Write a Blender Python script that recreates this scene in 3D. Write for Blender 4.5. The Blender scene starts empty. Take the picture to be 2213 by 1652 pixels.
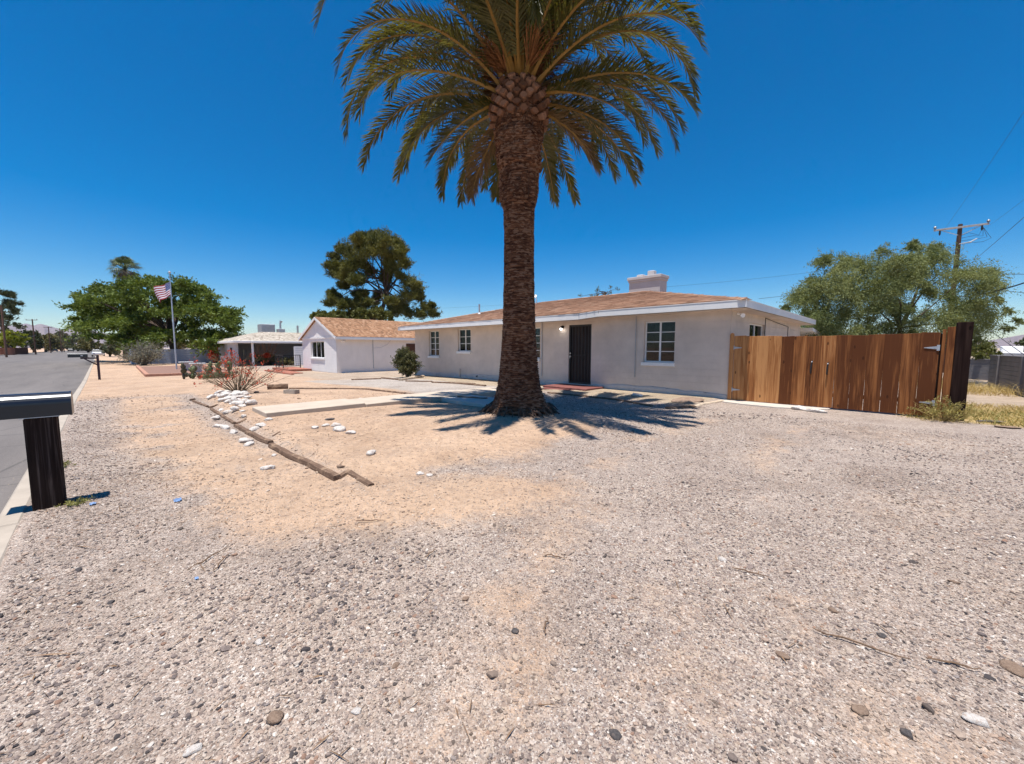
import bpy, math, random
import numpy as np
from mathutils import Vector, Matrix, Euler

sc = bpy.context.scene
col = sc.collection
R = math.radians
rng = np.random.default_rng(7)
random.seed(7)

# ------------------------------------------------------------------ camera
# World axes: x runs along the street and the house front (to the right as
# seen from the street), y runs away from the street, z is up.
H = 1.5
PITCH = math.atan((826 - 752) / 850.0)
cam_d = bpy.data.cameras.new('camera')
cam = bpy.data.objects.new('camera', cam_d)
col.objects.link(cam)
cam_d.sensor_width = 36.0
cam_d.lens = 850.0 / 2213.0 * 36.0
cam_d.clip_start = 0.05
cam_d.clip_end = 20000
cam.location = (0, 0, H)
cam.rotation_euler = (R(90) - PITCH, 0, R(45))
sc.camera = cam

# ------------------------------------------------------------------ sky, sun, exposure
SUN_EL = R(79.5)
SUN_H = Vector((0.19, -0.98, 0)).normalized()
world = bpy.data.worlds.new('World')
sc.world = world
world.use_nodes = True
nt = world.node_tree
nt.nodes.clear()
w_out = nt.nodes.new('ShaderNodeOutputWorld')
w_bg = nt.nodes.new('ShaderNodeBackground')
w_sky = nt.nodes.new('ShaderNodeTexSky')
w_sky.sky_type = 'NISHITA'
w_sky.sun_disc = False
w_sky.sun_elevation = SUN_EL
w_sky.sun_rotation = R(180 - 11)
w_sky.altitude = 400
w_sky.air_density = 1.0
w_sky.dust_density = 0.25
w_sky.ozone_density = 4.5
w_hs = nt.nodes.new('ShaderNodeHueSaturation')
w_hs.inputs['Saturation'].default_value = 1.50
w_hs.inputs['Hue'].default_value = 0.5
w_gm = nt.nodes.new('ShaderNodeGamma')
w_gm.inputs['Gamma'].default_value = 1.0
nt.links.new(w_sky.outputs[0], w_hs.inputs['Color'])
nt.links.new(w_hs.outputs[0], w_gm.inputs[0])
nt.links.new(w_gm.outputs[0], w_bg.inputs['Color'])
w_bg.inputs['Strength'].default_value = 0.091
nt.links.new(w_bg.outputs[0], w_out.inputs[0])

sun_d = bpy.data.lights.new('sun', 'SUN')
sun_d.energy = 4.9
sun_d.angle = R(0.5)
sun_d.color = (1.0, 0.965, 0.91)
sun = bpy.data.objects.new('sun', sun_d)
col.objects.link(sun)
to_sun = Vector((SUN_H.x * math.cos(SUN_EL), SUN_H.y * math.cos(SUN_EL), math.sin(SUN_EL)))
sun.rotation_euler = (-to_sun).to_track_quat('-Z', 'Y').to_euler()
sun.location = (0, -5, 30)

sc.render.engine = 'CYCLES'
sc.cycles.max_bounces = 8
sc.cycles.diffuse_bounces = 4
sc.cycles.transparent_max_bounces = 16
sc.cycles.use_denoising = True
sc.cycles.denoiser = 'OPENIMAGEDENOISE'
sc.cycles.denoising_prefilter = 'ACCURATE'
sc.cycles.denoising_input_passes = 'RGB_ALBEDO_NORMAL'
vs = sc.view_settings
vs.view_transform = 'Standard'
vs.look = 'None'
vs.exposure = 0.55
vs.gamma = 1.0
vs.use_curve_mapping = False

# ------------------------------------------------------------------ surveying helpers
S2 = math.sqrt(0.5)
def wray(px, py):
    """sight line through a photo point (photo taken as 2213 px wide)"""
    x = (px - 1106.5) / 850.0
    u = (826.0 - py) / 850.0
    a = np.array([x, math.cos(PITCH) + u * math.sin(PITCH), -math.sin(PITCH) + u * math.cos(PITCH)])
    return np.array([(a[0] - a[1]) * S2, (a[0] + a[1]) * S2, a[2]])
ORI = np.array([0.0, 0.0, H])
def gz(px, py, z=0.0):
    r = wray(px, py)
    return ORI + r * ((z - H) / r[2])
def gy(px, py, y0):
    r = wray(px, py)
    return ORI + r * (y0 / r[1])
def gx(px, py, x0):
    r = wray(px, py)
    return ORI + r * (x0 / r[0])
def at(px, py, Y):
    """point on the sight line, Y metres in front of the camera"""
    r = wray(px, py)
    f = (r[1] - r[0]) * S2
    return ORI + r * (Y / f)
CR = np.array([S2, S2, 0.0])      # to the right as the visitor looks
CF = np.array([-S2, S2, 0.0])     # straight ahead
UP = np.array([0.0, 0.0, 1.0])

def sstep(a, b, t):
    t = np.clip((t - a) / (b - a), 0, 1)
    return t * t * (3 - 2 * t)

# smooth value noise for terrain and rocks
_NT = np.random.default_rng(3).random((64, 64, 64))
def vnoise(x, y, z=0.0):
    x = np.asarray(x, float); y = np.asarray(y, float); z = np.asarray(z, float) + x * 0
    xi = np.floor(x).astype(int); yi = np.floor(y).astype(int); zi = np.floor(z).astype(int)
    fx = x - xi; fy = y - yi; fz = z - zi
    fx = fx * fx * (3 - 2 * fx); fy = fy * fy * (3 - 2 * fy); fz = fz * fz * (3 - 2 * fz)
    def n(a, b, c):
        return _NT[(xi + a) & 63, (yi + b) & 63, (zi + c) & 63]
    c00 = n(0,0,0) * (1-fx) + n(1,0,0) * fx; c10 = n(0,1,0) * (1-fx) + n(1,1,0) * fx
    c01 = n(0,0,1) * (1-fx) + n(1,0,1) * fx; c11 = n(0,1,1) * (1-fx) + n(1,1,1) * fx
    return (c00 * (1-fy) + c10 * fy) * (1-fz) + (c01 * (1-fy) + c11 * fy) * fz
def fbm(x, y, z=0.0, o=4):
    s = 0; a = 0.5; f = 1.0
    for i in range(o):
        s = s + a * (vnoise(x * f + 7.3 * i, y * f + 3.1 * i, np.asarray(z) * f) - 0.5)
        a *= 0.5; f *= 2.03
    return s

# the street: kerb line runs almost along -x
RD = np.array([-0.99977, -0.0215])
RN = np.array([-0.0215, 0.99977])
def road_t(x, y):
    """signed distance from the kerb face, positive on the garden side"""
    return (x - 0.0) * RN[0] + (y + 0.72) * RN[1]
def road_pt(s, t):
    p = np.array([0, -0.72]) + s * RD + t * RN
    return float(p[0]), float(p[1])

PALM = (-6.2, 6.42)
def base_z(x, y):
    z = -0.2 * sstep(12, 32, -x)
    z = z - 0.4 * sstep(14, 24, y) * sstep(-1.0, 2.0, x)
    return z
def ground_z(x, y):
    x = np.asarray(x, float); y = np.asarray(y, float)
    z = base_z(x, y)
    m = sstep(1.62, 1.85, y) * (1 - sstep(3.4, 7.0, y)) * sstep(14.8, 14.0, -x) * sstep(3.6, 5.6, -x)
    z = z + 0.085 * m
    m2 = sstep(1.5, 1.3, y) * 0 + 0.0
    d = np.hypot(x - PALM[0], y - PALM[1])
    z = z + 0.06 * np.exp(-(d / 1.3) ** 2)
    near = np.exp(-np.hypot(x, y) / 30.0)
    z = z + near * (0.035 * fbm(x * 0.6, y * 0.6) + 0.02 * fbm(x * 2.1 + 9, y * 2.1))
    m3 = sstep(10.2, 10.7, y) * (1 - sstep(12.2, 12.6, y)) * sstep(9.2, 8.6, -x) * sstep(3.4, 3.9, -x)
    z = z + 0.05 * m3
    t = road_t(x, y)
    z = z - 0.17 * sstep(0.12, 0.02, t)
    return z
def gzf(x, y):
    return float(ground_z(x, y))

# ------------------------------------------------------------------ objects
def tag(o, label=None, cat=None, group=None, kind=None):
    if label: o['label'] = label
    if cat: o['category'] = cat
    if group: o['group'] = group
    if kind: o['kind'] = kind
    return o
def empty(name, loc, rz=0.0, label=None, cat=None, group=None):
    o = bpy.data.objects.new(name, None)
    o.empty_display_size = 0.2
    col.objects.link(o)
    o.location = loc
    o.rotation_euler = (0, 0, rz)
    return tag(o, label, cat, group)
def kids(o):
    return [c for c in bpy.data.objects if c.parent == o]
def copy_tree(o, parent=None):
    c = o.copy()
    col.objects.link(c)
    c.parent = parent
    for ch in o.children:
        copy_tree(ch, c)
    return c

class MB:
    """collects shapes; build() links them as one mesh object"""
    def __init__(s):
        s.v = []; s.f = []; s.m = []
    def add(s, vs_, fs, mi=0):
        b = len(s.v)
        s.v.extend([tuple(map(float, p)) for p in vs_])
        for f in fs:
            s.f.append(tuple(b + i for i in f)); s.m.append(mi)
        return s
    def box(s, x0, y0, z0, x1, y1, z1, mi=0):
        v = [(x0,y0,z0),(x1,y0,z0),(x1,y1,z0),(x0,y1,z0),(x0,y0,z1),(x1,y0,z1),(x1,y1,z1),(x0,y1,z1)]
        return s.add(v, [(0,3,2,1),(4,5,6,7),(0,1,5,4),(1,2,6,5),(2,3,7,6),(3,0,4,7)], mi)
    def bbox(s, x0, y0, z0, x1, y1, z1, b=0.01, mi=0):
        """box with chamfered edges"""
        X = (x0, x1); Y = (y0, y1); Z = (z0, z1)
        bm_v = []
        idx = {}
        for i in (0, 1):
            for j in (0, 1):
                for k in (0, 1):
                    sx = b if i == 0 else -b; sy = b if j == 0 else -b; sz = b if k == 0 else -b
                    for ax, p in (('x', (X[i], Y[j]+sy, Z[k]+sz)), ('y', (X[i]+sx, Y[j], Z[k]+sz)), ('z', (X[i]+sx, Y[j]+sy, Z[k]))):
                        idx[(i,j,k,ax)] = len(bm_v); bm_v.append(p)
        q = lambda *a: tuple(idx[t] for t in a)
        F = []
        for i in (0, 1):
            f = q((i,0,0,'x'),(i,1,0,'x'),(i,1,1,'x'),(i,0,1,'x')); F.append(f if i else f[::-1])
            f = q((0,i,0,'y'),(1,i,0,'y'),(1,i,1,'y'),(0,i,1,'y')); F.append(f[::-1] if i else f)
            f = q((0,0,i,'z'),(1,0,i,'z'),(1,1,i,'z'),(0,1,i,'z')); F.append(f if i else f[::-1])
        for i in (0, 1):
            for j in (0, 1):
                F.append(q((i,j,0,'x'),(i,j,1,'x'),(i,j,1,'y'),(i,j,0,'y')))
                F.append(q((i,0,j,'x'),(i,1,j,'x'),(i,1,j,'z'),(i,0,j,'z')))
                F.append(q((0,i,j,'y'),(1,i,j,'y'),(1,i,j,'z'),(0,i,j,'z')))
                for k in (0, 1):
                    F.append(q((i,j,k,'x'),(i,j,k,'y'),(i,j,k,'z')))
        return s.add(bm_v, F, mi)
    def beam(s, p, q, w, h, b=0.0, mi=0, up=(0, 0, 1)):
        """rectangular bar from p to q"""
        p = Vector(p); q = Vector(q); d = (q - p); L = d.length; d.normalize()
        upv = Vector(up)
        if abs(d.dot(upv)) > 0.98: upv = Vector((1, 0, 0))
        r = d.cross(upv).normalized(); u = r.cross(d).normalized()
        t = MB()
        if b > 0: t.bbox(-w/2, 0, -h/2, w/2, L, h/2, b)
        else: t.box(-w/2, 0, -h/2, w/2, L, h/2)
        vv = [p + r * a[0] + d * a[1] + u * a[2] for a in t.v]
        return s.add(vv, t.f, mi)
    def prism(s, poly, y0, y1, axis='y', mi=0):
        """poly is a list of (a, c); extruded along axis"""
        n = len(poly)
        def P(a, c, t):
            return {'y': (a, t, c), 'x': (t, a, c), 'z': (a, c, t)}[axis]
        v = [P(a, c, y0) for a, c in poly] + [P(a, c, y1) for a, c in poly]
        f = [tuple(range(n)), tuple(range(2*n-1, n-1, -1))] + [(i, (i+1) % n, n+(i+1) % n, n+i) for i in range(n)]
        return s.add(v, f, mi)
    def tube(s, pts, rad, n=6, mi=0, cap=True):
        pts = [Vector(p) for p in pts]
        if not hasattr(rad, '__len__'): rad = [rad] * len(pts)
        v = []; f = []
        prev = None
        for i, p in enumerate(pts):
            d = (pts[min(i+1, len(pts)-1)] - pts[max(i-1, 0)])
            if d.length < 1e-9: d = Vector((0, 0, 1))
            d.normalize()
            a = prev if prev is not None else (Vector((1, 0, 0)) if abs(d.x) < 0.9 else Vector((0, 1, 0)))
            a = (a - d * a.dot(d))
            if a.length < 1e-6: a = d.orthogonal()
            a.normalize(); prev = a
            b = d.cross(a)
            for k in range(n):
                t = 2 * math.pi * k / n
                v.append(p + (a * math.cos(t) + b * math.sin(t)) * rad[i])
        for i in range(len(pts) - 1):
            for k in range(n):
                f.append((i*n+k, i*n+(k+1) % n, (i+1)*n+(k+1) % n, (i+1)*n+k))
        if cap:
            f.append(tuple(range(n))[::-1]); f.append(tuple((len(pts)-1)*n+k for k in range(n)))
        return s.add(v, f, mi)
    def lathe(s, prof, c=(0, 0), n=16, mi=0):
        v = []; f = []
        for r, z in prof:
            for k in range(n):
                t = 2 * math.pi * k / n
                v.append((c[0] + r * math.cos(t), c[1] + r * math.sin(t), z))
        for i in range(len(prof) - 1):
            for k in range(n):
                f.append((i*n+k, i*n+(k+1) % n, (i+1)*n+(k+1) % n, (i+1)*n+k))
        f.append(tuple(range(n))[::-1]); f.append(tuple((len(prof)-1)*n+k for k in range(n)))
        return s.add(v, f, mi)
    def build(s, name, mats, parent=None, smooth=False):
        me = bpy.data.meshes.new(name)
        off = Vector(parent.matrix_basis.translation) if parent is not None else Vector((0, 0, 0))
        par = parent
        while par is not None and par.parent is not None:
            par = par.parent
            off = off + Vector(par.matrix_basis.translation)
        vv = [(a[0]-off.x, a[1]-off.y, a[2]-off.z) for a in s.v]
        me.from_pydata(vv, [], s.f)
        mats = mats if isinstance(mats, (list, tuple)) else [mats]
        for m in mats: me.materials.append(m)
        if len(mats) > 1: me.polygons.foreach_set('material_index', s.m)
        if smooth: me.polygons.foreach_set('use_smooth', [True] * len(me.polygons))
        o = bpy.data.objects.new(name, me)
        col.objects.link(o)
        if parent is not None: o.parent = parent
        return o

def np_mesh(name, V, F, mats, parent=None, smooth=False, origin=None):
    me = bpy.data.meshes.new(name)
    V = np.asarray(V, float)
    if parent is not None: V = V - np.array(parent.matrix_basis.translation)
    F = np.asarray(F)
    me.vertices.add(len(V)); me.vertices.foreach_set('co', V.ravel())
    k = F.shape[1]
    me.loops.add(F.size); me.loops.foreach_set('vertex_index', F.ravel().astype(np.int32))
    me.polygons.add(len(F))
    me.polygons.foreach_set('loop_start', np.arange(0, F.size, k, dtype=np.int32))
    me.polygons.foreach_set('loop_total', np.full(len(F), k, dtype=np.int32))
    if smooth: me.polygons.foreach_set('use_smooth', np.ones(len(F), dtype=bool))
    me.update(calc_edges=True)
    for m in (mats if isinstance(mats, (list, tuple)) else [mats]): me.materials.append(m)
    o = bpy.data.objects.new(name, me)
    col.objects.link(o)
    if parent is not None: o.parent = parent
    return o

# ------------------------------------------------------------------ materials
class NG:
    def __init__(s, name):
        s.m = bpy.data.materials.new(name); s.m.use_nodes = True
        s.t = s.m.node_tree; s.t.nodes.clear()
        s.out = s.t.nodes.new('ShaderNodeOutputMaterial')
    def n(s, typ, **kw):
        nd = s.t.nodes.new('ShaderNode' + typ)
        for k, v in kw.items():
            if k.startswith('i_'):
                key = k[2:].replace('_', ' ')
                nd.inputs[key].default_value = v
            else: setattr(nd, k, v)
        return nd
    def l(s, a, b): s.t.links.new(a, b)
    def pos(s):
        return s.n('NewGeometry').outputs['Position']
    def noise(s, vec, scale, detail=4, rough=0.6, dist=0.0):
        nd = s.n('TexNoise'); nd.inputs['Scale'].default_value = scale
        nd.inputs['Detail'].default_value = detail; nd.inputs['Roughness'].default_value = rough
        nd.inputs['Distortion'].default_value = dist
        if vec is not None: s.l(vec, nd.inputs['Vector'])
        return nd.outputs['Fac']
    def voro(s, vec, scale, feature='F1', rnd=1.0):
        nd = s.n('TexVoronoi'); nd.feature = feature
        nd.inputs['Scale'].default_value = scale
        nd.inputs['Randomness'].default_value = rnd
        if vec is not None: s.l(vec, nd.inputs['Vector'])
        return nd
    def ramp(s, fac, stops, interp='LINEAR'):
        nd = s.n('ValToRGB'); cr = nd.color_ramp; cr.interpolation = interp
        while len(cr.elements) < len(stops): cr.elements.new(0.5)
        for e, (p, c) in zip(cr.elements, stops):
            e.position = p
            e.color = (*c, 1) if hasattr(c, '__len__') else (c, c, c, 1)
        s.l(fac, nd.inputs['Fac'])
        return nd.outputs['Color']
    def mix(s, fac, a, b, mode='MIX'):
        nd = s.n('Mix'); nd.data_type = 'RGBA'; nd.blend_type = mode
        for v, i in ((fac, 0), (a, 6), (b, 7)):
            if isinstance(v, (int, float)): nd.inputs[i].default_value = v if i == 0 else (v, v, v, 1)
            elif isinstance(v, tuple): nd.inputs[i].default_value = (*v, 1)
            else: s.l(v, nd.inputs[i])
        return nd.outputs[2]
    def math(s, op, a, b=0.0, c=0.0):
        nd = s.n('Math'); nd.operation = op
        for v, i in ((a, 0), (b, 1), (c, 2)):
            if isinstance(v, (int, float)): nd.inputs[i].default_value = v
            else: s.l(v, nd.inputs[i])
        return nd.outputs[0]
    def mapr(s, v, a, b, c=0.0, d=1.0):
        nd = s.n('MapRange'); s.l(v, nd.inputs[0])
        for i, k in enumerate((a, b, c, d)): nd.inputs[i+1].default_value = k
        return nd.outputs[0]
    def scale(s, vec, sx, sy, sz):
        nd = s.n('Mapping'); nd.inputs['Scale'].default_value = (sx, sy, sz)
        s.l(vec, nd.inputs['Vector']); return nd.outputs[0]
    def bump(s, h, strength=0.3, dist=0.01, normal=None):
        nd = s.n('Bump'); nd.inputs['Strength'].default_value = strength
        nd.inputs['Distance'].default_value = dist
        s.l(h, nd.inputs['Height'])
        if normal is not None: s.l(normal, nd.inputs['Normal'])
        return nd.outputs[0]
    def principled(s, color, rough=0.8, normal=None, metal=0.0, spec=0.3, **kw):
        nd = s.n('BsdfPrincipled')
        if isinstance(color, tuple): nd.inputs['Base Color'].default_value = (*color, 1)
        else: s.l(color, nd.inputs['Base Color'])
        if isinstance(rough, (int, float)): nd.inputs['Roughness'].default_value = rough
        else: s.l(rough, nd.inputs['Roughness'])
        nd.inputs['Metallic'].default_value = metal
        nd.inputs['Specular IOR Level'].default_value = spec
        for k, v in kw.items(): nd.inputs[k.replace('_', ' ')].default_value = v
        if normal is not None: s.l(normal, nd.inputs['Normal'])
        s.l(nd.outputs[0], s.out.inputs[0])
        return nd

def plain(name, c, rough=0.8, var=0.12, nscale=6.0, bump=0.0, bscale=60.0, metal=0.0, spec=0.3):
    g = NG(name); p = g.n('TexCoord').outputs['Object']
    f = g.noise(p, nscale, 6, 0.65)
    d = tuple(max(0, k * (1 - var)) for k in c); l = tuple(min(1, k * (1 + var)) for k in c)
    colr = g.ramp(f, [(0.3, d), (0.7, l)])
    nrm = g.bump(g.noise(p, bscale, 4, 0.7), bump, 0.003) if bump > 0 else None
    g.principled(colr, rough, nrm, metal, spec)
    return g.m

def leafy(name, c1, c2, trans=0.35, rough=0.55, nscale=1.3, spec=0.25):
    """leaf surface: diffuse plus light coming through, tint drifting between two greens"""
    g = NG(name); p = g.pos()
    f = g.noise(p, nscale, 3, 0.6)
    f2 = g.noise(p, nscale * 14, 2, 0.6)
    ff = g.math('ADD', g.math('MULTIPLY', f, 0.65), g.math('MULTIPLY', f2, 0.35))
    c = g.ramp(ff, [(0.36, c1), (0.62, c2)])
    pr = g.principled(c, rough, None, 0, spec)
    tr = g.n('BsdfTranslucent')
    g.l(g.mix(1.0, c, (1.0, 0.95, 0.45), 'MULTIPLY'), tr.inputs['Color'])
    mx = g.n('MixShader'); mx.inputs[0].default_value = trans
    g.l(pr.outputs[0], mx.inputs[1]); g.l(tr.outputs[0], mx.inputs[2])
    g.l(mx.outputs[0], g.out.inputs[0])
    return g.m
# ------------------------------------------------------------------ ground
def graded(a, b, step, far, g=1.16):
    c = list(np.arange(a, b + 1e-6, step))
    s = step; lo = a
    left = []
    while lo > -far:
        s *= g; lo -= s; left.append(lo)
    s = step; hi = b; right = []
    while hi < far:
        s *= g; hi += s; right.append(hi)
    return np.array(left[::-1] + c + right)
gxs = graded(-19, 4, 0.09, 6000)
gys = graded(-1.6, 13, 0.09, 6000)
GX, GY = np.meshgrid(gxs, gys, indexing='ij')
nx, ny = GX.shape
GZ = ground_z(GX, GY)
V = np.stack([GX, GY, GZ], -1).reshape(-1, 3)
ii, jj = np.meshgrid(np.arange(nx - 1), np.arange(ny - 1), indexing='ij')
q = (ii * ny + jj).ravel()
F = np.stack([q, q + ny, q + ny + 1, q + 1], -1)

def seg_dist(x, y, pts):
    d = np.full(np.shape(x), 1e9)
    for (a, b), (c, e) in zip(pts[:-1], pts[1:]):
        t = np.clip(((x-a)*(c-a) + (y-b)*(e-b)) / ((c-a)**2 + (e-b)**2), 0, 1)
        d = np.minimum(d, np.hypot(x - a - t*(c-a), y - b - t*(e-b)))
    return d
def zones(x, y):
    n = fbm(x * 0.7 + 5, y * 0.7) * 1.6
    n2 = fbm(x * 2.3, y * 2.3 + 4)
    # warm dirt inside the planter and spilling out of it
    e = n * 1.1 + n2 * 0.5
    inside = sstep(-0.2, 0.5, y - 1.55 + 0.0 * e) * sstep(0.6, -0.6, y - 7.0 + e) * sstep(-0.9, 0.9, -4.1 - x + e * 1.2)
    spill = np.exp(-(np.maximum(seg_dist(x, y, [(-16, 0.6), (-9, 0.55), (-3.9, 1.2), (-3.0, 2.6)]) - 0.25, 0) / 0.55) ** 2) * sstep(-0.3, 0.15, n2 + n * 0.6 + 0.16)
    far_left = sstep(15.5, 18, -x) * sstep(9, 7.5, y)
    dirt = np.clip(np.maximum(inside, 0.8 * spill), 0, 1)
    shaft = np.exp(-(np.hypot(x - PALM[0], y - PALM[1]) / 2.2) ** 2)
    dirt = np.maximum(dirt, 0.35 * shaft)
    # loose sandy patches in the drive
    for cx, cy, r, a in ((-2.7, 3.0, 0.55, 0.75), (-1.6, 1.55, 0.3, 0.6), (-2.0, 3.0, 0.5, 0.45), (-0.6, 1.7, 0.35, 0.45), (-3.3, 2.3, 0.6, 0.55), (-0.9, 2.2, 0.3, 0.4)):
        dirt = np.maximum(dirt, a * np.exp(-((np.hypot(x - cx, y - cy) + 0.5 * r * n2 * 3) / r) ** 2))
    trk = np.minimum(seg_dist(x, y, [(-0.7, 0.2), (-1.35, 1.5), (-2.45, 3.2), (-3.0, 5.4), (-2.9, 9)]), seg_dist(x, y, [(0.9, 0.6), (0.15, 2.0), (-0.85, 4.0), (-1.3, 6.5), (-1.35, 10)]))
    dirt = np.maximum(dirt, 0.45 * np.exp(-(trk / 0.40) ** 2) * sstep(-0.12, 0.16, n2 + n * 0.4))
    dirt = np.maximum(dirt, 0.28 * sstep(0.10, 0.34, fbm(x * 0.42 + 11, y * 0.42 + 3) * 1.5 + n2 * 0.25))
    dirt = np.maximum(dirt, 0.85 * far_left)
    # pale crushed stone between the walk and the house
    white = sstep(-0.15, 0.15, y - 7.05 - 0.10 * (x + 10) * sstep(12, 17, -x) + n2 * 0.3) * sstep(0.1, -0.1, y - 11.2) * sstep(-0.3, 0.3, 20 + x) * sstep(-0.3, 0.3, -9.3 - x)
    tan = sstep(10.25, 10.5, y) * sstep(12.6, 12.4, y) * sstep(-0.15, 0.15, -3.8 - x) * sstep(-0.15, 0.15, x + 20.5)
    grass = sstep(-0.25, 0.35, y - 11.95 + n2 * 0.6) * sstep(-0.2, 0.4, x - 0.05) * sstep(17.5, 15.5, y + n)
    pale = sstep(-0.4, 0.4, y - 7.2 + n * 0.3) * sstep(18.5, 20, -x) * sstep(40, 34, -x) * 0.9
    pale = np.maximum(pale, sstep(15.5, 17.5, y + n) * sstep(-0.5, 1, x))
    return dirt, white, tan, grass, pale
DIRT, WHITE, TAN, GRASS, PALE = zones(GX, GY)

def ground_material():
    g = NG('ground_gravel')
    p = g.pos()
    warp = g.n('VectorMath', operation='ADD')
    g.l(p, warp.inputs[0])
    wn = g.n('TexNoise'); wn.inputs['Scale'].default_value = 30; wn.inputs['Detail'].default_value = 2
    g.l(p, wn.inputs['Vector'])
    sc_ = g.n('VectorMath', operation='SCALE'); sc_.inputs['Scale'].default_value = 0.012
    g.l(wn.outputs['Color'], sc_.inputs[0]); g.l(sc_.outputs[0], warp.inputs[1])
    pw = warp.outputs[0]
    att = lambda k: g.n('Attribute', attribute_name=k).outputs['Fac']
    dirt, white, tan, grass, pale = [att(k) for k in ('dirt', 'white', 'tan', 'grass', 'pale')]
    rag = g.noise(p, 5.5, 7, 0.72)
    dirt = g.mapr(g.math('ADD', dirt, g.math('MULTIPLY', g.math('SUBTRACT', rag, 0.5), 1.1)), 0.22, 0.74)
    pal = [(0.0, (0.12, 0.105, 0.10)), (0.08, (0.24, 0.19, 0.17)), (0.20, (0.39, 0.315, 0.27)), (0.40, (0.52, 0.435, 0.37)),
           (0.60, (0.44, 0.34, 0.28)), (0.72, (0.62, 0.545, 0.48)), (0.88, (0.34, 0.29, 0.265)), (0.95, (0.74, 0.69, 0.63))]
    def stones(scale, k):
        v = g.voro(pw, scale)
        s = g.n('SeparateColor'); g.l(v.outputs['Color'], s.inputs[0])
        return s.outputs[0], s.outputs[1], v.outputs['Distance'], g.ramp(s.outputs[0], pal, 'CONSTANT')
    a1, a2, ad, ac = stones(78, 0)
    b1, b2, bd, bc = stones(175, 1)
    c1, c2, cd, cc = stones(32, 2)
    fine = g.noise(p, 260, 3, 0.7)
    # soil between the stones
    soil_g = g.ramp(fine, [(0.25, (0.37, 0.295, 0.245)), (0.75, (0.57, 0.475, 0.405))])
    soil_d = g.ramp(fine, [(0.25, (0.53, 0.362, 0.240)), (0.75, (0.69, 0.495, 0.350))])
    soil = g.mix(dirt, soil_g, soil_d)
    # how stony: patches of drift
    drift = g.noise(p, 1.7, 5, 0.6)
    stony = g.math('SUBTRACT', g.mapr(drift, 0.3, 0.7, 0.62, 1.0), g.math('MULTIPLY', dirt, 0.62))
    m2 = g.math('LESS_THAN', b2, stony)
    colr = g.mix(m2, soil, bc)
    m1 = g.math('MULTIPLY', g.math('LESS_THAN', a2, g.math('MULTIPLY', stony, 0.62)), g.math('LESS_THAN', ad, 0.52))
    colr = g.mix(m1, colr, ac)
    m0 = g.math('MULTIPLY', g.math('LESS_THAN', c2, g.math('MULTIPLY', stony, 0.16)), g.math('LESS_THAN', cd, 0.36))
    colr = g.mix(m0, colr, cc)
    colr = g.mix(g.math('MULTIPLY', dirt, 0.45), colr, soil_d)
    # other surfaces
    wcol = g.mix(m2, (0.47, 0.43, 0.385), g.mix(0.6, bc, (0.56, 0.53, 0.49)))
    colr = g.mix(g.math('MULTIPLY', white, 0.85), colr, wcol)
    tcol = g.mix(m2, (0.50, 0.40, 0.235), g.mix(0.55, bc, (0.47, 0.38, 0.24)))
    colr = g.mix(g.math('MULTIPLY', tan, 0.8), colr, tcol)
    gcol = g.ramp(g.noise(p, 18, 5, 0.75), [(0.3, (0.36, 0.25, 0.10)), (0.7, (0.62, 0.47, 0.22))])
    colr = g.mix(grass, colr, gcol)
    pcol = g.ramp(g.noise(p, 3.2, 6, 0.75), [(0.3, (0.40, 0.31, 0.23)), (0.7, (0.56, 0.465, 0.37))])
    colr = g.mix(pale, colr, pcol)
    # broad mottling: dust, damp, dark litter
    mott = g.noise(p, 0.9, 6, 0.7, 0.4)
    colr = g.mix(1.0, colr, g.ramp(mott, [(0.28, (0.68, 0.635, 0.60)), (0.48, (0.93, 0.91, 0.89)), (0.70, (1.10, 1.08, 1.05))]), 'MULTIPLY')
    mid = g.noise(p, 11, 5, 0.78)
    colr = g.mix(1.0, colr, g.ramp(mid, [(0.30, (0.66, 0.645, 0.64)), (0.50, (0.98, 0.98, 0.98)), (0.70, (1.18, 1.17, 1.15))]), 'MULTIPLY')
    drab = g.noise(p, 0.33, 4, 0.65, 0.3)
    colr = g.mix(g.mapr(drab, 0.45, 0.66, 0.0, 0.16), colr, (0.50, 0.385, 0.275))
    colr = g.mix(1.0, colr, (0.885, 0.866, 0.855), 'MULTIPLY')
    # relief
    h = g.math('ADD', g.math('MULTIPLY', g.math('SUBTRACT', 0.6, ad), 0.9), g.math('MULTIPLY', g.math('SUBTRACT', 0.6, bd), 0.45))
    h = g.math('ADD', h, g.math('MULTIPLY', mid, 0.9))
    h = g.math('ADD', h, g.math('MULTIPLY', fine, 0.25))
    nrm = g.bump(h, 0.7, 0.018)
    g.principled(colr, 0.95, nrm, 0, 0.15)
    return g.m
M_ground = ground_material()
ground = np_mesh('ground', V, F, M_ground, smooth=True)
tag(ground, 'pinkish grey gravel yard and drive with patches of orange dirt', 'ground', kind='structure')
for k, arr in (('dirt', DIRT), ('white', WHITE), ('tan', TAN), ('grass', GRASS), ('pale', PALE)):
    at_ = ground.data.attributes.new(k, 'FLOAT', 'POINT')
    at_.data.foreach_set('value', arr.ravel().astype(np.float32))

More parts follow.
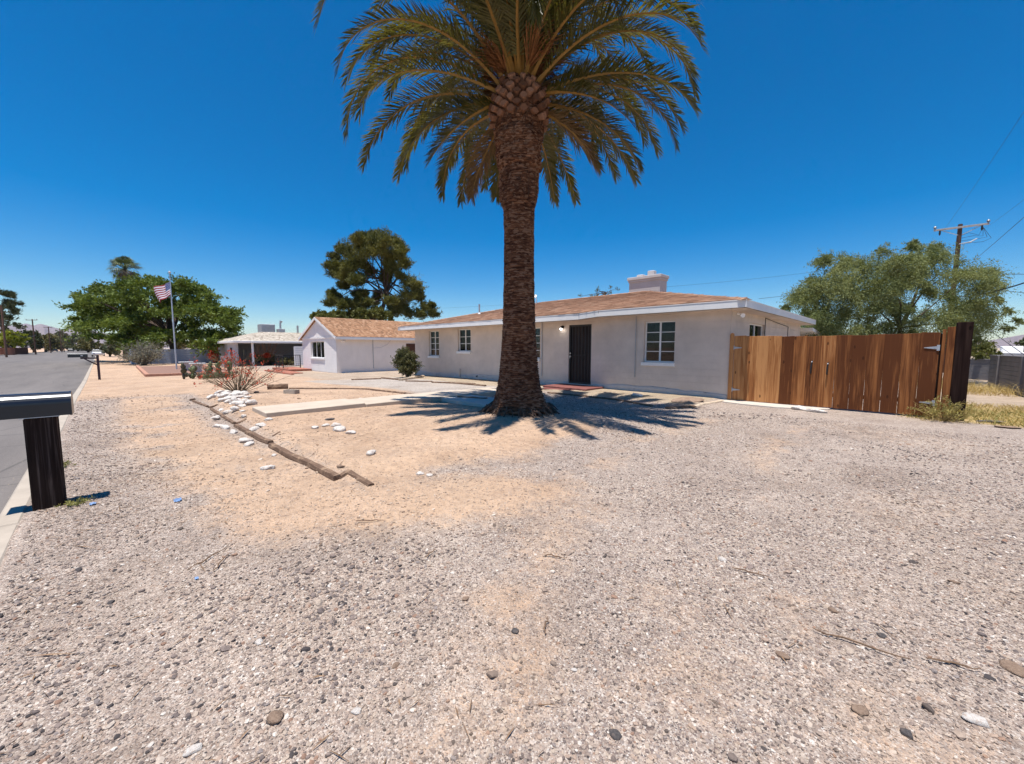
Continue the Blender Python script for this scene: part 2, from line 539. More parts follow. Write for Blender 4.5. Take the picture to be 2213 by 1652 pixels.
# ------------------------------------------------------------------ loose gravel, real stones
def rock_mesh(name, seed, sub=2, flat=0.6, rough=0.28, freq=1.6, mat=None, smooth=False, elong=1.0):
    import bmesh
    bm = bmesh.new()
    bmesh.ops.create_icosphere(bm, subdivisions=sub, radius=1.0)
    P = np.array([v.co for v in bm.verts])
    d = 1 + rough * 2.0 * fbm(P[:,0]*freq + seed*3.7, P[:,1]*freq + seed*1.3, P[:,2]*freq + seed, 3)
    # flatten against a few random planes so that it gets facets
    r2 = np.random.default_rng(seed)
    P = P * d[:, None]
    for k in range(7):
        n = r2.normal(size=3); n /= np.linalg.norm(n)
        lim = 0.62 + 0.28 * r2.random()
        s = P @ n
        P = P - np.where(s > lim, (s - lim) * 0.85, 0)[:, None] * n
    P = P * np.array([elong, 1.0, flat])
    for v, c in zip(bm.verts, P): v.co = c
    me = bpy.data.meshes.new(name)
    bm.to_mesh(me); bm.free()
    if smooth: me.polygons.foreach_set('use_smooth', [True]*len(me.polygons))
    if mat: me.materials.append(mat)
    return me

def pebble_material():
    g = NG('pebble_stone')
    a = g.n('Attribute', attribute_name='tint', attribute_type='INSTANCER').outputs['Fac']
    w = g.n('Attribute', attribute_name='warm', attribute_type='INSTANCER').outputs['Fac']
    c = g.ramp(a, [(0.0, (0.075, 0.066, 0.066)), (0.06, (0.18, 0.148, 0.136)), (0.16, (0.28, 0.225, 0.198)), (0.32, (0.41, 0.335, 0.28)),
                   (0.50, (0.52, 0.43, 0.345)), (0.64, (0.46, 0.35, 0.275)), (0.76, (0.60, 0.515, 0.43)),
                   (0.87, (0.34, 0.215, 0.155)), (0.91, (0.31, 0.27, 0.25)), (0.965, (0.76, 0.70, 0.62))], 'CONSTANT')
    f = g.noise(g.n('TexCoord').outputs['Object'], 2.2, 4, 0.7)
    c = g.mix(1.0, c, g.ramp(f, [(0.3, (0.58, 0.555, 0.545)), (0.7, (0.86, 0.82, 0.80))]), 'MULTIPLY')
    c = g.mix(w, c, g.mix(0.5, c, (0.50, 0.345, 0.22)))
    g.principled(c, 0.85, None, 0, 0.25)
    return g.m
M_peb = pebble_material()
peb_col = bpy.data.collections.new('pebble_kinds')
for k in range(9):
    o = bpy.data.objects.new('pebble', rock_mesh('pebble', 20 + k, sub=1 if k < 6 else 2, flat=0.55 + 0.05 * (k % 4), rough=0.35, mat=M_peb, elong=1.0 + 0.12 * (k % 5)))
    peb_col.objects.link(o)

def scatter_points():
    out = []
    r = np.random.default_rng(11)
    for Y0, Y1, dens, s0, s1, pw in ((0.9, 2.4, 6200, 0.0022, 0.0105, 3.6), (2.4, 4.6, 3100, 0.0034, 0.0120, 3.3),
                                     (4.6, 8.0, 850, 0.0052, 0.0135, 3.0), (8.0, 13.0, 150, 0.010, 0.020, 2.2),
                                     (0.9, 7.0, 20, 0.010, 0.024, 2.2)):
        A = 1.85 * (Y1**2 - Y0**2)
        n = int(A * dens)
        Yv = np.sqrt(r.uniform(Y0**2, Y1**2, n)); Xv = r.uniform(-1.5, 2.2, n) * Yv
        x = (Xv - Yv) * S2; y = (Xv + Yv) * S2
        d, w, t, gr, pa = zones(x, y)
        drift = fbm(x * 1.3 + 3, y * 1.3, 0, 4)
        keep = r.random(n) < np.clip((0.75 + 1.6 * drift) * (1 - 0.80 * d) * (1 - gr), 0.03, 1)
        keep &= road_t(x, y) > 0.22
        keep &= np.hypot(x - PALM[0], y - PALM[1]) > 0.8
        keep &= y < 10.4
        keep &= ~((x > -10.4) & (x < -8.9) & (y > 2.0))
        x, y, d, w = x[keep], y[keep], d[keep], w[keep]
        s = s0 + (s1 - s0) * r.random(len(x)) ** pw
        tint = r.random(len(x))
        # dark and large stones gather in drifts
        clus = sstep(-0.05, 0.30, fbm(x * 0.9 + 17, y * 0.9 + 5, 0, 3) + 0.10 * sstep(-0.8, 0.8, x) * sstep(3.5, 1.5, y))
        s = s * (1 + 0.40 * clus)
        tint = np.where(r.random(len(x)) < 0.18 * clus, tint * 0.34, tint)
        tint = np.where(w > 0.5, 0.46 + 0.36 * r.random(len(x)), tint)
        z = ground_z(x, y) + s * 0.18
        out.append(np.stack([x, y, z, s, tint, np.clip(d, 0, 1)], -1))
    return np.concatenate(out)
PTS = scatter_points()
gme = bpy.data.meshes.new('loose_gravel')
gme.vertices.add(len(PTS)); gme.vertices.foreach_set('co', PTS[:, :3].ravel())
for k, i in (('psize', 3), ('tint', 4), ('warm', 5)):
    gme.attributes.new(k, 'FLOAT', 'POINT').data.foreach_set('value', PTS[:, i].astype(np.float32))
rotv = np.random.default_rng(5).random((len(PTS), 3)) * np.array([0.9, 0.9, 6.283]) - np.array([0.45, 0.45, 0])
gme.attributes.new('rotv', 'FLOAT_VECTOR', 'POINT').data.foreach_set('vector', rotv.ravel().astype(np.float32))
gravel = bpy.data.objects.new('loose_gravel', gme)
col.objects.link(gravel)
tag(gravel, 'loose multicoloured pebbles and chippings strewn over the gravel drive', 'gravel', kind='stuff')
gme.materials.append(M_peb)
ng = bpy.data.node_groups.new('scatter_gravel', 'GeometryNodeTree')
ng.interface.new_socket('Geometry', in_out='INPUT', socket_type='NodeSocketGeometry')
ng.interface.new_socket('Geometry', in_out='OUTPUT', socket_type='NodeSocketGeometry')
gi = ng.nodes.new('NodeGroupInput'); go = ng.nodes.new('NodeGroupOutput')
m2p = ng.nodes.new('GeometryNodeMeshToPoints')
iop = ng.nodes.new('GeometryNodeInstanceOnPoints')
ci = ng.nodes.new('GeometryNodeCollectionInfo')
ci.inputs['Collection'].default_value = peb_col
ci.inputs['Separate Children'].default_value = True
ci.inputs['Reset Children'].default_value = True
iop.inputs['Pick Instance'].default_value = True
na = ng.nodes.new('GeometryNodeInputNamedAttribute'); na.data_type = 'FLOAT'; na.inputs['Name'].default_value = 'psize'
nb = ng.nodes.new('GeometryNodeInputNamedAttribute'); nb.data_type = 'FLOAT_VECTOR'; nb.inputs['Name'].default_value = 'rotv'
e2r = ng.nodes.new('FunctionNodeEulerToRotation')
L = ng.links.new
L(gi.outputs[0], m2p.inputs[0]); L(m2p.outputs[0], iop.inputs['Points'])
L(ci.outputs[0], iop.inputs['Instance']); L(na.outputs[0], iop.inputs['Scale'])
L(nb.outputs[0], e2r.inputs[0]); L(e2r.outputs[0], iop.inputs['Rotation'])
L(iop.outputs[0], go.inputs[0])
gravel.modifiers.new('scatter', 'NODES').node_group = ng

# dry litter: leaf slivers, palm bits and grass stalks lying on the gravel
lq = np.random.default_rng(91)
n_l = 5200
Yl = np.sqrt(lq.uniform(1.0, 81.0, n_l)); Xl = lq.uniform(-1.45, 1.45, n_l) * Yl
lx = (Xl - Yl) * S2; ly = (Xl + Yl) * S2
kp = (road_t(lx, ly) > 0.2) & (lq.random(n_l) < np.clip(0.10 + 1.7 * fbm(lx * 0.8 + 4, ly * 0.8 + 8, 0, 3) + 0.55 * np.exp(-((ly + 0.2) / 0.9) ** 2), 0.02, 1)) & ~((lx > -10.4) & (lx < -8.9) & (ly > 2.0)) & (np.hypot(lx - PALM[0], ly - PALM[1]) > 0.8)
lx, ly = lx[kp], ly[kp]; n_l = len(lx)
la = lq.uniform(0, 6.283, n_l); ll = lq.uniform(0.012, 0.055, n_l) * (1 + lq.random(n_l) ** 6 * 3); lw = lq.uniform(0.0015, 0.0045, n_l)
lz = ground_z(lx, ly) + 0.009
ld = np.stack([np.cos(la), np.sin(la), lq.uniform(-.12, .12, n_l)], -1); lp = np.stack([-np.sin(la), np.cos(la), lq.uniform(-.3, .3, n_l)], -1)
lc = np.stack([lx, ly, lz], -1)
LV = np.stack([lc - ld * ll[:, None], lc + lp * lw[:, None] + UP * 0.004, lc + ld * ll[:, None], lc - lp * lw[:, None] + UP * 0.002], 1).reshape(-1, 3)
tag(np_mesh('dry_litter', LV, np.arange(4 * n_l).reshape(-1, 4), plain('dry_litter', (0.20, 0.125, 0.075), 0.95, 0.5, 3)), 'dry leaf slivers and stalk bits scattered over the gravel', 'litter', kind='stuff')

# ------------------------------------------------------------------ street, kerb
def asphalt():
    g = NG('old_asphalt'); p = g.pos()
    f = g.noise(g.scale(p, 0.12, 1.0, 1.0), 0.9, 6, 0.7)
    c = g.ramp(f, [(0.3, (0.118, 0.103, 0.094)), (0.7, (0.180, 0.157, 0.142))])
    c = g.mix(1.0, c, g.ramp(g.noise(p, 70, 3, 0.7), [(0.3, (0.8,)*3), (0.7, (1.2,)*3)]), 'MULTIPLY')
    cr = g.voro(p, 0.55, 'DISTANCE_TO_EDGE')
    c = g.mix(g.math('MULTIPLY', g.math('LESS_THAN', cr.outputs['Distance'], 0.008), 0.55), c, (0.07, 0.065, 0.06))
    g.principled(c, 0.85, g.bump(g.noise(p, 180, 3, 0.7), 0.4, 0.006), 0, 0.25)
    return g.m
M_asph = asphalt()
rs = np.concatenate([np.arange(-14, 60, 1.5), np.geomspace(60, 900, 40)])
rv = []; rf = []
ts = [-15.6, -12, -8, -4, -1.5, -0.5, -0.005]
for s_ in rs:
    for t_ in ts:
        x_, y_ = road_pt(s_, t_)
        rv.append((x_, y_, float(base_z(x_, y_)) - 0.125 - 0.03 * (1 - min(1, abs(t_ + 7.5) / 8.0) ** 2) * -1))
nts = len(ts)
for i in range(len(rs) - 1):
    for j in range(nts - 1):
        a = i * nts + j
        rf.append((a, a + 1, a + nts + 1, a + nts))
road = np_mesh('road', np.array(rv), np.array(rf), M_asph, smooth=True)
tag(road, 'sun bleached grey asphalt street', 'road', kind='structure')

M_conc = plain('kerb_concrete', (0.38, 0.32, 0.258), 0.9, 0.14, 3.0, 0.35, 45)
kerb = bpy.data.objects.new('kerb', None); col.objects.link(kerb)
tag(kerb, 'pale concrete kerb along the near side of the street', 'kerb', kind='structure')
def kerb_run(s0, s1, t0, seg):
    s_ = s0
    while s_ < s1:
        e_ = min(s_ + seg, s1)
        a = road_pt(s_ + 0.004, t0 + 0.08); b = road_pt(e_ - 0.004, t0 + 0.08)
        za = float(base_z(*a)); zb = float(base_z(*b))
        MB().beam((a[0], a[1], za - 0.12), (b[0], b[1], zb - 0.12), 0.16, 0.27, 0.02).build('kerb_stone', M_conc, kerb)
        s_ = e_
kerb_run(2.2, 70, 0.0, 3.05)
kerb_run(70, 220, 0.0, 12)
far_kerb = bpy.data.objects.new('far_kerb', None); col.objects.link(far_kerb)
tag(far_kerb, 'pale concrete kerb along the far side of the street', 'kerb', kind='structure')
s_ = 40
while s_ < 300:
    a = road_pt(s_, -15.7); b = road_pt(s_ + 11.95, -15.7)
    MB().beam((*a, float(base_z(*a)) - 0.10), (*b, float(base_z(*b)) - 0.10), 0.2, 0.27, 0.02).build('kerb_stone', M_conc, far_kerb)
    s_ += 12
# kerbside litter of grit against the road edge
gl = np.random.default_rng(21)
lv = []; lf = []
for k in range(900):
    s_ = gl.uniform(4.3, 16); t_ = -abs(gl.normal(0, 0.14)) - 0.01
    x_, y_ = road_pt(s_, t_); r_ = gl.uniform(0.006, 0.022); z_ = -0.135
    b_ = len(lv)
    a_ = gl.uniform(0, 6.28)
    for kk in range(4):
        lv.append((x_ + r_ * math.cos(a_ + kk * 1.57), y_ + r_ * math.sin(a_ + kk * 1.57) * 0.7, z_))
    lv.append((x_, y_, z_ + r_ * 0.9))
    lf += [(b_, b_+1, b_+4), (b_+1, b_+2, b_+4), (b_+2, b_+3, b_+4), (b_+3, b_, b_+4)]
M_grit = plain('gutter_grit', (0.33, 0.26, 0.18), 0.95, 0.5, 30)
tag(np_mesh('gutter_grit', np.array(lv), np.array(lf), M_grit), 'dry grit and leaf litter gathered in the gutter', 'litter', kind='stuff')

# ------------------------------------------------------------------ distant hills
def hill_material():
    g = NG('hill_rock'); p = g.pos()
    f = g.noise(p, 0.012, 7, 0.7)
    c = g.ramp(f, [(0.3, (0.145, 0.115, 0.125)), (0.7, (0.25, 0.20, 0.195))])
    g.principled(c, 0.95, None, 0, 0.1)
    return g.m
M_hill = hill_material()
def hills(name, label, prof, Y, depth, seed):
    pxs = np.linspace(prof[0][0], prof[-1][0], 170)
    tops = np.interp(pxs, [a for a, b in prof], [b for a, b in prof])
    tops = tops + 5 * fbm(pxs * 0.05 + seed, pxs * 0, 0, 4)
    rows = 22
    vv = np.zeros((len(pxs), rows, 3))
    for i, (px, py) in enumerate(zip(pxs, tops)):
        crest = at(px, py, Y)
        for j in range(rows):
            u = j / (rows - 1)
            front = at(px, 752, Y - depth * (1 - u))
            h = (crest[2] + 20) * (u ** 1.35) - 20
            rough = (crest[2]) * 0.42 * float(fbm(px * 0.09 + seed * 3, u * 5 + px * 0.02, seed, 4)) * u * (1 - u) * 4
            vv[i, j] = (front[0], front[1], h + rough)
    back = vv[:, -1:, :].copy(); back[..., 2] = -30
    back[..., 0] += CF[0] * depth * 0.6; back[..., 1] += CF[1] * depth * 0.6
    vv = np.concatenate([vv, back], 1); rows += 1
    ii, jj = np.meshgrid(np.arange(len(pxs) - 1), np.arange(rows - 1), indexing='ij')
    q = (ii * rows + jj).ravel()
    o = np_mesh(name, vv.reshape(-1, 3), np.stack([q, q + rows, q + rows + 1, q + 1], -1), M_hill, smooth=True)
    tag(o, label, 'hills', kind='structure')
hills('hills', 'purple grey mountain range beyond the end of the street',
      [(-420, 735), (-250, 712), (-120, 716), (-30, 708), (30, 704), (62, 699), (76, 704), (92, 701), (110, 707), (138, 711), (160, 708), (190, 712), (230, 722), (300, 735), (420, 744), (560, 756)], 3600, 1500, 1)
hills('hills', 'bare grey brown mountain slope at the end of the alley',
      [(1960, 757), (2060, 752), (2105, 745), (2140, 738), (2175, 733), (2213, 722), (2290, 708), (2400, 700), (2520, 716), (2700, 742)], 2600, 1000, 5)
# ------------------------------------------------------------------ house materials
def stucco(name, c, streak=0.10):
    g = NG(name); p = g.pos()
    f = g.noise(p, 1.3, 6, 0.65)
    c1 = g.ramp(f, [(0.3, tuple(k * (1 - streak) for k in c)), (0.7, tuple(k * (1 + streak * 0.6) for k in c))])
    v = g.noise(g.scale(p, 3, 3, 0.9), 1.0, 6, 0.7)
    c1 = g.mix(1.0, c1, g.ramp(v, [(0.35, (0.965, 0.962, 0.958)), (0.6, (1.0, 1.0, 1.0))]), 'MULTIPLY')
    h = g.math('ADD', g.noise(p, 38, 5, 0.7), g.math('MULTIPLY', g.noise(p, 6, 3, 0.6), 0.8))
    g.principled(c1, 0.9, g.bump(h, 0.35, 0.0035), 0, 0.2)
    return g.m
M_wall = stucco('grey_wall_paint', (0.66, 0.562, 0.482), 0.13)
M_white = plain('white_trim_paint', (0.81, 0.785, 0.755), 0.6, 0.05, 3, 0.08, 30)
def base_mat():
    g = NG('chipped_base_paint'); p = g.pos()
    ch = g.noise(g.scale(p, 1, 1, 3.5), 4.5, 7, 0.75, 0.6)
    c = g.ramp(g.noise(p, 3, 5, 0.7), [(0.3, (0.52, 0.465, 0.42)), (0.7, (0.62, 0.555, 0.50))])
    c = g.mix(g.ramp(ch, [(0.60, 0.0), (0.64, 1.0)]), c, (0.20, 0.165, 0.14))
    g.principled(c, 0.95, g.bump(ch, 0.6, 0.02), 0, 0.15)
    return g.m
M_base = base_mat()
def shingle_mat(name, stops):
    g = NG(name); p = g.pos()
    v = g.voro(g.scale(p, 3.2, 7.4, 7.4), 1.0)
    s = g.n('SeparateColor'); g.l(v.outputs['Color'], s.inputs[0])
    c = g.ramp(s.outputs[0], stops)
    c = g.mix(1.0, c, g.ramp(g.noise(p, 55, 4, 0.8), [(0.3, (0.75,)*3), (0.7, (1.25,)*3)]), 'MULTIPLY')
    c = g.mix(1.0, c, g.ramp(g.noise(p, 0.7, 4, 0.6), [(0.3, (0.88,)*3), (0.7, (1.1,)*3)]), 'MULTIPLY')
    g.principled(c, 0.95, g.bump(g.noise(p, 140, 3, 0.8), 0.5, 0.008), 0, 0.15)
    return g.m
M_shin = shingle_mat('brown_shingle', [(0.0, (0.20, 0.115, 0.075)), (0.4, (0.31, 0.175, 0.11)), (0.75, (0.38, 0.22, 0.14)), (1.0, (0.46, 0.30, 0.205))])
M_shin2 = shingle_mat('orange_brown_shingle', [(0.0, (0.21, 0.113, 0.064)), (0.4, (0.32, 0.172, 0.095)), (0.75, (0.385, 0.215, 0.122)), (1.0, (0.44, 0.27, 0.168))])
def glass_mat(name='window_glass', tint=(0.55, 0.58, 0.6)):
    g = NG(name)
    tr = g.n('BsdfTransparent'); tr.inputs[0].default_value = (*tint, 1)
    gl = g.n('BsdfGlossy'); gl.inputs['Roughness'].default_value = 0.015; gl.inputs['Color'].default_value = (0.9, 0.92, 0.95, 1)
    fr = g.n('Fresnel'); fr.inputs[0].default_value = 1.36
    mx = g.n('MixShader')
    g.l(fr.outputs[0], mx.inputs[0])
    g.l(tr.outputs[0], mx.inputs[1]); g.l(gl.outputs[0], mx.inputs[2]); g.l(mx.outputs[0], g.out.inputs[0])
    return g.m
M_glass = glass_mat()
M_room = plain('dark_room', (0.03, 0.028, 0.026), 0.9, 0.2)
M_curt = plain('grey_curtain', (0.16, 0.16, 0.16), 0.9, 0.2, 2)
M_blind = plain('pale_blind', (0.48, 0.47, 0.47), 0.9, 0.05, 2)
M_black = plain('black_metal', (0.016, 0.015, 0.016), 0.45, 0.2, 8, 0, 60, 0.0, 0.5)
M_steel = plain('brushed_steel', (0.55, 0.54, 0.52), 0.3, 0.05, 8, 0, 60, 1.0)
M_galv = plain('galvanised', (0.42, 0.43, 0.45), 0.5, 0.12, 8, 0, 60, 0.3)
M_door = plain('brown_black_door', (0.028, 0.016, 0.014), 0.55, 0.25, 3)
M_redc = plain('red_painted_concrete', (0.19, 0.07, 0.058), 0.85, 0.25, 5, 0.3, 50)

def wall_grid(mb, axis, const, a0, a1, z0, z1, holes, depth, mi=0):
    """flat wall with rectangular openings and reveals going inwards by depth"""
    As = sorted({a0, a1, *[h[0] for h in holes], *[h[1] for h in holes]})
    Zs = sorted({z0, z1, *[h[2] for h in holes], *[h[3] for h in holes]})
    P = (lambda a, z, d=0.0: (a, const + d, z)) if axis == 'y' else (lambda a, z, d=0.0: (const + d, a, z))
    for a, b in zip(As[:-1], As[1:]):
        for c, d in zip(Zs[:-1], Zs[1:]):
            ma, mz = (a + b) / 2, (c + d) / 2
            if any(h[0] < ma < h[1] and h[2] < mz < h[3] for h in holes): continue
            mb.add([P(a, c), P(b, c), P(b, d), P(a, d)], [(0, 1, 2, 3)], mi)
    for h in holes:
        x0, x1, c, d = h[:4]
        for (p, q_) in (((x0, c), (x1, c)), ((x1, c), (x1, d)), ((x1, d), (x0, d)), ((x0, d), (x0, c))):
            mb.add([P(*p), P(*q_), P(*q_, depth), P(*p, depth)], [(0, 1, 2, 3)], mi)
    return mb

def courses(parent, mat, axis, const, out, a0, a1, z0, z1, holes, step, proud, gap, name='block_course'):
    """raised block courses with recessed joints, one part per course"""
    z = z0
    while z < z1 - 0.02:
        e = min(z + step, z1)
        zs = sorted({z + gap / 2, e - gap / 2, *[k for h in holes for k in h[2:4] if z + gap < k < e - gap]})
        for c, d in zip(zs[:-1], zs[1:]):
            cuts = sorted([(h[0], h[1]) for h in holes if h[2] < (c + d) / 2 < h[3]])
            pos_ = a0
            ivs = []
            for p, q_ in cuts:
                ivs.append((pos_, p)); pos_ = q_
            ivs.append((pos_, a1))
            for p, q_ in ivs:
                if q_ - p < 0.01: continue
                lo, hi = sorted((const, const + out * proud))
                mb = MB()
                if axis == 'y': mb.box(p, lo + (0 if out < 0 else 0.001), c, q_, hi - (0.001 if out < 0 else 0), d)
                else: mb.box(lo + 0.001, p, c, hi, q_, d)
                mb.build(name, mat, parent)
        z = e

def window(parent, axis, const, inward, a0, a1, z0, z1, rows, cols, sill=0.1, cover=None, fr=0.045, name='window'):
    """frame set back in the reveal, glazing bars, panes, sill; the room or curtain behind"""
    d = 0.10 * inward
    def B(mb, p, q_, c, e, t0, t1):
        lo, hi = sorted((const + t0 * inward, const + t1 * inward))
        if axis == 'y': mb.box(p, lo, c, q_, hi, e)
        else: mb.box(lo, p, c, hi, q_, e)
        return mb
    w = B(MB(), a0 + 0.002, a0 + fr, z0 + 0.002, z1 - 0.002, 0.09, 0.14)
    B(w, a1 - fr, a1 - 0.002, z0 + 0.002, z1 - 0.002, 0.09, 0.14)
    B(w, a0 + fr, a1 - fr, z0 + 0.002, z0 + fr, 0.09, 0.14)
    B(w, a0 + fr, a1 - fr, z1 - fr, z1 - 0.002, 0.09, 0.14)
    wo = w.build(name, M_white, parent)
    pw = (a1 - a0 - 2 * fr) / cols; ph = (z1 - z0 - 2 * fr) / rows
    for i in range(1, cols):
        x = a0 + fr + i * pw; k = 0.026 if cols == 2 else 0.015
        B(MB(), x - k, x + k, z0 + fr, z1 - fr, 0.088, 0.138).build('mullion', M_white, wo)
    for j in range(1, rows):
        z = z0 + fr + j * ph
        B(MB(), a0 + fr, a1 - fr, z - 0.011, z + 0.011, 0.098, 0.13).build('glazing_bar', M_white, wo)
    for i in range(cols):
        for j in range(rows):
            x = a0 + fr + i * pw; z = z0 + fr + j * ph
            B(MB(), x + 0.003, x + pw - 0.003, z + 0.003, z + ph - 0.003, 0.112, 0.116).build('pane', M_glass, wo)
    if sill:
        B(MB(), a0 - 0.05, a1 + 0.03, z0 - 0.11, z0 - 0.002, -0.075, 0.09).build('sill', M_white, wo)
    rb = MB()
    e = 0.75
    def Q(a, z, t):
        return (a, const + t * inward, z) if axis == 'y' else (const + t * inward, a, z)
    rb.add([Q(a0, z0, 0.142), Q(a1, z0, 0.142), Q(a1, z1, 0.142), Q(a0, z1, 0.142), Q(a0, z0, e), Q(a1, z0, e), Q(a1, z1, e), Q(a0, z1, e)],
           [(4, 5, 6, 7), (0, 1, 5, 4), (1, 2, 6, 5), (2, 3, 7, 6), (3, 0, 4, 7)])
    rb.build('room', M_room, wo)
    if cover:
        m, u0, u1, zz0, zz1 = cover
        n = 28; v = []; f = []
        for i in range(n + 1):
            a = a0 + (a1 - a0) * (u0 + (u1 - u0) * i / n)
            t = 0.26 + 0.035 * math.sin(i * 1.9)
            v += [Q(a, z0 + (z1 - z0) * zz0, t), Q(a, z0 + (z1 - z0) * zz1, t)]
        for i in range(n): f.append((2*i, 2*i+2, 2*i+3, 2*i+1))
        MB().add(v, f).build('curtain', m, wo)
    return wo

# ------------------------------------------------------------------ the grey house
YF, XL, XR, YB = 12.25, -20.2, -3.53, 22.3
EL, ER, YEL, YER, YEB = -20.4, -3.02, 11.28, 11.66, 22.75
SL = 0.235
def roof_z(y): return 2.765 + SL * (y - YER)
house = empty('grey_house', (-11.8, 12.25, 0), 0, 'long grey single storey house with brown shingle roof and white chimney', 'house')
W1 = (-18.77, -17.79, 1.05, 2.42); W2 = (-16.13, -15.1, 1.32, 2.43); W3 = (-11.6, -10.62, 1.05, 2.34); W4 = (-6.12, -5.1, 1.03, 2.35)
DOOR = (-9.17, -8.15, 0.14, 2.36)
holes = [W1, W2, W3, W4, DOOR]
ws0 = float(gx(1620, 700, XR)[1]); ws1 = float(gx(1654, 706, XR)[1]); zs1 = float(gx(1622, 698, XR)[2])
WS = (ws0, ws1, zs1 - 1.2, zs1)
mb = MB()
wall_grid(mb, 'y', YF, XL, XR, -0.1, 2.70, holes, 0.14)
mb.build('front_wall', M_wall, house)
mb = MB(); wall_grid(mb, 'x', XR, YF, YB, -0.1, 2.70, [WS], -0.14); mb.build('side_wall', M_wall, house)
MB().add([(XL, YF, -0.25), (XL, YB, -0.25), (XL, YB, 2.7), (XL, YF, 2.7)], [(0, 1, 2, 3)]).build('end_wall', M_wall, house)
MB().add([(XL, YB, -0.25), (XR, YB, -0.6), (XR, YB, 2.7), (XL, YB, 2.7)], [(0, 1, 2, 3)]).build('back_wall', M_wall, house)
courses(house, M_wall, 'y', YF, -1, XL + 0.002, XR - 0.002, 0.26, 2.66, holes, 0.2, 0.009, 0.008)
courses(house, M_wall, 'x', XR, 1, YF + 0.002, YB, 0.26, 2.66, [WS], 0.2, 0.009, 0.008)
# chipped plinth along the foot of the wall, uneven front
pv = []; pf = []
xs_ = np.arange(XL - 0.01, XR + 0.02, 0.09)
for x in xs_:
    bul = 0.016 + 0.014 * float(fbm(x * 1.7, 3.0, 0, 3))
    tp = 0.20 + 0.26 * float(fbm(x * 0.9, 8.0, 0, 3))
    pv += [(x, YF - bul - 0.015, -0.12), (x, YF - bul, tp * 0.6), (x, YF - 0.0115, tp), (x, YF + 0.001, tp + 0.002)]
for i in range(len(xs_) - 1):
    for j in range(3):
        a = i * 4 + j
        pf.append((a, a + 4, a + 5, a + 1))
# leave the doorway free
pf = [f for f in pf if not (DOOR[0] - 0.12 < pv[f[0]][0] < DOOR[1] + 0.02)]
MB().add(pv, pf).build('plinth', M_base, house, smooth=True)
MB().box(DOOR[0] - 0.1, YF - 0.03, -0.1, DOOR[1] + 0.1, YF - 0.011, DOOR[2] - 0.002).build('threshold', M_base, house)

window(house, 'y', YF, 1, *W1, 4, 2, cover=(M_curt, 0.0, 0.75, 0.0, 1.0))
window(house, 'y', YF, 1, *W2, 3, 2, cover=(M_curt, 0.0, 1.0, 0.0, 1.0))
window(house, 'y', YF, 1, *W3, 4, 2)
window(house, 'y', YF, 1, *W4, 4, 2)
window(house, 'x', XR, -1, *WS, 3, 2, cover=(M_curt, 0.0, 1.0, 0.0, 1.0))

# security door
dr = MB().box(DOOR[0] + 0.004, YF + 0.09, DOOR[2] + 0.003, DOOR[1] - 0.004, YF + 0.13, DOOR[3] - 0.004).build('door', M_door, house)
fm = MB()
fm.box(DOOR[0] + 0.003, YF + 0.02, DOOR[2] + 0.002, DOOR[0] + 0.06, YF + 0.088, DOOR[3] - 0.003)
fm.box(DOOR[1] - 0.06, YF + 0.02, DOOR[2] + 0.002, DOOR[1] - 0.003, YF + 0.088, DOOR[3] - 0.003)
fm.box(DOOR[0] + 0.06, YF + 0.02, DOOR[3] - 0.06, DOOR[1] - 0.06, YF + 0.088, DOOR[3] - 0.003)
fm.box(DOOR[0] + 0.06, YF + 0.02, DOOR[2] + 0.002, DOOR[1] - 0.06, YF + 0.088, DOOR[2] + 0.06)
fm.build('door_frame', M_black, dr)
dw = DOOR[1] - DOOR[0]
for k in range(6):
    x = DOOR[0] + dw * (k + 1) / 7.0
    MB().box(x - 0.011, YF + 0.035, DOOR[2] + 0.06, x + 0.011, YF + 0.06, DOOR[3] - 0.06).build('bar', M_black, dr)
for k in range(4):
    x = DOOR[0] + dw * (k + 1.5) / 7.0 + 0.02
    pts = [(x + 0.055 * math.sin(t * 2.2) * (1 - 0.1 * t), YF + 0.03, 1.22 + 0.05 * t * math.cos(t * 1.4)) for t in np.linspace(-2.6, 2.6, 22)]
    MB().tube(pts, 0.006, 5).build('scroll', M_black, dr)
for z, r_ in ((1.29, 0.03), (1.17, 0.036)):
    pts = [(DOOR[0] + 0.075, YF + 0.02, z), (DOOR[0] + 0.075, YF - 0.015, z), (DOOR[0] + 0.075, YF - 0.02, z)]
    MB().tube(pts, [r_, r_, r_ * 0.75], 14).build('lock', M_steel, dr, smooth=False)
MB().tube([(DOOR[0] + 0.075, YF - 0.02, 1.17), (DOOR[0] + 0.08, YF - 0.05, 1.15), (DOOR[0] + 0.09, YF - 0.05, 1.09)], 0.009, 8).build('handle', M_steel, dr)

# porch lamp, switched on
lamp = MB().tube([(-9.45, YF - 0.012, 2.30), (-9.45, YF - 0.05, 2.30)], 0.055, 14).build('porch_lamp', M_black, house)
MB().tube([(-9.45, YF - 0.05, 2.31), (-9.45, YF - 0.10, 2.30), (-9.45, YF - 0.13, 2.24)], [0.03, 0.045, 0.05], 14).build('lamp_can', M_black, lamp)
gb = NG('lit_bulb'); em = gb.n('Emission'); em.inputs[0].default_value = (1, 0.97, 0.92, 1); em.inputs[1].default_value = 14
gb.l(em.outputs[0], gb.out.inputs[0])
MB().lathe([(0.012, -0.03), (0.034, -0.02), (0.042, 0.0), (0.034, 0.02), (0.012, 0.03)], n=12).build('bulb', gb.m)
bo = bpy.data.objects['bulb']
for v in bo.data.vertices: v.co = v.co + Vector((-9.45, YF - 0.14, 2.215)) - house.location
bo.parent = lamp

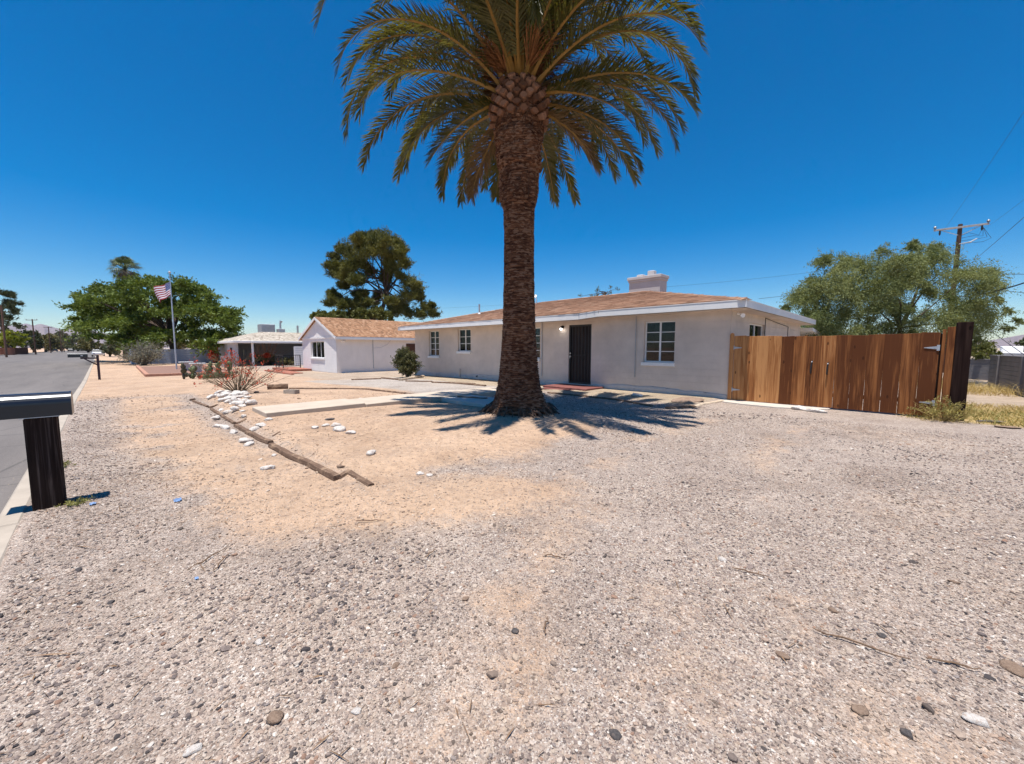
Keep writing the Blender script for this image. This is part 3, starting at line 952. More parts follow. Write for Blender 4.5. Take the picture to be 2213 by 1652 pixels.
# conduits and pipes on the front
MB().tube([(-6.4, YF - 0.03, 2.6), (-6.4, YF - 0.03, 0.56), (-6.4, YF - 0.012, 0.52)], 0.013, 8).build('conduit', M_galv, house)
MB().tube([(-10.5, YF - 0.035, 2.6), (-10.5, YF - 0.035, 0.35)], 0.018, 8).build('conduit', M_galv, house)
MB().tube([(-15.93, YF - 0.07, -0.1), (-15.93, YF - 0.07, 0.44)], 0.03, 8).tube([(-15.93, YF - 0.07, 0.40), (-15.85, YF - 0.07, 0.40)], 0.018, 8).build('standpipe', M_wall, house)
MB().tube([(-14.6, YF - 0.01, 0.14), (-14.6, YF - 0.10, 0.13)], 0.03, 10).build('hose_tap', M_black, house)
# cable along the side wall
MB().tube([(XR + 0.02, 15.9, 1.6), (XR + 0.02, 15.9, 2.52), (XR + 0.03, 17.4, 2.44), (XR + 0.02, 19.6, 2.36), (XR + 0.02, 19.6, 1.6)], 0.011, 6).build('side_cable', M_black, house)

# roof deck
yr = (YER + YEB) / 2
zr = roof_z(yr)
x_rl, x_rr = EL + (yr - YEL) * 0.95, ER - (yr - YER)
front = [(EL, YEL), (-8.05, YEL), (-7.5, YER), (ER, YER)]
rv_ = [(x, y, roof_z(y)) for x, y in front] + [(x_rr, yr, zr), (x_rl, yr, zr)]
rv_ += [(ER, YEB, roof_z(YER)), (EL, YEB, roof_z(YER))]
roof = MB().add(rv_, [(0, 1, 2, 3, 4, 5), (3, 6, 4), (6, 7, 5, 4), (7, 0, 5)]).build('roof', M_shin, house)
# fascia boards, drip edge and soffit
def fascia_run(pts, mat_):
    for (a, b) in zip(pts[:-1], pts[1:]):
        a = Vector(a); b = Vector(b)
        yield a, b
FB = [(EL, YEB, roof_z(YER)), (EL, YEL, roof_z(YEL)), (-8.05, YEL, roof_z(YEL)), (-7.5, YER, roof_z(YER)), (ER, YER, roof_z(YER)), (ER, YEB, roof_z(YER))]
for a, b in zip(FB[:-1], FB[1:]):
    A = Vector(a); B_ = Vector(b)
    d = (B_ - A).normalized()
    nrm_ = Vector((d.y, -d.x, 0)).normalized()
    A2 = A - Vector((0, 0, 0.115)); B2 = B_ - Vector((0, 0, 0.115))
    MB().beam(A2 - nrm_ * 0.016, B2 - nrm_ * 0.016, 0.026, 0.185, 0.003).build('fascia', M_white, house)
    MB().beam(A - Vector((0, 0, 0.012)) - nrm_ * 0.020, B_ - Vector((0, 0, 0.012)) - nrm_ * 0.020, 0.05, 0.02).build('drip_edge', M_galv if False else M_white, house)
zso = 2.545
MB().add([(EL + .02, YEL + .03, zso - 0.09), (-8.05, YEL + .03, zso - 0.09), (-7.5, YER + .03, zso), (ER - .03, YER + .03, zso), (ER - .03, YEB - .03, zso), (EL + .03, YEB - .03, zso), (EL + 0.03, YF - 0.02, zso), (XR, YF - 0.02, zso)],
         [(0, 1, 2, 6), (2, 3, 7, 6), (3, 4, 5, 6, 7)]).build('soffit', M_wall, house)

# shingles on the street-facing slope: courses of overlapping tabs
def shingle_mesh(w, h, t, mat_):
    m = MB()
    # thick butt edge at the bottom, thinning upslope, tiny chamfer at the sides
    v = [(0.004, 0, 0), (w - 0.004, 0, 0), (w - 0.004, 0, t), (0.004, 0, t), (w - 0.004, h, 0.002), (0.004, h, 0.002)]
    m.add(v, [(0, 1, 2, 3), (3, 2, 4, 5), (0, 3, 5), (1, 4, 2)])
    me = bpy.data.meshes.new('shingle'); me.from_pydata(m.v, [], m.f); me.materials.append(mat_)
    return me, m
ang = math.atan(SL)
cs, sn = math.cos(ang), math.sin(ang)
srng = random.Random(4)
tabs = []
row = 0
expo = 0.145
s_len = (yr - YEL) / cs
while row * expo < s_len:
    s_ = row * expo
    y = YEL - 0.006 + s_ * cs
    xl = EL + (y - YEL) * 0.95 + 0.02
    xr = ER - max(0, (y - YER)) - 0.02
    if y < YER - 0.03: xr = -8.05 + (y - YEL) / (YER - YEL) * 0.55
    x = xl - srng.random() * 0.3
    while x < xr:
        w = srng.choice((0.26, 0.30, 0.33))
        if x + w * 0.6 > xl and x + w * 0.5 < xr:
            tabs.append((max(x, xl - 0.03), y, w, srng.uniform(-0.008, 0.008)))
        x += w
    row += 1
sh_me, sh_mb = shingle_mesh(0.32, 0.19, 0.014, M_shin)
def tab_matrix(x, y, w, j):
    return Matrix.Translation((x, y, roof_z(y) + 0.004 + 0.0)) @ Euler((ang, 0, 0)).to_matrix().to_4x4() @ Matrix.Diagonal((w / 0.32, 1, 1, 1)) @ Matrix.Translation((0, j, 0))
tabs.sort(key=lambda t: (t[0] ** 2 + t[1] ** 2))
for t in tabs[:300]:
    o = bpy.data.objects.new('shingle', sh_me)
    col.objects.link(o); o.parent = roof
    o.matrix_basis = Matrix.Translation(-house.location) @ tab_matrix(*t)
rest = MB()
for t in tabs[300:]:
    M_ = tab_matrix(*t)
    rest.add([M_ @ Vector(p) for p in sh_mb.v], sh_mb.f)
tag(rest.build('shingles', M_shin, roof), kind='stuff')
# hip and ridge caps
def cap_line(p, q_, mat_, par, w=0.16):
    p = Vector(p); q_ = Vector(q_); n = max(2, int((q_ - p).length / 0.22))
    mb_ = MB()
    d = (q_ - p).normalized(); r_ = d.cross(Vector((0, 0, 1))).normalized()
    for i in range(n):
        a = p.lerp(q_, i / n); b = p.lerp(q_, (i + 1.25) / n)
        z = Vector((0, 0, 0.03))
        mb_.add([a - r_ * w - z * 0.6, a + z * 1.0, a + r_ * w - z * 0.6, b - r_ * w - z * 1.0, b + z * 0.5, b + r_ * w - z * 1.0], [(0, 1, 4, 3), (1, 2, 5, 4), (0, 2, 1)])
    mb_.build('ridge_cap', mat_, par)
cap_line((ER, YER, roof_z(YER)), (x_rr, yr, zr), M_shin, roof)
cap_line((EL, YEL, roof_z(YEL)), (x_rl, yr, zr), M_shin, roof)
cap_line((x_rl, yr, zr), (x_rr, yr, zr), M_shin, roof)

# painted brick chimney behind the ridge
cx0, cx1, cy0, cy1 = -9.75, -8.22, 17.85, 18.55
ch = MB().box(cx0, cy0, 3.3, cx1, cy1, 4.64).build('chimney', M_white if False else stucco('chimney_paint', (0.54, 0.50, 0.485)), house)
M_chim = ch.data.materials[0]
z = 3.62; k = 0
while z < 4.62:
    e = min(z + 0.105, 4.635)
    MB().box(cx0 - 0.009, cy0 - 0.009, z + 0.004, cx1 + 0.009, cy1 + 0.009, e - 0.004).build('brick_course', M_chim, ch)
    z = e
MB().bbox(cx0 - 0.05, cy0 - 0.05, 4.64, cx1 + 0.05, cy1 + 0.05, 4.74, 0.01).build('chimney_corbel', M_chim, ch)
MB().bbox(cx0 - 0.09, cy0 - 0.09, 4.742, cx1 + 0.09, cy1 + 0.09, 4.88, 0.012).build('chimney_cap', M_chim, ch)
for x, hh in ((-9.35, 0.14), (-8.80, 0.26)):
    MB().bbox(x - 0.16, 18.08, 4.882, x + 0.16, 18.38, 4.882 + hh, 0.02).box(x - 0.1, 18.13, 4.88, x + 0.1, 18.33, 4.884 + hh).build('flue', M_chim, ch)

def on_roof(px, py):
    r = wray(px, py)
    t = (2.765 - SL * YER - H) / (r[2] - SL * r[1])
    return ORI + r * t
vp = on_roof(1036, 679)
vpo = MB().lathe([(0.11, 0), (0.06, 0.06), (0.045, 0.07), (0.045, 0.48), (0.05, 0.48), (0.05, 0.52)], n=12)
vpo.v = [(a + vp[0], b + vp[1], c + vp[2]) for a, b, c in vpo.v]
vpo.build('vent_pipe', M_galv, roof, smooth=False)
dq = on_roof(1159, 658); dp = (dq[0], dq[1], dq[2])
mb = MB().tube([(dp[0], dp[1], dp[2] - 0.05), (dp[0], dp[1], dp[2] + 0.28), (dp[0] + 0.05, dp[1] - 0.1, dp[2] + 0.36)], 0.02, 8)
for i in range(5):
    pass
mb.tube([(dp[0] + 0.05, dp[1] - 0.10, dp[2] + 0.36), (dp[0] + 0.06, dp[1] - 0.14, dp[2] + 0.39), (dp[0] + 0.08, dp[1] - 0.19, dp[2] + 0.42)], [0.03, 0.08, 0.10], 16)
mb.build('dish', M_white, roof, smooth=False)

# security light under the eave corner
sl = MB().tube([(ER - 0.35, YF - 0.02, 2.44), (ER - 0.25, YF - 0.10, 2.42)], 0.03, 8)
sl.tube([(ER - 0.25, YF - 0.10, 2.42), (ER - 0.17, YF - 0.22, 2.37)], [0.03, 0.06], 10)
sl.build('security_light', M_white, house)
# lower back porch roof beyond the end of the house
pr = MB().add([(XR + 0.4, 22.8, 2.42), (XR + 0.4, 27.5, 2.16), (XR - 5, 27.5, 2.16), (XR - 5, 22.8, 2.42), (XR + 0.4, 22.8, 2.28), (XR + 0.4, 27.5, 2.02), (XR - 5, 27.5, 2.02), (XR - 5, 22.8, 2.28)],
              [(0, 1, 2, 3), (4, 7, 6, 5), (0, 4, 5, 1), (1, 5, 6, 2), (0, 3, 7, 4), (2, 6, 7, 3)])
pr.build('porch_roof', M_white, house)
MB().box(XR - 0.2, 22.35, -0.6, XR - 0.05, 27.0, 2.0).build('porch_wall', M_wall, house)

# red concrete door step
st = empty('door_step', (-8.7, 11.6, 0), 0, 'red painted concrete step below the front door', 'step')
MB().bbox(-9.45, 11.05, -0.06, -7.55, YF - 0.05, 0.115, 0.015).build('slab', M_redc, st)
MB().bbox(-9.45, 10.72, -0.06, -8.0, 11.04, 0.055, 0.012).build('lower_slab', M_redc, st)
# ------------------------------------------------------------------ wooden double gate
def plank_mat(name, lo, mid, hi, dark=0.5):
    g = NG(name); p = g.pos()
    oi = g.n('ObjectInfo').outputs['Random']
    off = g.n('CombineXYZ'); g.l(g.math('MULTIPLY', oi, 37.0), off.inputs[0]); g.l(g.math('MULTIPLY', oi, 11.0), off.inputs[2])
    ad = g.n('VectorMath', operation='ADD'); g.l(p, ad.inputs[0]); g.l(off.outputs[0], ad.inputs[1])
    q_ = ad.outputs[0]
    grain = g.noise(g.scale(q_, 34, 34, 1.1), 1.0, 6, 0.65, 0.6)
    broad = g.noise(g.scale(q_, 7, 7, 0.55), 1.0, 3, 0.6, 0.8)
    f = g.math('ADD', g.math('MULTIPLY', grain, 0.45), g.math('MULTIPLY', broad, 0.55))
    f = g.math('ADD', f, g.math('MULTIPLY', g.math('SUBTRACT', oi, 0.5), 0.34))
    c = g.ramp(f, [(0.36, lo), (0.5, mid), (0.64, hi)])
    kn = g.voro(g.scale(q_, 5.5, 5.5, 2.6), 1.0)
    ks = g.n('SeparateColor'); g.l(kn.outputs['Color'], ks.inputs[0])
    km = g.math('MULTIPLY', g.math('LESS_THAN', kn.outputs['Distance'], 0.11), g.math('GREATER_THAN', ks.outputs[0], 0.55))
    c = g.mix(g.math('MULTIPLY', km, 0.7), c, tuple(k * 0.35 for k in lo))
    g.principled(c, 0.75 if dark > 0.4 else 0.95, g.bump(grain, 0.35, 0.004), 0, 0.2 if dark > 0.4 else 0.06)
    return g.m
M_plank = plank_mat('stained_plank', (0.11, 0.034, 0.010), (0.29, 0.108, 0.033), (0.50, 0.235, 0.088))
M_darkw = plank_mat('creosoted_post', (0.012, 0.006, 0.005), (0.022, 0.012, 0.010), (0.045, 0.026, 0.020), 0.1)
GP = 12.2
k_ = 2213.0 / 4096.0
def gate_x(v): return float(gy(v * k_, 800, GP)[0])
def plank_obj(x0, x1, z0, z1, par, y0=GP, tilt=0.0, name='plank', mat_=None, th=0.022, dog=0.0, narrow=0.0):
    m = MB().bbox(x0 + 0.003, y0, z0, x1 - 0.003, y0 + th, z1, 0.003)
    zc = (z0 + z1) / 2; xc = (x0 + x1) / 2
    m.v = [(a + tilt * (c - zc) + (narrow if a < xc else -narrow) * (1 if c < zc else 0), b, c + dog * (a - xc) * (1 if c > zc else 0)) for a, b, c in m.v]
    return m.build(name, mat_ or M_plank, par)
leafL = empty('gate_leaf', (gate_x(2933), GP, 0), 0, 'left leaf of the wooden plank gate, hinged at the house corner', 'gate', 'double gate leaves')
leafR = empty('gate_leaf', (gate_x(3748), GP, 0), 0, 'right leaf of the wooden plank gate, hinged by the dark post', 'gate', 'double gate leaves')
prand = random.Random(9)
eL = [2933, 2978, 3022, 3072, 3121, 3169, 3223, 3278, 3297]
eR = [3297, 3338, 3402, 3462, 3530, 3600, 3674, 3748]
def gtop(x):  # sagging top edge
    u = (x + 3.5) / 4.0
    return 1.84 - 0.05 * math.sin(math.pi * min(max(u * 0.95, 0), 1))
for es, lf in ((eL, leafL), (eR, leafR)):
    for a, b in zip(es[:-1], es[1:]):
        x0, x1 = gate_x(a), gate_x(b)
        zt = gtop((x0 + x1) / 2) + prand.uniform(-0.008, 0.008)
        plank_obj(x0 - 0.005, x1 + 0.005, 0.035 + prand.uniform(0, 0.012), zt, lf, GP + 0.007 * (es.index(a) % 2), prand.uniform(-0.0015, 0.0015), narrow=0.0055 if lf is leafR else 0.0015, dog=prand.uniform(-0.05, 0.05))
    x0, x1 = gate_x(es[0]), gate_x(es[-1])
    for z in (0.35, 1.45):
        MB().box(x0 + 0.03, GP + 0.0305, z - 0.045, x1 - 0.03, GP + 0.068, z + 0.045).build('rail', M_plank, lf)
    MB().beam((x0 + 0.1, GP + 0.050, 0.42), (x1 - 0.1, GP + 0.050, 1.38), 0.038, 0.085, up=(0, 1, 0)).build('brace', M_plank, lf)
def strap(par, xh, z, dirn, ln=0.21):
    m = MB()
    poly = [(xh, z - 0.035), (xh + dirn * ln, z - 0.006), (xh + dirn * ln, z + 0.006), (xh, z + 0.035)]
    if dirn > 0: poly = poly
    m.prism(poly, GP - 0.010, GP - 0.003, 'y')
    m.box(xh - 0.022, GP - 0.014, z - 0.06, xh + 0.022, GP - 0.002, z + 0.06)
    o = m.build('hinge', M_galv, par)
    for t in (0.25, 0.5, 0.8):
        MB().tube([(xh + dirn * ln * t, GP - 0.010, z), (xh + dirn * ln * t, GP - 0.014, z)], 0.006, 6).build('screw', M_steel, o)
for z in (1.50, 0.33):
    strap(leafL, gate_x(2930), z, 1)
    strap(leafR, gate_x(3748) - 0.01, z, -1)
def pull(par, v, z0, z1, lean):
    x = gate_x(v)
    m = MB().tube([(x + lean, GP - 0.002, z1), (x + lean, GP - 0.05, z1 - 0.02), (x + lean * 0.3, GP - 0.055, (z0 + z1) / 2), (x, GP - 0.05, z0 + 0.03), (x, GP - 0.002, z0)], [0.014, 0.016, 0.018, 0.016, 0.012], 8)
    o = m.build('pull_handle', M_black, par)
    MB().box(x + lean - 0.012, GP - 0.072, z1 - 0.035, x + lean + 0.012, GP - 0.060, z1 - 0.012).build('tag', M_white, o)
pull(leafL, 3244, 0.86, 1.18, 0.015)
pull(leafR, 3309, 0.84, 1.14, 0.01)
gp1 = empty('gate_post', (-3.46, GP + 0.02, 0), 0, 'slim brown gate post fixed to the house corner', 'post')
m = MB().bbox(-3.525, GP - 0.02, -0.05, -3.425, GP + 0.045, 1.85, 0.006)
m.prism([(-3.522, 1.845), (-3.428, 1.845), (-3.44, 1.895), (-3.475, 1.915), (-3.51, 1.895)], GP - 0.018, GP + 0.043, 'y')
m.build('post_board', M_plank, gp1)
xg = gate_x(3752)
fp = empty('fence_panel', (xg, GP, 0), 0, 'narrow fixed fence boards between the gate and the dark post', 'fence')
plank_obj(xg + 0.015, xg + 0.075, 0.05, 1.88, fp, GP + 0.01)
plank_obj(xg + 0.078, xg + 0.20, 0.03, 1.93, fp, GP - 0.015)
MB().box(xg - 0.035, GP + 0.06, -0.05, xg + 0.055, GP + 0.15, 1.80).build('post', M_darkw, fp)
dpz = empty('railway_sleeper_post', (xg + 0.32, GP + 0.05, 0), 0, 'thick black weathered timber post at the right end of the gate', 'post')
m = MB().bbox(xg + 0.205, GP - 0.04, -0.1, xg + 0.43, GP + 0.15, 2.02, 0.008)
m.build('sleeper', M_darkw, dpz)

# ------------------------------------------------------------------ concrete walk and pads
M_walk = plain('walk_concrete', (0.47, 0.385, 0.30), 0.9, 0.10, 2.2, 0.25, 55)
M_walk2 = plain('pale_concrete', (0.50, 0.44, 0.375), 0.9, 0.08, 2.2, 0.2, 55)
walk = bpy.data.objects.new('garden_walk', None); col.objects.link(walk)
tag(walk, 'pale concrete garden walk from the street side to the front door', 'path', kind='structure')
ye = [2.05, 4.15, 6.0, 7.6, 9.2, 10.75]
wr = random.Random(2)
for i, (a, b) in enumerate(zip(ye[:-1], ye[1:])):
    zt = 0.175 - 0.02 * i + wr.uniform(-0.004, 0.004)
    m = MB().bbox(-10.32 + wr.uniform(-.02, .02), a + 0.006, zt - 0.16, -9.12 + wr.uniform(-.02, .02), b - 0.006, zt, 0.012)
    m.build('slab', M_walk, walk)
MB().bbox(-9.10, 6.3, -0.05, -7.2, 7.4, 0.105, 0.012).build('slab', M_walk2, walk)
pad = bpy.data.objects.new('gate_pad', None); col.objects.link(pad)
tag(pad, 'pale concrete apron along the foot of the wooden gate', 'path', kind='structure')
pv = [(-3.75, 11.75), (-3.0, 11.55), (-2.2, 11.50), (-1.6, 11.75), (-1.25, 12.0), (-1.2, 12.5), (-3.6, 12.5)]
MB().prism(pv, -0.05, 0.028, 'z').build('slab', M_walk2, pad)

# ------------------------------------------------------------------ landscape timbers
def timber_mat():
    g = NG('weathered_timber'); p = g.n('TexCoord').outputs['Object']
    gr = g.noise(g.scale(p, 60, 3, 60), 1.0, 5, 0.7, 0.4)
    c = g.ramp(gr, [(0.3, (0.085, 0.052, 0.035)), (0.55, (0.16, 0.10, 0.068)), (0.75, (0.27, 0.185, 0.13))])
    d = g.noise(p, 5, 4, 0.7)
    c = g.mix(g.ramp(d, [(0.52, 0.0), (0.66, 0.75)]), c, (0.36, 0.245, 0.16))
    g.principled(c, 0.9, g.bump(gr, 0.7, 0.012), 0, 0.15)
    return g.m
M_timb = timber_mat()
M_drift = plain('pale_driftwood', (0.47, 0.37, 0.27), 0.9, 0.3, 8, 0.4, 30)
def crop_a(cx, cy): return (378.2 + cx * 0.24415, 783.4 + cy * 0.24415)     # planter
def crop_b(cx, cy): return (648.3 + cx * 0.2289, 486.2 + cy * 0.2289)       # bed by the bush
def crop_c(cx, cy): return (1134.6 + cx * 0.2197, 567.3 + cy * 0.2197)      # bed by the door
def crop_d(cx, cy): return (864.4 + cx * 0.16355, 621.3 + cy * 0.16355)     # by the palm
def log_obj(name, A, B_, w, h, label, mat_=None, sink=0.25, seed=0, cat='timber', group=None, warp=0.012):
    """squared timber lying on the ground, edges worn, slightly crooked"""
    L_ = math.hypot(B_[0]-A[0], B_[1]-A[1])
    n = max(4, int(L_ / 0.12))
    rr = np.random.default_rng(seed)
    d = np.array([B_[0]-A[0], B_[1]-A[1]]) / L_; r_ = np.array([-d[1], d[0]])
    prof = [(-0.5, 0), (-0.5, 0.55), (-0.38, 0.93), (0.0, 1.0), (0.36, 0.95), (0.5, 0.6), (0.5, 0)]
    v = []; f = []
    for i in range(n + 1):
        t = i / n
        c = np.array(A[:2]) + d * L_ * t + r_ * warp * 3 * float(fbm(t * 3 + seed, seed * 1.7, 0, 2))
        z = gzf(*(np.array(A[:2]) + d * L_ * t)) - sink * h
        z = 0.5 * z + 0.5 * (gzf(*A[:2]) * (1 - t) + gzf(*B_[:2]) * t - sink * h)
        for (a, b) in prof:
            jit = 1 + rr.normal(0, 0.05)
            v.append((c[0] + r_[0] * a * w * jit, c[1] + r_[1] * a * w * jit, z + b * h * (1 + rr.normal(0, 0.035)) if b > 0 else z - 0.03))
    k = len(prof)
    for i in range(n):
        for j in range(k - 1):
            f.append((i*k+j, (i+1)*k+j, (i+1)*k+j+1, i*k+j+1))
    f.append(tuple(range(k))); f.append(tuple(n*k+j for j in range(k))[::-1])
    root = empty(name, (A[0], A[1], gzf(*A[:2])), math.atan2(d[1], d[0]) - math.pi/2, label, cat, group)
    # local coordinates: y along the log so the grain follows it
    M_ = Matrix.Rotation(-(math.atan2(d[1], d[0]) - math.pi/2), 4, 'Z')
    m = MB(); m.add([M_ @ (Vector(p) - root.location) for p in v], f)
    o = m.build('log', mat_ or M_timb); o.parent = root
    root_only = o
    return root
def P2(c): return gz(*c)[:2]
edge = 'timbers edging the dirt planter'
def LT(nm, c, a, b, w, h, label, **kw):
    thin = 1.0 if h >= 0.19 else 0.68
    kw.setdefault('sink', 0.38)
    return log_obj(nm, P2(c(*a)), P2(c(*b)), w * max(thin, 0.72), h * thin, label, **kw)
LT('landscape_timber', crop_a, (160, 345), (290, 398), 0.09, 0.10, 'far thin timber of the planter edge, ending at a dark stub', seed=1, group=edge)
LT('landscape_timber', crop_a, (318, 418), (530, 548), 0.10, 0.10, 'planter edge timber beside the white rock heap', seed=2, group=edge)
LT('landscape_timber', crop_a, (535, 568), (655, 628), 0.12, 0.13, 'short planter edge timber near the end of the concrete walk', seed=3, group=edge)
LT('landscape_timber', crop_a, (648, 628), (842, 722), 0.13, 0.14, 'planter edge timber with a broken right end, level with the walk corner', seed=4, group=edge)
LT('landscape_timber', crop_a, (868, 742), (1435, 1052), 0.13, 0.15, 'longest planter edge timber, half buried in orange dirt', seed=5, group=edge, warp=0.03)
LT('landscape_timber', crop_a, (1440, 1045), (1548, 1002), 0.10, 0.07, 'short stub turned across the near end of the planter edge', seed=6, group=edge)
LT('landscape_timber', crop_a, (1540, 1005), (1738, 1100), 0.10, 0.06, 'loose split board lying at the near tip of the planter', seed=7, group=edge)
LT('landscape_timber', crop_a, (298, 405), (372, 392), 0.08, 0.08, 'small wood offcut lying across the planter edge by the rocks', seed=8)
LT('landscape_timber', crop_a, (530, 545), (628, 528), 0.10, 0.05, 'brown flat stake pointing from the planter edge towards the walk', seed=9)
LT('landscape_timber', crop_a, (865, 675), (930, 660), 0.06, 0.04, 'little brown wood chip on the dirt above the longest timber', seed=10)
LT('landscape_timber', crop_a, (820, 235), (1000, 228), 0.24, 0.20, 'thick dark timber block at the far end of the planter', seed=11, sink=0.1)
arc = 'timbers along the far side of the planter'
LT('landscape_timber', crop_a, (1018, 230), (1420, 236), 0.12, 0.11, 'straight timber right of the thick dark block', seed=12, group=arc)
LT('landscape_timber', crop_a, (1430, 236), (1690, 243), 0.12, 0.11, 'middle timber of the far planter side', seed=13, group=arc)
LT('landscape_timber', crop_a, (1690, 243), (2040, 282), 0.13, 0.12, 'timber bending towards the palm on the far planter side', seed=14, group=arc)
LT('landscape_timber', crop_a, (2045, 284), (2318, 320), 0.14, 0.13, 'last timber of the far planter side, ending at the crushed stone by the walk', seed=15, group=arc)
hb = 'timbers along the bed below the house windows'
LT('landscape_timber', crop_b, (485, 1455), (765, 1447), 0.16, 0.14, 'timber in front of the white side wall, left of the bush', seed=16, group=hb)
LT('landscape_timber', crop_b, (768, 1440), (940, 1462), 0.17, 0.16, 'knotty rotten log just left of the rounded bush', seed=17, group=hb, warp=0.05)
LT('landscape_timber', crop_b, (1000, 1475), (1245, 1482), 0.15, 0.12, 'thin dark timber in front of the rounded bush', seed=18, group=hb)
LT('landscape_timber', crop_b, (1250, 1490), (1652, 1508), 0.16, 0.14, 'dark timber below the six-pane window', seed=19, group=hb)
LT('landscape_timber', crop_d, (735, 1272), (1130, 1308), 0.16, 0.14, 'dark timber below the blank wall, left of the palm trunk', seed=20, group=hb)
LT('driftwood', crop_b, (950, 1468), (1160, 1428), 0.22, 0.17, 'pale bleached driftwood lying beside the rounded bush', mat_=M_drift, seed=21, cat='driftwood', sink=0.1, warp=0.08)
db = 'timbers along the bed right of the door step'
LT('landscape_timber', crop_c, (225, 1290), (600, 1322), 0.13, 0.12, 'dark timber running from the red door step', seed=22, group=db)
LT('landscape_timber', crop_c, (600, 1324), (920, 1362), 0.13, 0.12, 'second timber from the red door step, below the conduit', seed=23, group=db)
LT('landscape_timber', crop_c, (925, 1362), (1250, 1418), 0.12, 0.10, 'thin pale timber below the eight-pane window by the gate', seed=24, group=db)
LT('landscape_timber', crop_c, (1395, 1440), (1660, 1425), 0.22, 0.12, 'broad worn log at the corner of the bed near the gate', seed=25, group=db)
LT('landscape_timber', crop_c, (1660, 1425), (1935, 1372), 0.16, 0.09, 'pale timber pointing back to the house corner by the gate', mat_=M_drift, seed=26, group=db)
LT('landscape_timber', crop_d, (765, 1500), (1150, 1522), 0.16, 0.22, 'dark timber along the walk directly left of the palm trunk', seed=27)
LT('landscape_timber', crop_a, (135, 340), (175, 330), 0.07, 0.12, 'dark stub standing at the far tip of the planter edge', seed=28)

# ------------------------------------------------------------------ rocks
def rock_material(name, a, b, stain):
    g = NG(name); p = g.n('TexCoord').outputs['Object']
    f = g.noise(p, 2.3, 6, 0.7, 0.3)
    c = g.ramp(f, [(0.3, a), (0.62, b)])
    c = g.mix(g.ramp(g.noise(p, 1.4, 4, 0.6), [(0.55, 0.0), (0.72, 0.7)]), c, stain)
    g.principled(c, 0.9, g.bump(g.noise(p, 7, 6, 0.75), 0.55, 0.06), 0, 0.2)
    return g.m
M_rock = rock_material('whitish_limestone', (0.50, 0.42, 0.36), (0.72, 0.67, 0.61), (0.40, 0.26, 0.18))
M_rockb = rock_material('brown_stone', (0.20, 0.13, 0.09), (0.33, 0.23, 0.165), (0.16, 0.10, 0.07))
M_rockd = rock_material('dark_stone', (0.06, 0.052, 0.05), (0.13, 0.115, 0.11), (0.20, 0.14, 0.11))
RKM = [rock_mesh('rock', 100 + k, 3, 0.52 + 0.08 * (k % 3), 0.5, 1.5, M_rock, True, 1.25 + 0.15 * (k % 3)) for k in range(7)]
RKB = [rock_mesh('rock', 200 + k, 3, 0.5, 0.45, 1.5, M_rockb, True, 1.3) for k in range(3)]
RKD = [rock_mesh('rock', 300 + k, 3, 0.5, 0.45, 1.6, M_rockd, True, 1.2) for k in range(3)]
def rock(p, w, label, meshes=RKM, k=0, rz=None, group=None, name='rock', lift=0.55, sx=1.0, hz=1.0):
    o = bpy.data.objects.new(name, meshes[k % len(meshes)])
    col.objects.link(o)
    s = w / 2.0 / 1.2
    o.scale = (s * sx, s, s * hz)
    o.location = (p[0], p[1], gzf(p[0], p[1]) + s * 0.42 * lift * hz)
    o.rotation_euler = (random.uniform(-.12, .12), random.uniform(-.12, .12), random.uniform(0, 6.28) if rz is None else rz)
    tag(o, label, 'rock', group)
    return o
def rk(cx, cy, wpx, label, crop=crop_a, **kw):
    px, py = crop(cx, cy)
    p = gz(px, py, 0.03)
    Y = (p[1] - p[0]) * S2
    scl = {crop_a: 0.24415, crop_b: 0.2289, crop_c: 0.2197, crop_d: 0.16355}[crop]
    w = wpx * scl / 850.0 * Y
    return rock(p, w, label, **kw)
rk(380, 560, 92, 'mauve tinted long rock outside the planter edge, leftmost of a row of three', k=0, rz=0.9)
rk(447, 572, 90, 'pinkish rock outside the planter edge, middle of a row of three', k=1)
rk(515, 612, 80, 'chalky rock outside the planter edge, nearest of a row of three', k=2)
rk(618, 685, 120, 'long white rock leaning on the planter edge timber', k=3, rz=0.95)
rk(650, 710, 90, 'white rock touching the long white one outside the planter edge', k=4)
rk(705, 590, 90, 'white rock inside the planter, left of a touching pair', k=5)
rk(770, 582, 95, 'white rock inside the planter, right of a touching pair by the walk', k=6, rz=0.9)
rk(612, 496, 64, 'round white rock left of the end of the concrete walk', k=1)
rk(832, 535, 60, 'rock tucked under the near corner of the concrete walk', k=2)
rk(600, 458, 48, 'small pale rock between the heap and the walk', k=3)
rk(1240, 608, 78, 'tan rock, leftmost of the curved row in the middle of the dirt', k=0, rz=0.4)
rk(1335, 588, 66, 'small white rock at the back of the curved row in the dirt', k=4)
rk(1420, 590, 84, 'pale rock right of the small white one in the curved row', k=5)
rk(1462, 632, 112, 'big white rock in the curved row with a brown end', k=2, rz=0.7)
rk(1550, 660, 100, 'white rock at the right end of the curved row in the dirt', k=6)
rk(1735, 838, 92, 'largest single white rock, standing alone on the orange dirt', k=3, hz=1.35)
rk(810, 925, 105, 'flat white rock alone on the gravel outside the longest timber', k=1, rz=0.95)
rk(880, 803, 50, 'small white rock beside the broken timber joint', k=5)
rk(1645, 352, 90, 'white rock on the dirt just behind the concrete walk', k=4)
rk(2172, 975, 76, 'rounded white rock where the dirt meets the drive gravel', k=0)
rk(2255, 985, 70, 'flat grey rock right beside the rounded white one', k=2, hz=0.6)
rk(1465, 948, 70, 'brown clod of earth near the tip of the planter', meshes=RKB, k=0)
rk(1375, 530, 96, 'dark crumbly stone behind the curved row of rocks', meshes=RKD, k=1, hz=0.5)
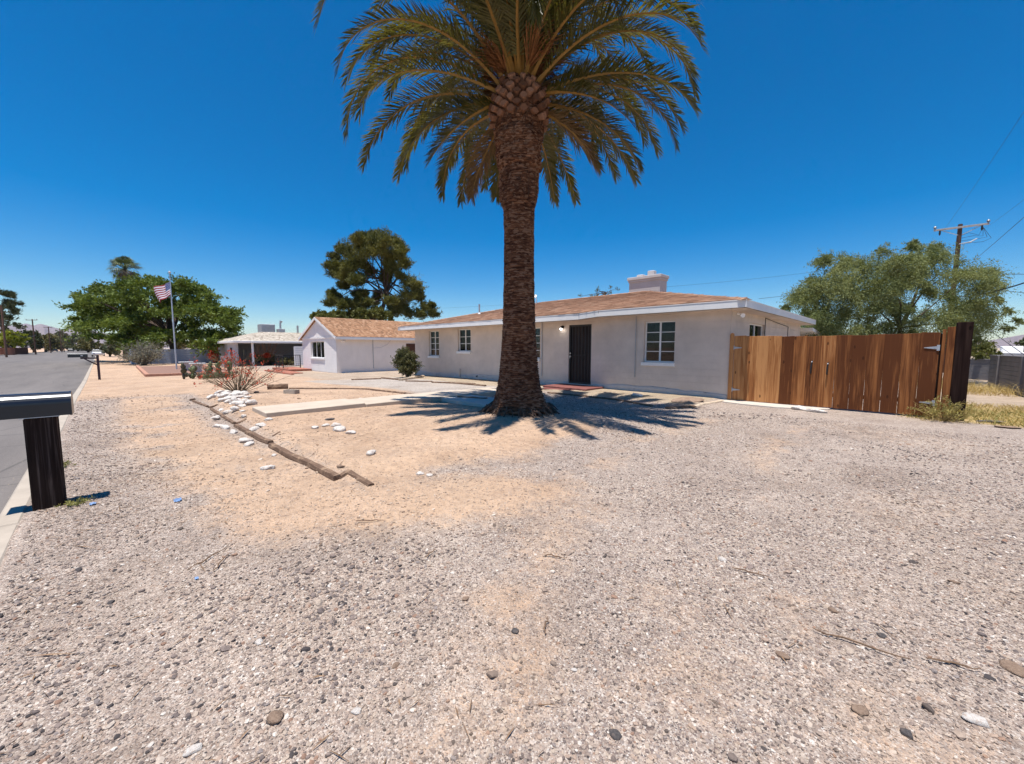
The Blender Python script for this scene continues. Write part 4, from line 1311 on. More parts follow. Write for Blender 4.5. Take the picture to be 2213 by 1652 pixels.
rk(1095, 340, 32, 'small brown stone beside the hollow block', meshes=RKB, k=1)
rk(720, 258, 48, 'dark boulder at the right foot of the red flowered shrub', meshes=RKD, k=2)
rk(410, 245, 44, 'dark stone at the left foot of the red flowered shrub', meshes=RKD, k=0)
rk(1115, 1325, 100, 'smooth white oval stone in the bed under the eight-pane window', crop=crop_c, k=4, rz=0.75, hz=0.9)
rk(1600, 1372, 290, 'flat tan stone slab in the bed near the house corner', crop=crop_c, meshes=RKB, k=2, rz=0.75, hz=0.35)
p = gz(1729, 886); rock(p, 0.34, 'round white stone propped against the left gate leaf', k=6, rz=0.2)
p = gz(1765, 891); rock(p, 0.42, 'flat pale stone lying against the middle of the gate', k=0, rz=0.1, hz=0.55)
p = gz(2136, 912); rock(p, 0.42, 'flat dark slate piece at the dry grass edge', meshes=RKD, k=0, rz=0.3, hz=0.3)
p = gz(2180, 925); rock(p, 0.36, 'flat reddish brick piece at the dry grass edge', meshes=RKB, k=0, rz=0.7, hz=0.35)
heap = [(300 + 20, 330), (408, 418), (470, 445), (530, 448), (370, 495), (350, 480)]
hr = np.random.default_rng(8)
n_ = 0
while n_ < 40:
    u = hr.random(); w_ = hr.normal(0, 0.32)
    cx = 400 + 300 * u * 0.85 + w_ * 120; cy = 262 + 150 * u + (hr.random() - 0.5) * 60 - w_ * 22
    if cx < 330 or cx > 735 or cy < 255 or cy > 440: continue
    heap.append((cx, cy)); n_ += 1
for i, (cx, cy) in enumerate(heap):
    rk(cx, cy, hr.uniform(52, 98), 'whitish rock in the heap below the red flowered shrub', k=i, group='white rock heap', hz=hr.uniform(0.8, 1.3), lift=hr.uniform(0.4, 1.5))
# hollow block
hbp = gz(*crop_a(1033, 300))
hbk = empty('hollow_block', (hbp[0], hbp[1], gzf(hbp[0], hbp[1])), R(30), 'grey hollow block half sunk in the dirt behind the walk', 'block')
m = MB()
for a, b, c, d in ((-.21, -.1, .21, -.07), (-.21, .07, .21, .1), (-.21, -.07, -.18, .07), (.18, -.07, .21, .07), (-.015, -.07, .015, .07)):
    m.box(a, b, -0.04, c, d, 0.12)
o = m.build('shell', M_conc); o.parent = hbk
# larger loose stones on the drive
lr = np.random.default_rng(31)
for px, py, w, ms in ((1210, 1017, .05, RKD), (1113, 1365, .045, RKD), (593, 1555, .07, RKB), (2197, 1450, .10, RKB), (855, 1440, .035, RKB), (1240, 1450, .03, RKM),
                      (770, 1540, .045, RKM), (1800, 1320, .05, RKB), (1905, 1375, .045, RKD), (2060, 1258, .055, RKB), (240, 1300, .04, RKD), (1006, 1295, .05, RKB),
                      (420, 1620, .05, RKM), (1330, 1590, .05, RKD), (1860, 1540, .06, RKB), (1960, 1590, .05, RKD), (2110, 1560, .07, RKM), (1690, 1420, .055, RKB), (560, 1390, .04, RKM), (1560, 1210, .05, RKM)):
    pt = gz(px, py)
    rock(pt, w, 'single larger stone lying loose on the drive gravel', meshes=ms, k=int(lr.integers(0, 9)), group='larger loose stones on the drive', name='loose_stone')
# scrap of blue plastic and twigs
M_blue = plain('blue_plastic', (0.16, 0.25, 0.42), 0.5, 0.2, 20)
M_twig = plain('dry_twig', (0.17, 0.105, 0.065), 0.9, 0.3, 20)
for (px, py, w), lb in zip(((201, 1093, 0.055), (384, 1084, 0.075), (425, 1252, 0.025)), ('crumpled blue plastic scrap near the mailbox post', 'larger blue plastic scrap right of the mailbox shadow', 'tiny blue plastic scrap on the drive gravel')):
    pt = gz(px, py)
    v = []; f = []
    n = 7
    for i in range(n):
        for j in range(n):
            v.append((pt[0] + w * (i / (n-1) - .5) * 1.2, pt[1] + w * (j / (n-1) - .5) * 0.8, gzf(pt[0], pt[1]) + 0.006 + w * 0.22 * random.random()))
    for i in range(n-1):
        for j in range(n-1): f.append((i*n+j, (i+1)*n+j, (i+1)*n+j+1, i*n+j+1))
    o = MB().add(v, f).build('plastic_scrap', M_blue)
    tag(o, lb, 'scrap')
tw = random.Random(12)
for i, (px, py, ln, a) in enumerate(((1860, 1400, .38, .2), (1200, 1208, .16, .6), (450, 1210, .3, 2.2), (480, 1218, .22, 2.6), (1180, 1360, .14, 2.2), (2060, 1440, .2, 0.4), (800, 1130, .25, 0.9), (930, 1200, .14, 1.8), (1620, 1240, .2, .3))):
    pt = gz(px, py)
    pts = []
    for k in range(7):
        t = k / 6 - .5
        pts.append((pt[0] + ln * t * math.cos(a) + tw.uniform(-.01, .01), pt[1] + ln * t * math.sin(a) + tw.uniform(-.01, .01), gzf(pt[0], pt[1]) + 0.012 + tw.uniform(0, .008)))
    o = MB().tube(pts, [0.003, 0.004, 0.005, 0.005, 0.004, 0.003, 0.002], 5).build('dry_twig', M_twig)
    tag(o, 'thin dry brown twig lying on the gravel', 'twig', 'fallen twigs on the gravel')

# ------------------------------------------------------------------ near mailbox
mbx = empty('mailbox', (-5.66, -0.54, 0), 0, 'black metal mailbox on a thick dark wooden post at the kerb', 'mailbox')
M_mb = plain('black_enamel', (0.012, 0.013, 0.018), 0.28, 0.2, 4, 0.05, 30, 0.0, 0.6)
pm = MB().bbox(-5.76, -0.64, -0.15, -5.56, -0.44, 0.865, 0.012)
pm.build('post', plank_mat('weathered_post', (0.012, 0.007, 0.006), (0.030, 0.019, 0.015), (0.15, 0.11, 0.092), 0.1), mbx)
prof = [(-0.115, 0.872), (0.115, 0.872), (0.115, 0.985)] + [(0.115 * math.cos(t), 0.985 + 0.10 * math.sin(t)) for t in np.linspace(0.15, math.pi - 0.15, 13)] + [(-0.115, 0.985)]
body = MB().prism([(a - 5.66, c) for a, c in prof], -0.93, -0.345, 'y').build('box_body', M_mb, mbx)
prof2 = [(a * 1.04 - 5.66, 0.868 + (c - 0.872) * 1.03) for a, c in prof]
MB().prism(prof2, -0.352, -0.338, 'y').build('back_rim', M_mb, body)
MB().prism(prof2, -0.948, -0.925, 'y').build('door', M_mb, body)
MB().box(-5.78, -0.66, 0.866, -5.54, -0.42, 0.871).build('bracket', M_galv, mbx)

# far mailbox with a braced post
fmp = gz(215, 818, -0.12)
fmb = empty('mailbox', (fmp[0], fmp[1], -0.17), 0, 'small dark mailbox on a slim braced post further along the kerb', 'mailbox')
M_plum = plain('plum_black_paint', (0.045, 0.022, 0.03), 0.5, 0.2)
x0, y0, z0 = fmp[0], fmp[1], -0.2
MB().bbox(x0 - 0.05, y0 - 0.05, z0, x0 + 0.05, y0 + 0.05, z0 + 1.32, 0.006).build('post', M_plum, fmb)
MB().bbox(x0 - 0.045, y0 - 0.62, z0 + 1.12, x0 + 0.045, y0 - 0.052, z0 + 1.2, 0.005).build('arm', M_plum, fmb)
MB().beam((x0, y0 - 0.04, z0 + 0.8), (x0, y0 - 0.48, z0 + 1.13), 0.05, 0.06).build('brace', M_plum, fmb)
prof3 = [(-0.09, 0), (0.09, 0), (0.09, 0.13)] + [(0.09 * math.cos(t), 0.13 + 0.085 * math.sin(t)) for t in np.linspace(0.2, math.pi - 0.2, 9)] + [(-0.09, 0.13)]
bb = MB().prism([(a + x0, c + z0 + 1.205) for a, c in prof3], y0 - 1.05, y0 - 0.35, 'y').build('box_body', M_mb, fmb)
MB().box(x0 + 0.092, y0 - 0.6, z0 + 1.27, x0 + 0.10, y0 - 0.52, z0 + 1.31).build('flag', M_white, bb)
# ------------------------------------------------------------------ the big date palm
PX, PY = PALM
PZ = gzf(PX, PY)
palm = empty('date_palm', (PX, PY, PZ - 0.03), 0, 'tall thick trunked date palm in the middle of the front yard', 'palm tree')
def bark():
    g = NG('palm_bark'); p = g.pos()
    f = g.noise(g.scale(p, 5, 5, 26), 1.0, 6, 0.75, 0.5)
    c = g.ramp(f, [(0.34, (0.022, 0.010, 0.007)), (0.48, (0.105, 0.050, 0.030)), (0.66, (0.29, 0.155, 0.092))])  # bark browns; the dark stop also paints crevice shade into the lows
    v = g.voro(g.scale(p, 13, 13, 34), 1.0)
    s = g.n('SeparateColor'); g.l(v.outputs['Color'], s.inputs[0])
    c = g.mix(g.math('MULTIPLY', g.math('GREATER_THAN', s.outputs[0], 0.72), 0.55), c, (0.33, 0.215, 0.15))
    c = g.mix(1.0, c, g.ramp(g.noise(p, 1.1, 4, 0.6), [(0.3, (0.78, 0.72, 0.70)), (0.7, (1.2, 1.1, 1.0))]), 'MULTIPLY')
    h = g.math('ADD', f, g.math('MULTIPLY', g.noise(p, 60, 4, 0.7), 0.5))
    g.principled(c, 0.95, g.bump(h, 0.9, 0.03), 0, 0.12)
    return g.m
M_bark = bark()
prof_z = [0.0, 0.06, 0.14, 0.25, 0.40, 0.60, 0.80, 1.1, 1.6, 2.0, 3.0, 4.0, 4.5, 4.62, 4.75, 5.1, 5.3, 5.36, 5.5, 5.75, 5.95, 6.1, 6.2, 6.45, 6.7, 7.0, 7.3]
prof_r = [0.78, 0.74, 0.69, 0.64, 0.585, 0.535, 0.49, 0.455, 0.415, 0.395, 0.365, 0.352, 0.36, 0.40, 0.43, 0.415, 0.40, 0.45, 0.46, 0.47, 0.50, 0.45, 0.48, 0.53, 0.53, 0.43, 0.20]
nz, nth = 900, 112
zz = np.linspace(0, 7.3, nz); th = np.linspace(0, 2 * np.pi, nth, endpoint=False)
ZZ, TH = np.meshgrid(zz, th, indexing='ij')
rr = np.interp(ZZ, prof_z, prof_r)
ct, sn_ = np.cos(TH), np.sin(TH)
wob = 0.55 * fbm(ct * 2.2 + 3, sn_ * 2.2, ZZ * 0.9, 3)
ph = ZZ / 0.047 + wob * 2.4
saw = ph - np.floor(ph)
cell = vnoise(np.floor(ph) * 3.1 + ct * 6, sn_ * 6, np.floor(ph) * 1.7)
ring = np.where(saw < 0.80, 0.25 + 0.25 * saw / 0.8, -1.1 * np.sin((saw - 0.8) / 0.2 * np.pi) + 0.3)
midz = np.exp(-((ZZ - 2.9) / 1.6) ** 2)
amp = 0.030 + 0.020 * (1 - midz)
rr = rr + amp * ring * (0.45 + 1.1 * cell)
lump = fbm(ct * 3.1 + 1.7, sn_ * 3.1 + 2, ZZ * 2.6, 4)
rough = 0.025 + 0.12 * np.exp(-(ZZ / 0.55) ** 2) + 0.12 * sstep(4.3, 5.0, ZZ)
rr = rr + rough * lump * 1.5
fine_ = fbm(ct * 11, sn_ * 11, ZZ * 15, 3)
rr = rr + 0.050 * fine_ * (0.6 + 0.8 * (1 - midz))
rr = rr + 0.07 * np.exp(-(ZZ / 0.16) ** 2) * np.maximum(0, vnoise(TH * 3.5, TH * 0 + 2, 1) - 0.35)
rr = rr * (1 - 0.10 * sstep(5.6, 4.4, ZZ))
rr = np.maximum(rr, 0.05)
V = np.stack([PX + rr * ct, PY + rr * sn_, PZ - 0.06 + ZZ], -1).reshape(-1, 3)
ii, jj = np.meshgrid(np.arange(nz - 1), np.arange(nth), indexing='ij')
a = (ii * nth + jj).ravel(); b = (ii * nth + (jj + 1) % nth).ravel()
F = np.stack([a, b, b + nth, a + nth], -1)
np_mesh('trunk', V, F, M_bark, palm, smooth=True)

# root mat at the foot: short roots fanning out over the ground
M_root = plain('palm_roots', (0.10, 0.062, 0.042), 0.95, 0.35, 14, 0.6, 40)
rt = MB(); rq = random.Random(3)
for k in range(150):
    t = rq.uniform(0, 6.283); r0 = rq.uniform(0.60, 0.74); r1 = r0 + rq.uniform(0.05, 0.26)
    z0 = PZ + rq.uniform(0.03, 0.16)
    p0 = (PX + r0 * math.cos(t), PY + r0 * math.sin(t), z0)
    t2 = t + rq.uniform(-.15, .15)
    x1, y1 = PX + r1 * math.cos(t2), PY + r1 * math.sin(t2)
    pm_ = (PX + (r0 + r1) / 2 * math.cos(t2), PY + (r0 + r1) / 2 * math.sin(t2), (z0 + gzf(x1, y1)) / 2 + 0.01)
    rt.tube([p0, pm_, (x1, y1, gzf(x1, y1) - 0.01)], [0.018, 0.016, 0.009], 5)
tag(rt.build('roots', M_root, palm), kind='stuff')

# cut leaf bases: a pineapple of diamond ends under the crown
def cut_base_mat():
    g = NG('cut_leaf_base'); p = g.n('TexCoord').outputs['Object']
    oi = g.n('ObjectInfo').outputs['Random']
    c = g.ramp(oi, [(0.0, (0.12, 0.055, 0.030)), (0.5, (0.24, 0.118, 0.068)), (1.0, (0.35, 0.19, 0.118))])
    c = g.mix(1.0, c, g.ramp(g.noise(p, 26, 4, 0.7), [(0.3, (0.75,)*3), (0.7, (1.15,)*3)]), 'MULTIPLY')
    g.principled(c, 0.85, None, 0, 0.2)
    return g.m
M_cut = cut_base_mat()
def cut_mesh():
    v = []; f = []
    d = [(-0.5, 0.0), (-0.22, -0.42), (0.0, -0.52), (0.22, -0.42), (0.5, 0.0), (0.24, 0.38), (0.0, 0.46), (-0.24, 0.38)]
    for x, s in ((-0.16, 0.80), (0.055, 0.98), (0.075, 0.88)):
        for a, c in d: v.append((x, a * 0.205 * s, c * 0.150 * s + (-0.02 if x < 0 else 0)))
    for j in range(2):
        for i in range(8): f.append((j*8+i, j*8+(i+1) % 8, (j+1)*8+(i+1) % 8, (j+1)*8+i))
    f.append(tuple(16 + i for i in range(8)))
    me = bpy.data.meshes.new('leaf_base'); me.from_pydata(v, [], f); me.materials.append(M_cut)
    return me
cut_me = cut_mesh()
cq = random.Random(6)
for row in range(8):
    z = 6.17 + 0.104 * row
    rad = (0.50, 0.535, 0.56, 0.57, 0.565, 0.545, 0.505, 0.46, 0.43)[row] + cq.uniform(-.01, .01)
    n = 14
    for k in range(n):
        t = 2 * math.pi * (k + 0.5 * (row % 2)) / n + 0.02 * cq.random()
        if (row == 0 and cq.random() < 0.65) or cq.random() < 0.06: continue
        s = cq.uniform(0.86, 1.08) * (rad / 0.60)
        o = bpy.data.objects.new('leaf_base', cut_me)
        col.objects.link(o); o.parent = palm
        tilt = (0.30, 0.16, 0.02, -0.10, -0.24, -0.40, -0.55, -0.70, -0.85)[row]
        rj = rad + cq.uniform(-0.025, 0.03)
        o.location = (rj * math.cos(t), rj * math.sin(t), z + cq.uniform(-.012, .012))
        o.rotation_euler = (0, tilt + cq.uniform(-.06, .06), t)
        o.scale = (cq.uniform(0.85, 1.2), s * cq.uniform(0.85, 1.08), cq.uniform(0.78, 1.1))

# ragged fibre fringe hanging where the cut bases meet the bark
M_fring = plain('fringe_fibre', (0.085, 0.042, 0.024), 0.95, 0.4, 10)
fg = MB(); fgq = random.Random(44)
for k in range(420):
    t = fgq.uniform(0, 6.283); z = fgq.choice((fgq.uniform(5.95, 6.25), fgq.uniform(6.2, 7.0), fgq.uniform(4.5, 5.9)))
    r0 = float(np.interp(z, prof_z, prof_r)) + (0.05 if z > 6.1 else 0.0); l = fgq.uniform(0.05, 0.20); w = fgq.uniform(0.006, 0.02)
    t2 = t + fgq.uniform(-.18, .18); r1 = r0 + fgq.uniform(0.0, 0.06)
    a = Vector((PX + r0 * math.cos(t - w / r0), PY + r0 * math.sin(t - w / r0), PZ + z)); b = Vector((PX + r0 * math.cos(t + w / r0), PY + r0 * math.sin(t + w / r0), PZ + z))
    c = Vector((PX + r1 * math.cos(t2), PY + r1 * math.sin(t2), PZ + z - l))
    fg.add([a, b, c], [(0, 1, 2)])
tag(fg.build('fibre', M_fring, palm), kind='stuff')

# fronds
M_frond = leafy('palm_leaflet', (0.065, 0.072, 0.016), (0.175, 0.155, 0.038), 0.38, 0.40, 1.6, 0.5)
M_frond_dry = leafy('dry_palm_leaflet', (0.16, 0.09, 0.035), (0.32, 0.21, 0.10), 0.25, 0.6, 2.0, 0.25)
M_stalk = plain('palm_stalk', (0.30, 0.165, 0.038), 0.55, 0.22, 4)
def frond_meshes(seed, e0, D, L_, dry=0.0, twist=0.0):
    r = np.random.default_rng(seed)
    n = 60
    s = np.linspace(0, 1, n)
    ang_ = np.radians(e0 - D * s ** 1.55)
    side = 0.10 * np.sin(s * 2.2 + seed) * s
    dx = np.cos(ang_) * L_ / n; dz = np.sin(ang_) * L_ / n
    px_ = np.concatenate([[0], np.cumsum(dx)[:-1]]); pz_ = np.concatenate([[0], np.cumsum(dz)[:-1]])
    py_ = side * L_ * 0.5
    C = np.stack([px_, py_, pz_], -1)
    # stalk: broad at the base, thin at the tip
    wd = 0.062 * (1 - s) ** 1.25 + 0.007 + 0.05 * np.exp(-(s / 0.05) ** 2)
    sv = []; sf = []
    for i in range(0, n, 2):
        t = np.array([math.cos(ang_[i]), 0, math.sin(ang_[i])]); u = np.array([-t[2], 0, t[0]]); w = np.array([0, 1, 0])
        for (a, b) in ((-1, 0.25), (0, -0.55), (1, 0.25), (0, 0.35)):
            sv.append(C[i] + w * a * wd[i] * 0.62 + u * b * wd[i])
    m_ = len(range(0, n, 2))
    for i in range(m_ - 1):
        for k in range(4): sf.append((i*4+k, i*4+(k+1) % 4, (i+1)*4+(k+1) % 4, (i+1)*4+k))
    # leaflets
    nl = 128
    lv = []; lf = []; 
    for sd in (-1, 1):
        ss = 0.10 + 0.90 * (np.arange(nl) + 0.5 * (sd > 0) + r.uniform(-.3, .3, nl)) / nl
        for q_ in ss:
            q_ = min(q_, 0.999)
            i = q_ * (n - 1); i0 = int(i); fr_ = i - i0; i1 = min(i0 + 1, n - 1)
            base = C[i0] * (1 - fr_) + C[i1] * fr_
            a_ = ang_[i0] * (1 - fr_) + ang_[i1] * fr_
            t = np.array([math.cos(a_), 0, math.sin(a_)]); u = np.array([-t[2], 0, t[0]]); w = np.array([0, 1.0, 0])
            ln = 0.58 * min(1, (q_ - 0.05) / 0.22) ** 0.8 * (1 - 0.56 * max(0, q_ - 0.45) / 0.55) * r.uniform(0.86, 1.08)
            fw = math.radians(40 + 22 * (1 - q_) - 12 * q_ + r.normal(0, 6))   # angle away from the stalk
            vang = math.radians(28 + r.normal(0, 13) + 8 * math.sin(q_ * 40 + sd))
            out = w * sd * math.cos(vang) + u * math.sin(vang)
            d = t * math.cos(fw) + out * math.sin(fw)
            up = np.cross(d, t); up /= np.linalg.norm(up) + 1e-9
            wv = np.cross(d, np.cross(w * sd, d)); 
            wv = np.cross(d, u) ; wv /= np.linalg.norm(wv) + 1e-9
            hw = 0.0135 * r.uniform(0.8, 1.2)
            sag = np.array([0, 0, -1.0]) * ln * (0.10 + 0.16 * r.random())
            mid_ = base + d * ln * 0.55 + sag * 0.3
            tip = base + d * ln + sag
            b0 = len(lv)
            lv += [base - wv * hw * 0.6, base + wv * hw * 0.6, mid_ + wv * hw, mid_ - wv * hw, tip]
            lf += [(b0, b0+1, b0+2, b0+3), (b0+3, b0+2, b0+4)]
    def mk(nm, v, f, mt):
        me = bpy.data.meshes.new(nm); me.from_pydata([tuple(map(float, p)) for p in v], [], f); me.materials.append(mt); return me
    return mk('frond', lv, lf, M_frond_dry if dry else M_frond), mk('stalk', sv, sf, M_stalk)
levels = [(8, 84, 52, 3.8), (16, 72, 104, 4.0), (18, 57, 124, 4.1), (16, 43, 118, 4.15), (14, 29, 104, 4.05), (13, 15, 86, 3.7), (8, -3, 66, 2.8), (4, -22, 46, 2.1)]
ga = 2.39996
az = 0.35; fi = 0
cam_az = math.atan2(-PY, -PX)
fq = random.Random(15)
protos = {}
for li, (cnt, e0, D, L_) in enumerate(levels):
    for v_ in range(3):
        protos[(li, v_)] = frond_meshes(40 + li * 7 + v_, e0 + (v_ - 1) * 8, D + (v_ - 1) * 16, L_ * (1 + 0.08 * (v_ - 1)), dry=0)
for v_ in range(2):
    protos[('dry', v_)] = frond_meshes(400 + v_, -30 - 12 * v_, 42, 1.8, dry=1)
def add_frond(key, azm, li, dz=0.0, roll=0.0, scale=1.0):
    fm_, sm_ = protos[key]
    o = bpy.data.objects.new('frond', fm_); col.objects.link(o); o.parent = palm
    r0 = 0.40 - 0.030 * (7 - li)
    zc = 6.98 - 0.045 * li + (0.22 if li < 2 else 0.10 if li < 4 else 0)
    o.location = (r0 * math.cos(azm), r0 * math.sin(azm), zc + dz)
    o.rotation_euler = (roll, 0, azm)
    o.scale = (scale,) * 3
    s = bpy.data.objects.new('stalk', sm_); col.objects.link(s); s.parent = o
for li, (cnt, e0, D, L_) in enumerate(levels):
    for k in range(cnt):
        az = 2 * math.pi * (k + 0.37 * li) / cnt + fq.uniform(-.12, .12)
        dd = (az - cam_az + math.pi) % (2 * math.pi) - math.pi
        if li >= 4 and abs(dd) < math.radians((40, 50, 58, 58)[li - 4]): continue   # trimmed on the drive side
        add_frond((li, fq.randrange(3)), az, li, fq.uniform(-.05, .05), fq.uniform(-.22, .22), fq.uniform(0.93, 1.05))
# two young fronds curling towards the drive
protos[('curl', 0)] = frond_meshes(501, 66, 175, 2.5); protos[('curl', 1)] = frond_meshes(502, 60, 150, 2.9)
add_frond(('curl', 0), cam_az + 0.12, 2); add_frond(('curl', 1), cam_az - 0.55, 2); add_frond(('curl', 1), cam_az + 0.75, 3)
# dry hanging fronds behind and beside the neck
for azm, v_ in ((cam_az + 1.45, 0), (cam_az - 2.2, 1)):
    add_frond(('dry', v_), azm, 7, -0.15)
# orange brown fibre and old flower stalks between the stalks
M_fib = plain('palm_fibre', (0.24, 0.105, 0.04), 0.9, 0.4, 10)
for k in range(12):
    azm = cam_az + 0.55 + k * (2 * math.pi - 1.1) / 11 + fq.uniform(-.15, .15)
    e = math.radians(fq.uniform(5, 50)); ln = fq.uniform(0.7, 1.25)
    m = MB()
    o0 = Vector((0.40 * math.cos(azm), 0.40 * math.sin(azm), 7.12 + 0.0))
    for j in range(46):
        a2 = azm + fq.gauss(0, 0.22); e2 = e + fq.gauss(0, 0.22); l2 = ln * fq.uniform(0.5, 1.1)
        d = Vector((math.cos(a2) * math.cos(e2), math.sin(a2) * math.cos(e2), math.sin(e2)))
        p1 = o0 + d * l2 * 0.6; p2 = o0 + d * l2 + Vector((0, 0, -0.25 * l2))
        w = 0.006 + 0.008 * fq.random(); sdv = d.cross(Vector((0, 0, 1))).normalized() * w
        m.add([o0 - sdv, o0 + sdv, p1 + sdv, p1 - sdv, p2], [(0, 1, 2, 3), (3, 2, 4)])
    o = m.build('flower_stalk', M_fib); o.parent = palm
# ------------------------------------------------------------------ white neighbour house
ZB = -0.2
WF, WL, WR, WB = 10.1, -32.9, -26.3, 20.5
wh = empty('white_house', (-29.6, WF, ZB), 0, 'small white gabled house with orange brown shingles behind the driveway', 'house')
M_ww = stucco('white_wall_paint', (0.84, 0.80, 0.765), 0.05)
M_ws = stucco('side_paint_with_bounce', (0.88, 0.80, 0.725), 0.05)  # white wall paint with the ground's warm bounce light put into its colour
wx0 = float(gy(672, 755, WF)[0]); wx1 = float(gy(701, 755, WF)[0]); wz1 = float(gy(686, 738.5, WF)[2]); wz0 = float(gy(686, 773.5, WF)[2])
WW = (wx0, wx1, wz0, wz1)
ZE = 2.24; ZA = 3.54; XM = -29.6
mb = MB(); wall_grid(mb, 'y', WF, WL, WR, ZB - 0.1, ZE, [WW], 0.14)
mb.add([(WL, WF, ZE), (WR, WF, ZE), (XM, WF, ZA - 0.04)], [(0, 1, 2)])
mb.build('front_wall', M_ww, wh)
courses(wh, M_ww, 'y', WF, -1, WL + 0.002, WR - 0.002, ZB + 0.05, ZE - 0.02, [WW], 0.2, 0.010, 0.008)
z = ZE + 0.02
while z < ZA - 0.35:
    e = z + 0.24
    hw = lambda zz_: (ZA - 0.10 - zz_) / (ZA - ZE) * (WR - WL) / 2
    a0, a1 = hw(z + 0.006), hw(e)
    MB().prism([(XM - a0, z + 0.006), (XM + a0, z + 0.006), (XM + a1, e), (XM - a1, e)], WF - 0.02, WF - 0.001, 'y').build('gable_board', M_ww, wh)
    z = e
MB().bbox(WL - 0.03, WF - 0.05, ZE - 0.10, WR + 0.03, WF - 0.012, ZE + 0.015, 0.004).build('gable_trim', M_white, wh)
MB().add([(WR, WF, ZB - .1), (WR, WB, ZB - .1), (WR, WB, ZE), (WR, WF, ZE)], [(0, 1, 2, 3)]).build('side_wall', M_ws, wh)
MB().add([(WL, WF, ZB - .1), (WL, WB, ZB - .1), (WL, WB, ZE), (WL, WF, ZE)], [(3, 2, 1, 0)]).build('side_wall', M_ww, wh)
MB().add([(WL, WB, ZB - .1), (WR, WB, ZB - .1), (WR, WB, ZE), (XM, WB, ZA - .04), (WL, WB, ZE)], [(4, 3, 2, 1, 0)]).build('back_wall', M_ww, wh)
w_ = window(wh, 'y', WF, 1, *WW, 1, 3, cover=(M_curt, 0.72, 1.0, 0.0, 1.0), fr=0.04)
OH, RK = 0.36, 0.16
sl_w = (ZA - ZE) / ((WR - WL) / 2)
def wroof(side):
    xe = (WR + OH) if side > 0 else (WL - OH)
    ze = ZE - OH * sl_w
    t = 0.12
    v = [(xe, WF - RK, ze), (xe, WB + RK, ze), (XM, WB + RK, ZA), (XM, WF - RK, ZA)]
    v += [(a, b, c + t) for a, b, c in v]
    return MB().add(v, [(0, 1, 2, 3), (7, 6, 5, 4), (0, 4, 5, 1), (1, 5, 6, 2), (3, 2, 6, 7), (0, 3, 7, 4)])
rfw = wroof(1).build('roof', M_shin2, wh)
wroof(-1).build('roof', M_shin2, wh)
# tabs on the slope that faces the grey house
ang2 = math.atan(sl_w); rest = MB(); wq = random.Random(5)
s_ = 0.0; s_len = ((WR + OH) - XM) / math.cos(ang2)
while s_ < s_len - 0.05:
    x = WR + OH - s_ * math.cos(ang2) + 0.02; z = ZE - OH * sl_w + s_ * math.sin(ang2) + 0.122
    y = WF - RK - wq.random() * 0.3
    while y < WB:
        w = wq.choice((0.26, 0.30, 0.33))
        y0_, y1_ = max(y + 0.004, WF - RK - 0.01), y + w - 0.004
        dx, dz = 0.19 * math.cos(ang2), 0.19 * math.sin(ang2)
        n_x, n_z = math.sin(ang2) * 0.016, math.cos(ang2) * 0.016
        rest.add([(x, y0_, z), (x, y1_, z), (x + n_x, y1_, z + n_z), (x + n_x, y0_, z + n_z), (x - dx, y1_, z + dz + .003), (x - dx, y0_, z + dz + .003)], [(0, 1, 2, 3), (3, 2, 4, 5)])
        y += w
    s_ += 0.15
tag(rest.build('shingles', M_shin2, rfw), kind='stuff')
for sd in (1, -1):
    xe = (WR + OH) if sd > 0 else (WL - OH); ze = ZE - OH * sl_w
    MB().beam((xe, WF - RK - 0.012, ze + 0.03), (XM, WF - RK - 0.012, ZA + 0.03), 0.022, 0.17, up=(0, -1, 0) if False else (0, 0, 1)).build('barge_board', M_white, wh)
    MB().beam((xe + sd * 0.012, WF - RK, ze + 0.03), (xe + sd * 0.012, WB + RK, ze + 0.03), 0.022, 0.17).build('fascia', M_white, wh)
# wiring, pipe, flood lamp and brown side door on the side wall
yp = float(gx(806, 760, WR)[1])
MB().tube([(WR + 0.03, yp, ZE - 0.12), (WR + 0.03, yp, ZB + 0.32), (WR + 0.10, yp - 0.03, ZB + 0.28)], 0.018, 8).build('pipe', M_galv, wh)
MB().tube([(WR + 0.02, yp + 1.4, ZE - 0.14), (WR + 0.02, yp + 1.1, 1.75), (WR + 0.02, yp + 0.6, 1.52), (WR + 0.02, yp + 0.05, 1.48)], 0.008, 5).build('cable', M_galv, wh)
yl = float(gx(741, 735, WR)[1])
fl = MB().tube([(WR, yl, 1.98), (WR + 0.07, yl, 1.98)], 0.05, 10)
fl.tube([(WR + 0.06, yl, 1.98), (WR + 0.14, yl - 0.10, 1.92)], [0.03, 0.07], 10).tube([(WR + 0.06, yl, 1.98), (WR + 0.14, yl + 0.10, 1.94)], [0.03, 0.07], 10)
fl.build('flood_lamp', M_white, wh)
yd = float(gx(878, 770, WR)[1])
dd_ = MB().bbox(WR + 0.002, yd, ZB, WR + 0.045, yd + 0.9, 1.80, 0.004).build('side_door', plain('brown_door', (0.085, 0.035, 0.02), 0.6, 0.2), wh)
